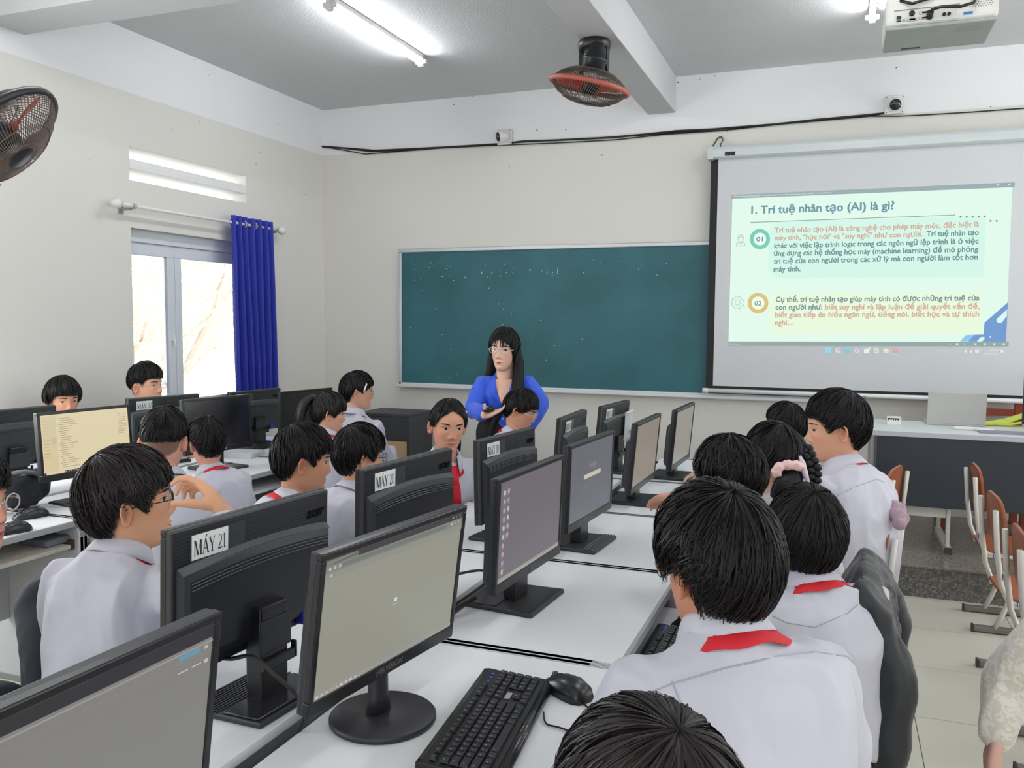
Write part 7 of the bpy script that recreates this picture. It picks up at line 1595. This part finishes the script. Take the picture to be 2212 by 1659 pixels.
# ================================================================== chairs, teacher's desk, small things
M_CHW = mat('chair_steel_paint', (214, 212, 204), 0.45, var=0.06, vscale=25); M_PLY = mat('varnished_plywood', (150, 78, 40), 0.35, var=0.18, vscale=14); M_PLYE = mat('plywood_edge', (196, 140, 92), 0.5)
M_CAP = mat('rubber_cap', (62, 60, 58), 0.7); M_STK = mat('sticker_blue2', (40, 96, 190), 0.5)
def school_chair(loc, rz, label, tilt=0.0):
    """painted steel chair facing local +x: foot bars, flat posts, plywood seat and back"""
    r = empty('school_chair', loc, rz, label, 'chair', 'school chairs')
    for sd in (-1, 1):
        y = sd * 0.168
        s = MB(); s.box(-0.20, 0.19, y - 0.019, y + 0.019, 0.006, 0.034); ft = s.build('foot_bar', mat('foot_grey', (120, 120, 114), 0.5, 0.2), r, 0.004)
        for x in (-0.203, 0.193): s = MB(); s.box(x - 0.006, x + 0.006, y - 0.021, y + 0.021, 0.0, 0.037); s.build('end_cap', M_CAP, ft, 0.003)
        s = MB(); s.smooth = True; s.tube([(-0.10, y, 0.03), (-0.07, y, 0.10), (-0.02, y, 0.25), (0.0, y, 0.36), (-0.03, y, 0.405), (-0.10, y, 0.415)], 0.022, 12, True, 0.55); s.build('post', M_CHW, r)
        s = MB(); s.box(-0.17, 0.17, y - 0.009, y + 0.009, 0.395, 0.420); s.build('seat_rail', M_CHW, r, 0.003)
        s = MB(); s.smooth = True; s.tube([(-0.02, y, 0.408), (-0.11, y, 0.408), (-0.165, y, 0.425), (-0.190, y, 0.49), (-0.208, y, 0.62), (-0.222, y, 0.80)], 0.020, 12, True, 0.55); bp = s.build('back_post', M_CHW, r)
        s = MB(); s.box(-0.2235, -0.2215, y - 0.006, y + 0.006, 0.60, 0.625); s.build('sticker', M_STK, bp)
    s = MB(); out = [(-0.175 + 0.03, -0.185), (0.16, -0.19), (0.20, -0.16), (0.20, 0.16), (0.16, 0.19), (-0.145, 0.185), (-0.175, 0.15), (-0.175, -0.15)]
    s.prism(out, 'z', 0.420, 0.436); s.build('seat', M_PLY, r, 0.003)
    s = MB(); ring = []; n = 28
    pts = []
    for q in np.linspace(0, 2 * PI, n + 1)[:-1]: pts.append((0.185 * math.copysign(abs(math.cos(q)) ** 0.55, math.cos(q)), 0.12 * math.copysign(abs(math.sin(q)) ** 0.6, math.sin(q))))
    v = []; 
    for off in (0.0, 0.014):
        for (a, b) in pts: v.append((-0.198 + off - 0.10 * (b) * 1.0 * 0.9 - 0.25 * a * a * -1.0 * 0.6, a, 0.725 + b))
    s.add(v, [tuple(range(n))[::-1], tuple(range(n, 2 * n))] + [(i, (i + 1) % n, n + (i + 1) % n, n + i) for i in range(n)]); bk = s.build('backrest', [M_PLY], r, 0.003)
    s = MB()
    for a in (-0.15, 0.15):
        for b in (-0.05, 0.05): ball(s, (-0.19 + 0.006 - 0.09 * b, a, 0.725 + b), 0.006, 8)
    return r
school_chair((0.90, 5.06, 0), 0.0, 'empty school chair with a varnished wooden back in front of the platform')
school_chair((0.86, 4.22, 0), 0.03, 'second empty white-framed chair from the platform')
school_chair((0.84, 3.52, 0), -0.02, 'third empty chair, its wooden back at the right edge')
CH = {}; BACKLESS = ('chin', 'collar', 'specs', 'facing', 'down', 'edge', 'nape', 'tuft', 'ponytail', 'clip', 'bowl', 'window', 'front', 'leaning', 'scrunchie', 'bottom')
for key, dx, dy, rz, lab in (('profile', 0.0, 0.0, 172, 'school chair under the tall boy in profile'), ('jacket', -0.01, 0.02, 178, 'school chair under the boy beside the black jacket'), ('front', 0.0, 0.0, 130, 'school chair under the boy in front'),
                            ('leaning', 0.0, 0, 165, 'school chair under the boy bending over the desk'), ('scrunchie', 0.0, 0, 165, 'school chair under the girl with the scrunchie'), ('braid', 0.0, 0, 165, 'school chair under the girl with the braid'), ('bottom', 0.0, 0, 165, 'school chair under the student at the bottom edge'),
                            ('chin', 0, 0, 150, 'school chair under the boy resting his chin'), ('collar', 0, 0, 10, 'school chair under the boy left of monitor 20'), ('specs', 0, 0, 10, 'school chair under the boy behind monitor 20'), ('facing', 0, 0, -10, 'school chair under the girl looking at the camera'), ('down', 0, 0, 0, 'school chair under the girl looking down'),
                            ('edge', 0, 0, 180, 'school chair under the boy at the left edge'), ('nape', 0, 0, 180, 'school chair under the boy with the shaved nape'), ('tuft', 0, 0, 180, 'school chair under the boy with tufted hair'), ('ponytail', 0, 0, 180, 'school chair under the girl with the high ponytail'), ('clip', 0, 0, 180, 'school chair under the student with the white hair clip'),
                            ('bowl', 0, 0, 0, 'school chair under the boy with the bowl cut'), ('window', 0, 0, 0, 'school chair under the boy in front of the window'), ('tunic', 0, 0, 110, 'school chair under the adult in the tunic')):
    P = PEOPLE[key]; O = P.root.location; ab = {'profile': (0.02, 3.55), 'jacket': (-0.13, 2.60), 'braid': (0.11, 4.86)}.get(key); cx_, cy_ = ab or (O.x + dx, O.y + dy)
    if key == 'profile': proto = school_chair((cx_, cy_, 0), D2(rz), lab)
    else:
        c = copy_tree(proto); c.location = (cx_, cy_, 0); c.rotation_euler = (0, 0, D2(rz)); c['label'] = lab
        if key in BACKLESS:
            c.name = 'stool'; c['category'] = 'stool'; c['group'] = 'low stools'; c['label'] = lab.replace('school chair', 'backless school stool')
            for ch in list(c.children):
                if ch.name.startswith('back'):
                    for g in list(ch.children): bpy.data.objects.remove(g)
                    bpy.data.objects.remove(ch)
    CH[key] = (cx_, cy_, D2(rz))
# ---- black jacket over the chair of the boy beside it
def jacket():
    x, y, rz = CH['jacket']; M = Matrix.Translation((x, y, 0)) @ Matrix.Rotation(rz, 4, 'Z')
    c = M @ Vector((-0.22, -0.02, 0.0)); o0 = Vector((c.x, c.y, 0.0))
    mb = MB()
    for a in np.linspace(-0.19, 0.19, 15):
        z1 = 0.42 + 0.04 * math.sin(a * 21); xb = -0.275 - 0.02 * math.cos(a * 30)
        pts = [M @ Vector(q) - o0 for q in ((-0.165, a, 0.62), (-0.19, a, 0.80), (-0.225, a, 0.865), (-0.262, a, 0.82), (xb, a * 1.04, 0.62), (xb + 0.01, a * 1.06, z1))]
        mb.tube(pts, [0.022, 0.030, 0.034, 0.034, 0.030, 0.024], 8)
    sl = [M @ Vector(q) - o0 for q in ((-0.25, 0.17, 0.80), (-0.30, 0.205, 0.66), (-0.30, 0.20, 0.48), (-0.28, 0.18, 0.32))]; mb.tube(sl, [0.045, 0.05, 0.042, 0.034], 10)
    sl = [M @ Vector(q) - o0 for q in ((-0.25, -0.15, 0.82), (-0.30, -0.19, 0.68), (-0.29, -0.20, 0.52))]; mb.tube(sl, [0.045, 0.05, 0.036], 10)
    me = remeshed(mb, 0.008, 6); wrinkle(me, 0.022, 9, 4); me.materials.clear(); me.materials.append(mat('jacket_black', (34, 36, 42), 0.6, sheen=0.2)); me.polygons.foreach_set('use_smooth', [True] * len(me.polygons))
    o = link('jacket', me, None); o.location = o0; tag(o, 'black jacket draped over the back of a school chair', 'jacket')
jacket()
x, y, rz = CH['profile']; M = Matrix.Translation((x, y, 0)) @ Matrix.Rotation(rz, 4, 'Z')
mb = MB(); c = M @ Vector((-0.225, 0.10, 0.86)); 
for i in range(6): ball(mb, (0.012 * math.sin(i * 2.1), 0.03 * (i - 2.5) * 0.6, 0.012 * i * (1 if i < 4 else 0.6)), 0.026, 10)
me = remeshed(mb, 0.006, 4); wrinkle(me, 0.008, 30, 2); me.materials.clear(); me.materials.append(mat('mauve_cloth', (176, 150, 164), 0.8)); me.polygons.foreach_set('use_smooth', [True] * len(me.polygons)); o = link('cloth', me, None); o.location = c; tag(o, 'small mauve cloth bunched on top of a chair back', 'cloth')

# ---- teacher's desk on the platform
def teacher_desk():
    x0, x1, y0, y1, z1 = 0.212, 1.95, 5.70, 6.36, 0.928; zf = 0.187
    r = empty('teacher_desk', ((x0 + x1) / 2, (y0 + y1) / 2, zf), 0, 'teacher\'s desk with a white top and a black front panel on the platform', 'desk')
    ox, oy = r.location.x, r.location.y
    B = lambda mbx, a, b, c, d, e, f: mbx.box(a - ox, b - ox, c - oy, d - oy, e - zf, f - zf)
    s = MB(); B(s, x0, x1, y0, y1, z1 - 0.03, z1); s.build('desk_top', mat('desk_top_white', (214, 219, 222), 0.35), r, 0.004)
    s = MB(); B(s, x0, x1, y0 - 0.004, y0 + 0.002, z1 - 0.032, z1 - 0.001); s.build('edge_band', mat('edge_lilac', (186, 184, 196), 0.5), r, 0.002)
    zb = ony(1950, 1092, y0).z
    s = MB(); B(s, x0 + 0.02, x1, y0 + 0.004, y0 + 0.02, zb, z1 - 0.03); s.build('front_panel', mat('panel_black', (40, 47, 56), 0.55, var=0.05, vscale=5), r, 0.003)
    s = MB(); B(s, x0 + 0.02, x0 + 0.032, y0 + 0.0, y0 + 0.005, zb, z1 - 0.03); s.build('panel_strip', mat('strip_grey', (74, 82, 90), 0.4), r)
    for xa in (x0, x0 + 0.44, x1 - 0.04):
        s = MB(); B(s, xa, xa + 0.022, y0 + 0.05, y0 + 0.09, zf + 0.04, z1 - 0.03); s.build('leg', mat('leg_white', (206, 206, 200), 0.45), r, 0.003)
        s = MB(); B(s, xa, xa + 0.022, y1 - 0.12, y1 - 0.08, zf + 0.04, z1 - 0.03); s.build('leg', MATS['leg_white'], r, 0.003)
        s = MB(); B(s, xa - 0.006, xa + 0.034, y0 + 0.02, y1 - 0.04, zf, zf + 0.04); f = s.build('foot', mat('foot_pale', (190, 190, 186), 0.45), r, 0.004)
        s = MB(); B(s, xa - 0.007, xa + 0.035, y0 + 0.012, y0 + 0.022, zf, zf + 0.042); s.build('foot_cap', M_CAP, f)
    s = MB(); B(s, x0 + 0.02, x0 + 0.44, y0 + 0.06, y0 + 0.08, zb - 0.07, zb - 0.01); s.build('cross_rail', MATS['leg_white'], r, 0.003)
    return z1
TZ = teacher_desk()
def laptop():
    a, b = onz(2003, 918, TZ), onz(2127, 922, TZ); c = (a + b) / 2; Wl = (b - a).length / 2
    r = empty('laptop', (c.x, c.y + 0.005, TZ), 0, 'open silver laptop on the teacher\'s desk, lid towards the class', 'laptop')
    ML = mat('laptop_silver', (188, 188, 184), 0.38, 0.4)
    s = MB(); s.box(-Wl, Wl, 0.0, 0.20, 0.0, 0.014); s.build('base', ML, r, 0.004)
    s = MB(); Mx = Matrix.Translation((0, 0.004, 0.012)) @ Matrix.Rotation(D2(6), 4, 'X'); s.obox(Mx, -Wl, Wl, -0.006, 0.0, 0.0, 0.205); s.build('lid', ML, r, 0.006)
    s = MB(); s.obox(Mx, -Wl + 0.008, Wl - 0.008, 0.0003, 0.001, 0.012, 0.198); s.build('display', mat('laptop_display', (12, 12, 14), 0.3, emit=(200, 215, 225), estr=0.5), r)
laptop()
def desk_small():
    p = onz(1931, 917, TZ); r = empty('white_box', (p.x, p.y + 0.03, TZ), 0, 'small white box with a black zigzag on the teacher\'s desk', 'box')
    s = MB(); s.box(-0.043, 0.043, -0.02, 0.05, 0, 0.048); s.build('carton', M_WPL, r, 0.003)
    s = MB(); n = 5
    for i in range(n): x = -0.038 + i * 0.014; s.add([(x, -0.0205, 0.036), (x + 0.012, -0.0205, 0.036), (x + 0.007, -0.0205, 0.022)], [(0, 1, 2)])
    s.quad((-0.038, -0.0205, 0.035), (0.036, -0.0205, 0.037), (0.036, -0.0205, 0.041), (-0.038, -0.0205, 0.041)); s.build('zigzag_print', M_INK, r)
    for (px, py, w, rz, lab) in ((2092, 929, 0.085, -0.08, 'white remote control in front of the laptop'), (2128, 932, 0.05, 0.05, 'short white adapter beside the white remote control')):
        p = onz(px, py, TZ); s = MB(); s.box(-w, w, -0.02, 0.02, 0, 0.02); o = s.build('remote_control', M_WPL, None, 0.008); o.location = (p.x, p.y, TZ); o.rotation_euler = (0, 0, rz); tag(o, lab, 'remote')
    # yellow-green cloth, folded
    p = onz(2168, 922, TZ); s = MB(); V = []; prof = [(-0.16, 0.012), (-0.10, 0.022), (0.0, 0.034), (0.10, 0.075), (0.15, 0.095), (0.175, 0.078), (0.165, 0.055), (0.10, 0.022), (0.02, 0.008), (-0.12, 0.004)]
    s = MB(); s.smooth = True; rows = [[(x, y, z + 0.006 * math.sin(9 * y + x * 20)) for x, z in prof] for y in np.linspace(-0.05, 0.09, 8)]
    n = len(prof); s.add([q for r_ in rows for q in r_], [(i * n + j, i * n + j + 1, (i + 1) * n + j + 1, (i + 1) * n + j) for i in range(7) for j in range(n - 1)]); o = s.build('cleaning_cloth', mat('yellow_cloth', (214, 224, 96), 0.85)); o.modifiers.new('solid', 'SOLIDIFY').thickness = 0.014; o.location = (p.x + 0.02, p.y + 0.06, TZ); tag(o, 'folded yellow-green cleaning cloth on the teacher\'s desk', 'cloth')
    p = onz(2175, 937, TZ); s = MB(); s.box(-0.17, 0.2, -0.035, 0.05, 0, 0.012); o = s.build('notebook', mat('notebook_grey', (136, 134, 148), 0.6), None, 0.003); o.location = (p.x + 0.02, p.y, TZ); tag(o, 'grey notebook lying below the yellow cloth', 'notebook')
    # dark monitor at the right edge of the picture
    a = onz(2199, 931, TZ); r = empty('desk_monitor', (a.x + 0.24, 5.95, TZ), 0, 'dark monitor on the teacher\'s desk at the right edge', 'monitor')
    e = onx(2199, 800, 0); s = MB(); s.box(-0.235, 0.25, -0.02, 0.012, 0.05, 0.37); s.build('panel', mat('monitor_navy', (26, 30, 46), 0.4), r, 0.006); s = MB(); s.box(-0.04, 0.04, 0.012, 0.04, 0.01, 0.2); s.build('column', M_BEZ, r); s = MB(); s.box(-0.1, 0.1, -0.06, 0.12, 0, 0.012); s.build('base', M_BEZ, r, 0.003)
desk_small()
# ---- wooden armchair behind the teacher's desk
def wood_chair():
    MW = mat('red_brown_wood', (136, 58, 40), 0.4, var=0.15, vscale=12); x, y = 0.95, 6.62
    r = empty('wooden_chair', (x, y, 0.187), 0, 'red-brown wooden chair behind the teacher\'s desk', 'chair')
    for sx in (-0.24, 0.24):
        s = MB(); s.box(sx - 0.025, sx + 0.025, 0.16, 0.20, 0, 0.92); s.build('rear_leg', MW, r, 0.004); s = MB(); s.box(sx - 0.03, sx + 0.03, -0.22, -0.17, 0, 0.46); s.build('front_leg', MW, r, 0.004)
    s = MB(); s.box(-0.27, 0.27, -0.22, 0.2, 0.42, 0.455); s.build('seat', MW, r, 0.005)
    for z in (0.56, 0.66, 0.76, 0.86): s = MB(); s.box(-0.26, 0.26, 0.165, 0.185, z, z + 0.05); s.build('back_slat', MW, r, 0.004)
wood_chair()
# ---- cabinet in the front corner
def cabinet():
    p = ony(883, 896, 6.40); zt = p.z
    r = empty('low_cabinet', (p.x - 0.25, 6.62, 0.187), 0, 'low dark cabinet with a tan lower part by the front wall', 'cabinet')
    h = zt - 0.187; MD = mat('cabinet_dark', (52, 54, 60), 0.5)
    s = MB(); s.box(-0.25, 0.25, -0.22, 0.22, h - 0.025, h); s.build('top', MD, r, 0.003)
    for sx in (-0.24, 0.24): s = MB(); s.box(sx - 0.01, sx + 0.01, -0.22, 0.22, 0, h - 0.025); s.build('side_panel', MD, r)
    s = MB(); s.box(-0.23, 0.23, -0.215, -0.20, h * 0.62, h - 0.025); s.build('drawer_front', MD, r, 0.002)
    s = MB(); s.box(-0.23, 0.23, -0.212, -0.20, 0.02, h * 0.62 - 0.004); s.build('door', mat('cabinet_tan', (196, 166, 128), 0.5), r, 0.002)
    s = MB(); s.box(-0.23, 0.23, 0.2, 0.21, 0, h - 0.025); s.build('back_panel', MD, r)
cabinet()
# ---- black bag, papers and books on the left row
def left_row_things():
    p = onz(48, 1106, DZ); mb = MB()
    for i in range(5): ball(mb, (0.0 + 0.01 * math.sin(i), -0.10 + 0.05 * i, 0.075 + 0.012 * math.sin(i * 1.7)), 0.075, 12, (0.75, 0.9, 1.0))
    me = remeshed(mb, 0.008, 6); wrinkle(me, 0.01, 14, 6); me.materials.clear(); me.materials.append(mat('bag_black', (38, 41, 48), 0.7)); me.polygons.foreach_set('use_smooth', [True] * len(me.polygons))
    r = empty('black_bag', (p.x - 0.06, p.y + 0.02, DZ), 0, 'soft black bag on the left-row desk beside the mouse', 'bag'); b = link('bag_body', me, r)
    zmin = min(v.co.z for v in me.vertices); b.location.z = -zmin
    s = MB(); s.smooth = True; s.tube([(0.03, -0.12, 0.14), (0.02, -0.05, 0.165), (0.02, 0.03, 0.165), (0.03, 0.10, 0.14)], 0.010, 8); s.build('zip_trim', mat('zip_grey', (150, 152, 160), 0.5), r)
    p = onz(140, 1098, DZ); s = MB(); s.box(-0.10, 0.10, -0.075, 0.075, 0, 0.008); o = s.build('paper_sheets', mat('paper_pale', (206, 208, 212), 0.7)); o.location = (p.x - 0.02, p.y + 0.03, DZ); o.rotation_euler = (0, 0, 0.2); tag(o, 'pale paper sheets on the desk below the cream screen', 'paper')
    for i, (px, py, sx, sy, h, rz, c, lab) in enumerate(((515, 985, 0.13, 0.09, 0.03, 0.2, (198, 202, 206), 'pale exercise book beside the black monitor of the left row'), (490, 970, 0.14, 0.10, 0.02, -0.1, (150, 154, 160), 'grey book under the black monitor of the left row'))):
        p = onz(px, py, DZ); s = MB(); s.box(-sx, sx, -sy, sy, 0, h); o = s.build('exercise_book', mat('book_%d' % i, c, 0.7), None, 0.002); o.location = (p.x, p.y, DZ); o.rotation_euler = (0, 0, rz); tag(o, lab, 'book')
    p = onz(545, 972, DZ); s = MB(); s.box(-0.20, 0.20, -0.06, 0.06, 0, 0.02); o = s.build('flat_keyboard', M_KB, None, 0.004); o.location = (p.x - 0.02, p.y, DZ); o.rotation_euler = (0, 0, D2(95)); tag(o, 'thin black keyboard on the left-row desk beside the books', 'keyboard')
    # grey folded item and hanging cable under the desk at the left edge
    p = onz(60, 1165, DZ - 0.098); s = MB(); s.box(-0.09, 0.06, -0.10, 0.10, 0, 0.03); o = s.build('folded_mat', mat('folded_grey', (120, 124, 132), 0.8), None, 0.01, 3); o.location = (-3.02, p.y + 0.02, DZ - 0.098); tag(o, 'grey folded mat on the keyboard tray at the left edge', 'mat')
    q = [Vector((-2.93, 2.20, 0.66)), Vector((-2.90, 2.19, 0.58)), Vector((-2.92, 2.18, 0.40)), Vector((-2.95, 2.20, 0.20)), Vector((-2.98, 2.05, 0.02))]
    wire('hanging_cable', q, 0.004, 'black cable hanging from the left-row desk to the floor')
left_row_things()
p = onz(1160, 992, DZ); r = empty('open_notebook', (-1.42, 3.95, DZ), 0.1, 'open notebook on the desk of the girl looking down', 'notebook')
for sd in (-1, 1): s = MB(); s.box(0.002 if sd > 0 else -0.13, 0.13 if sd > 0 else -0.002, -0.09, 0.09, 0, 0.008); s.build('page_block', mat('page_cream', (226, 218, 198), 0.7), r, 0.002)
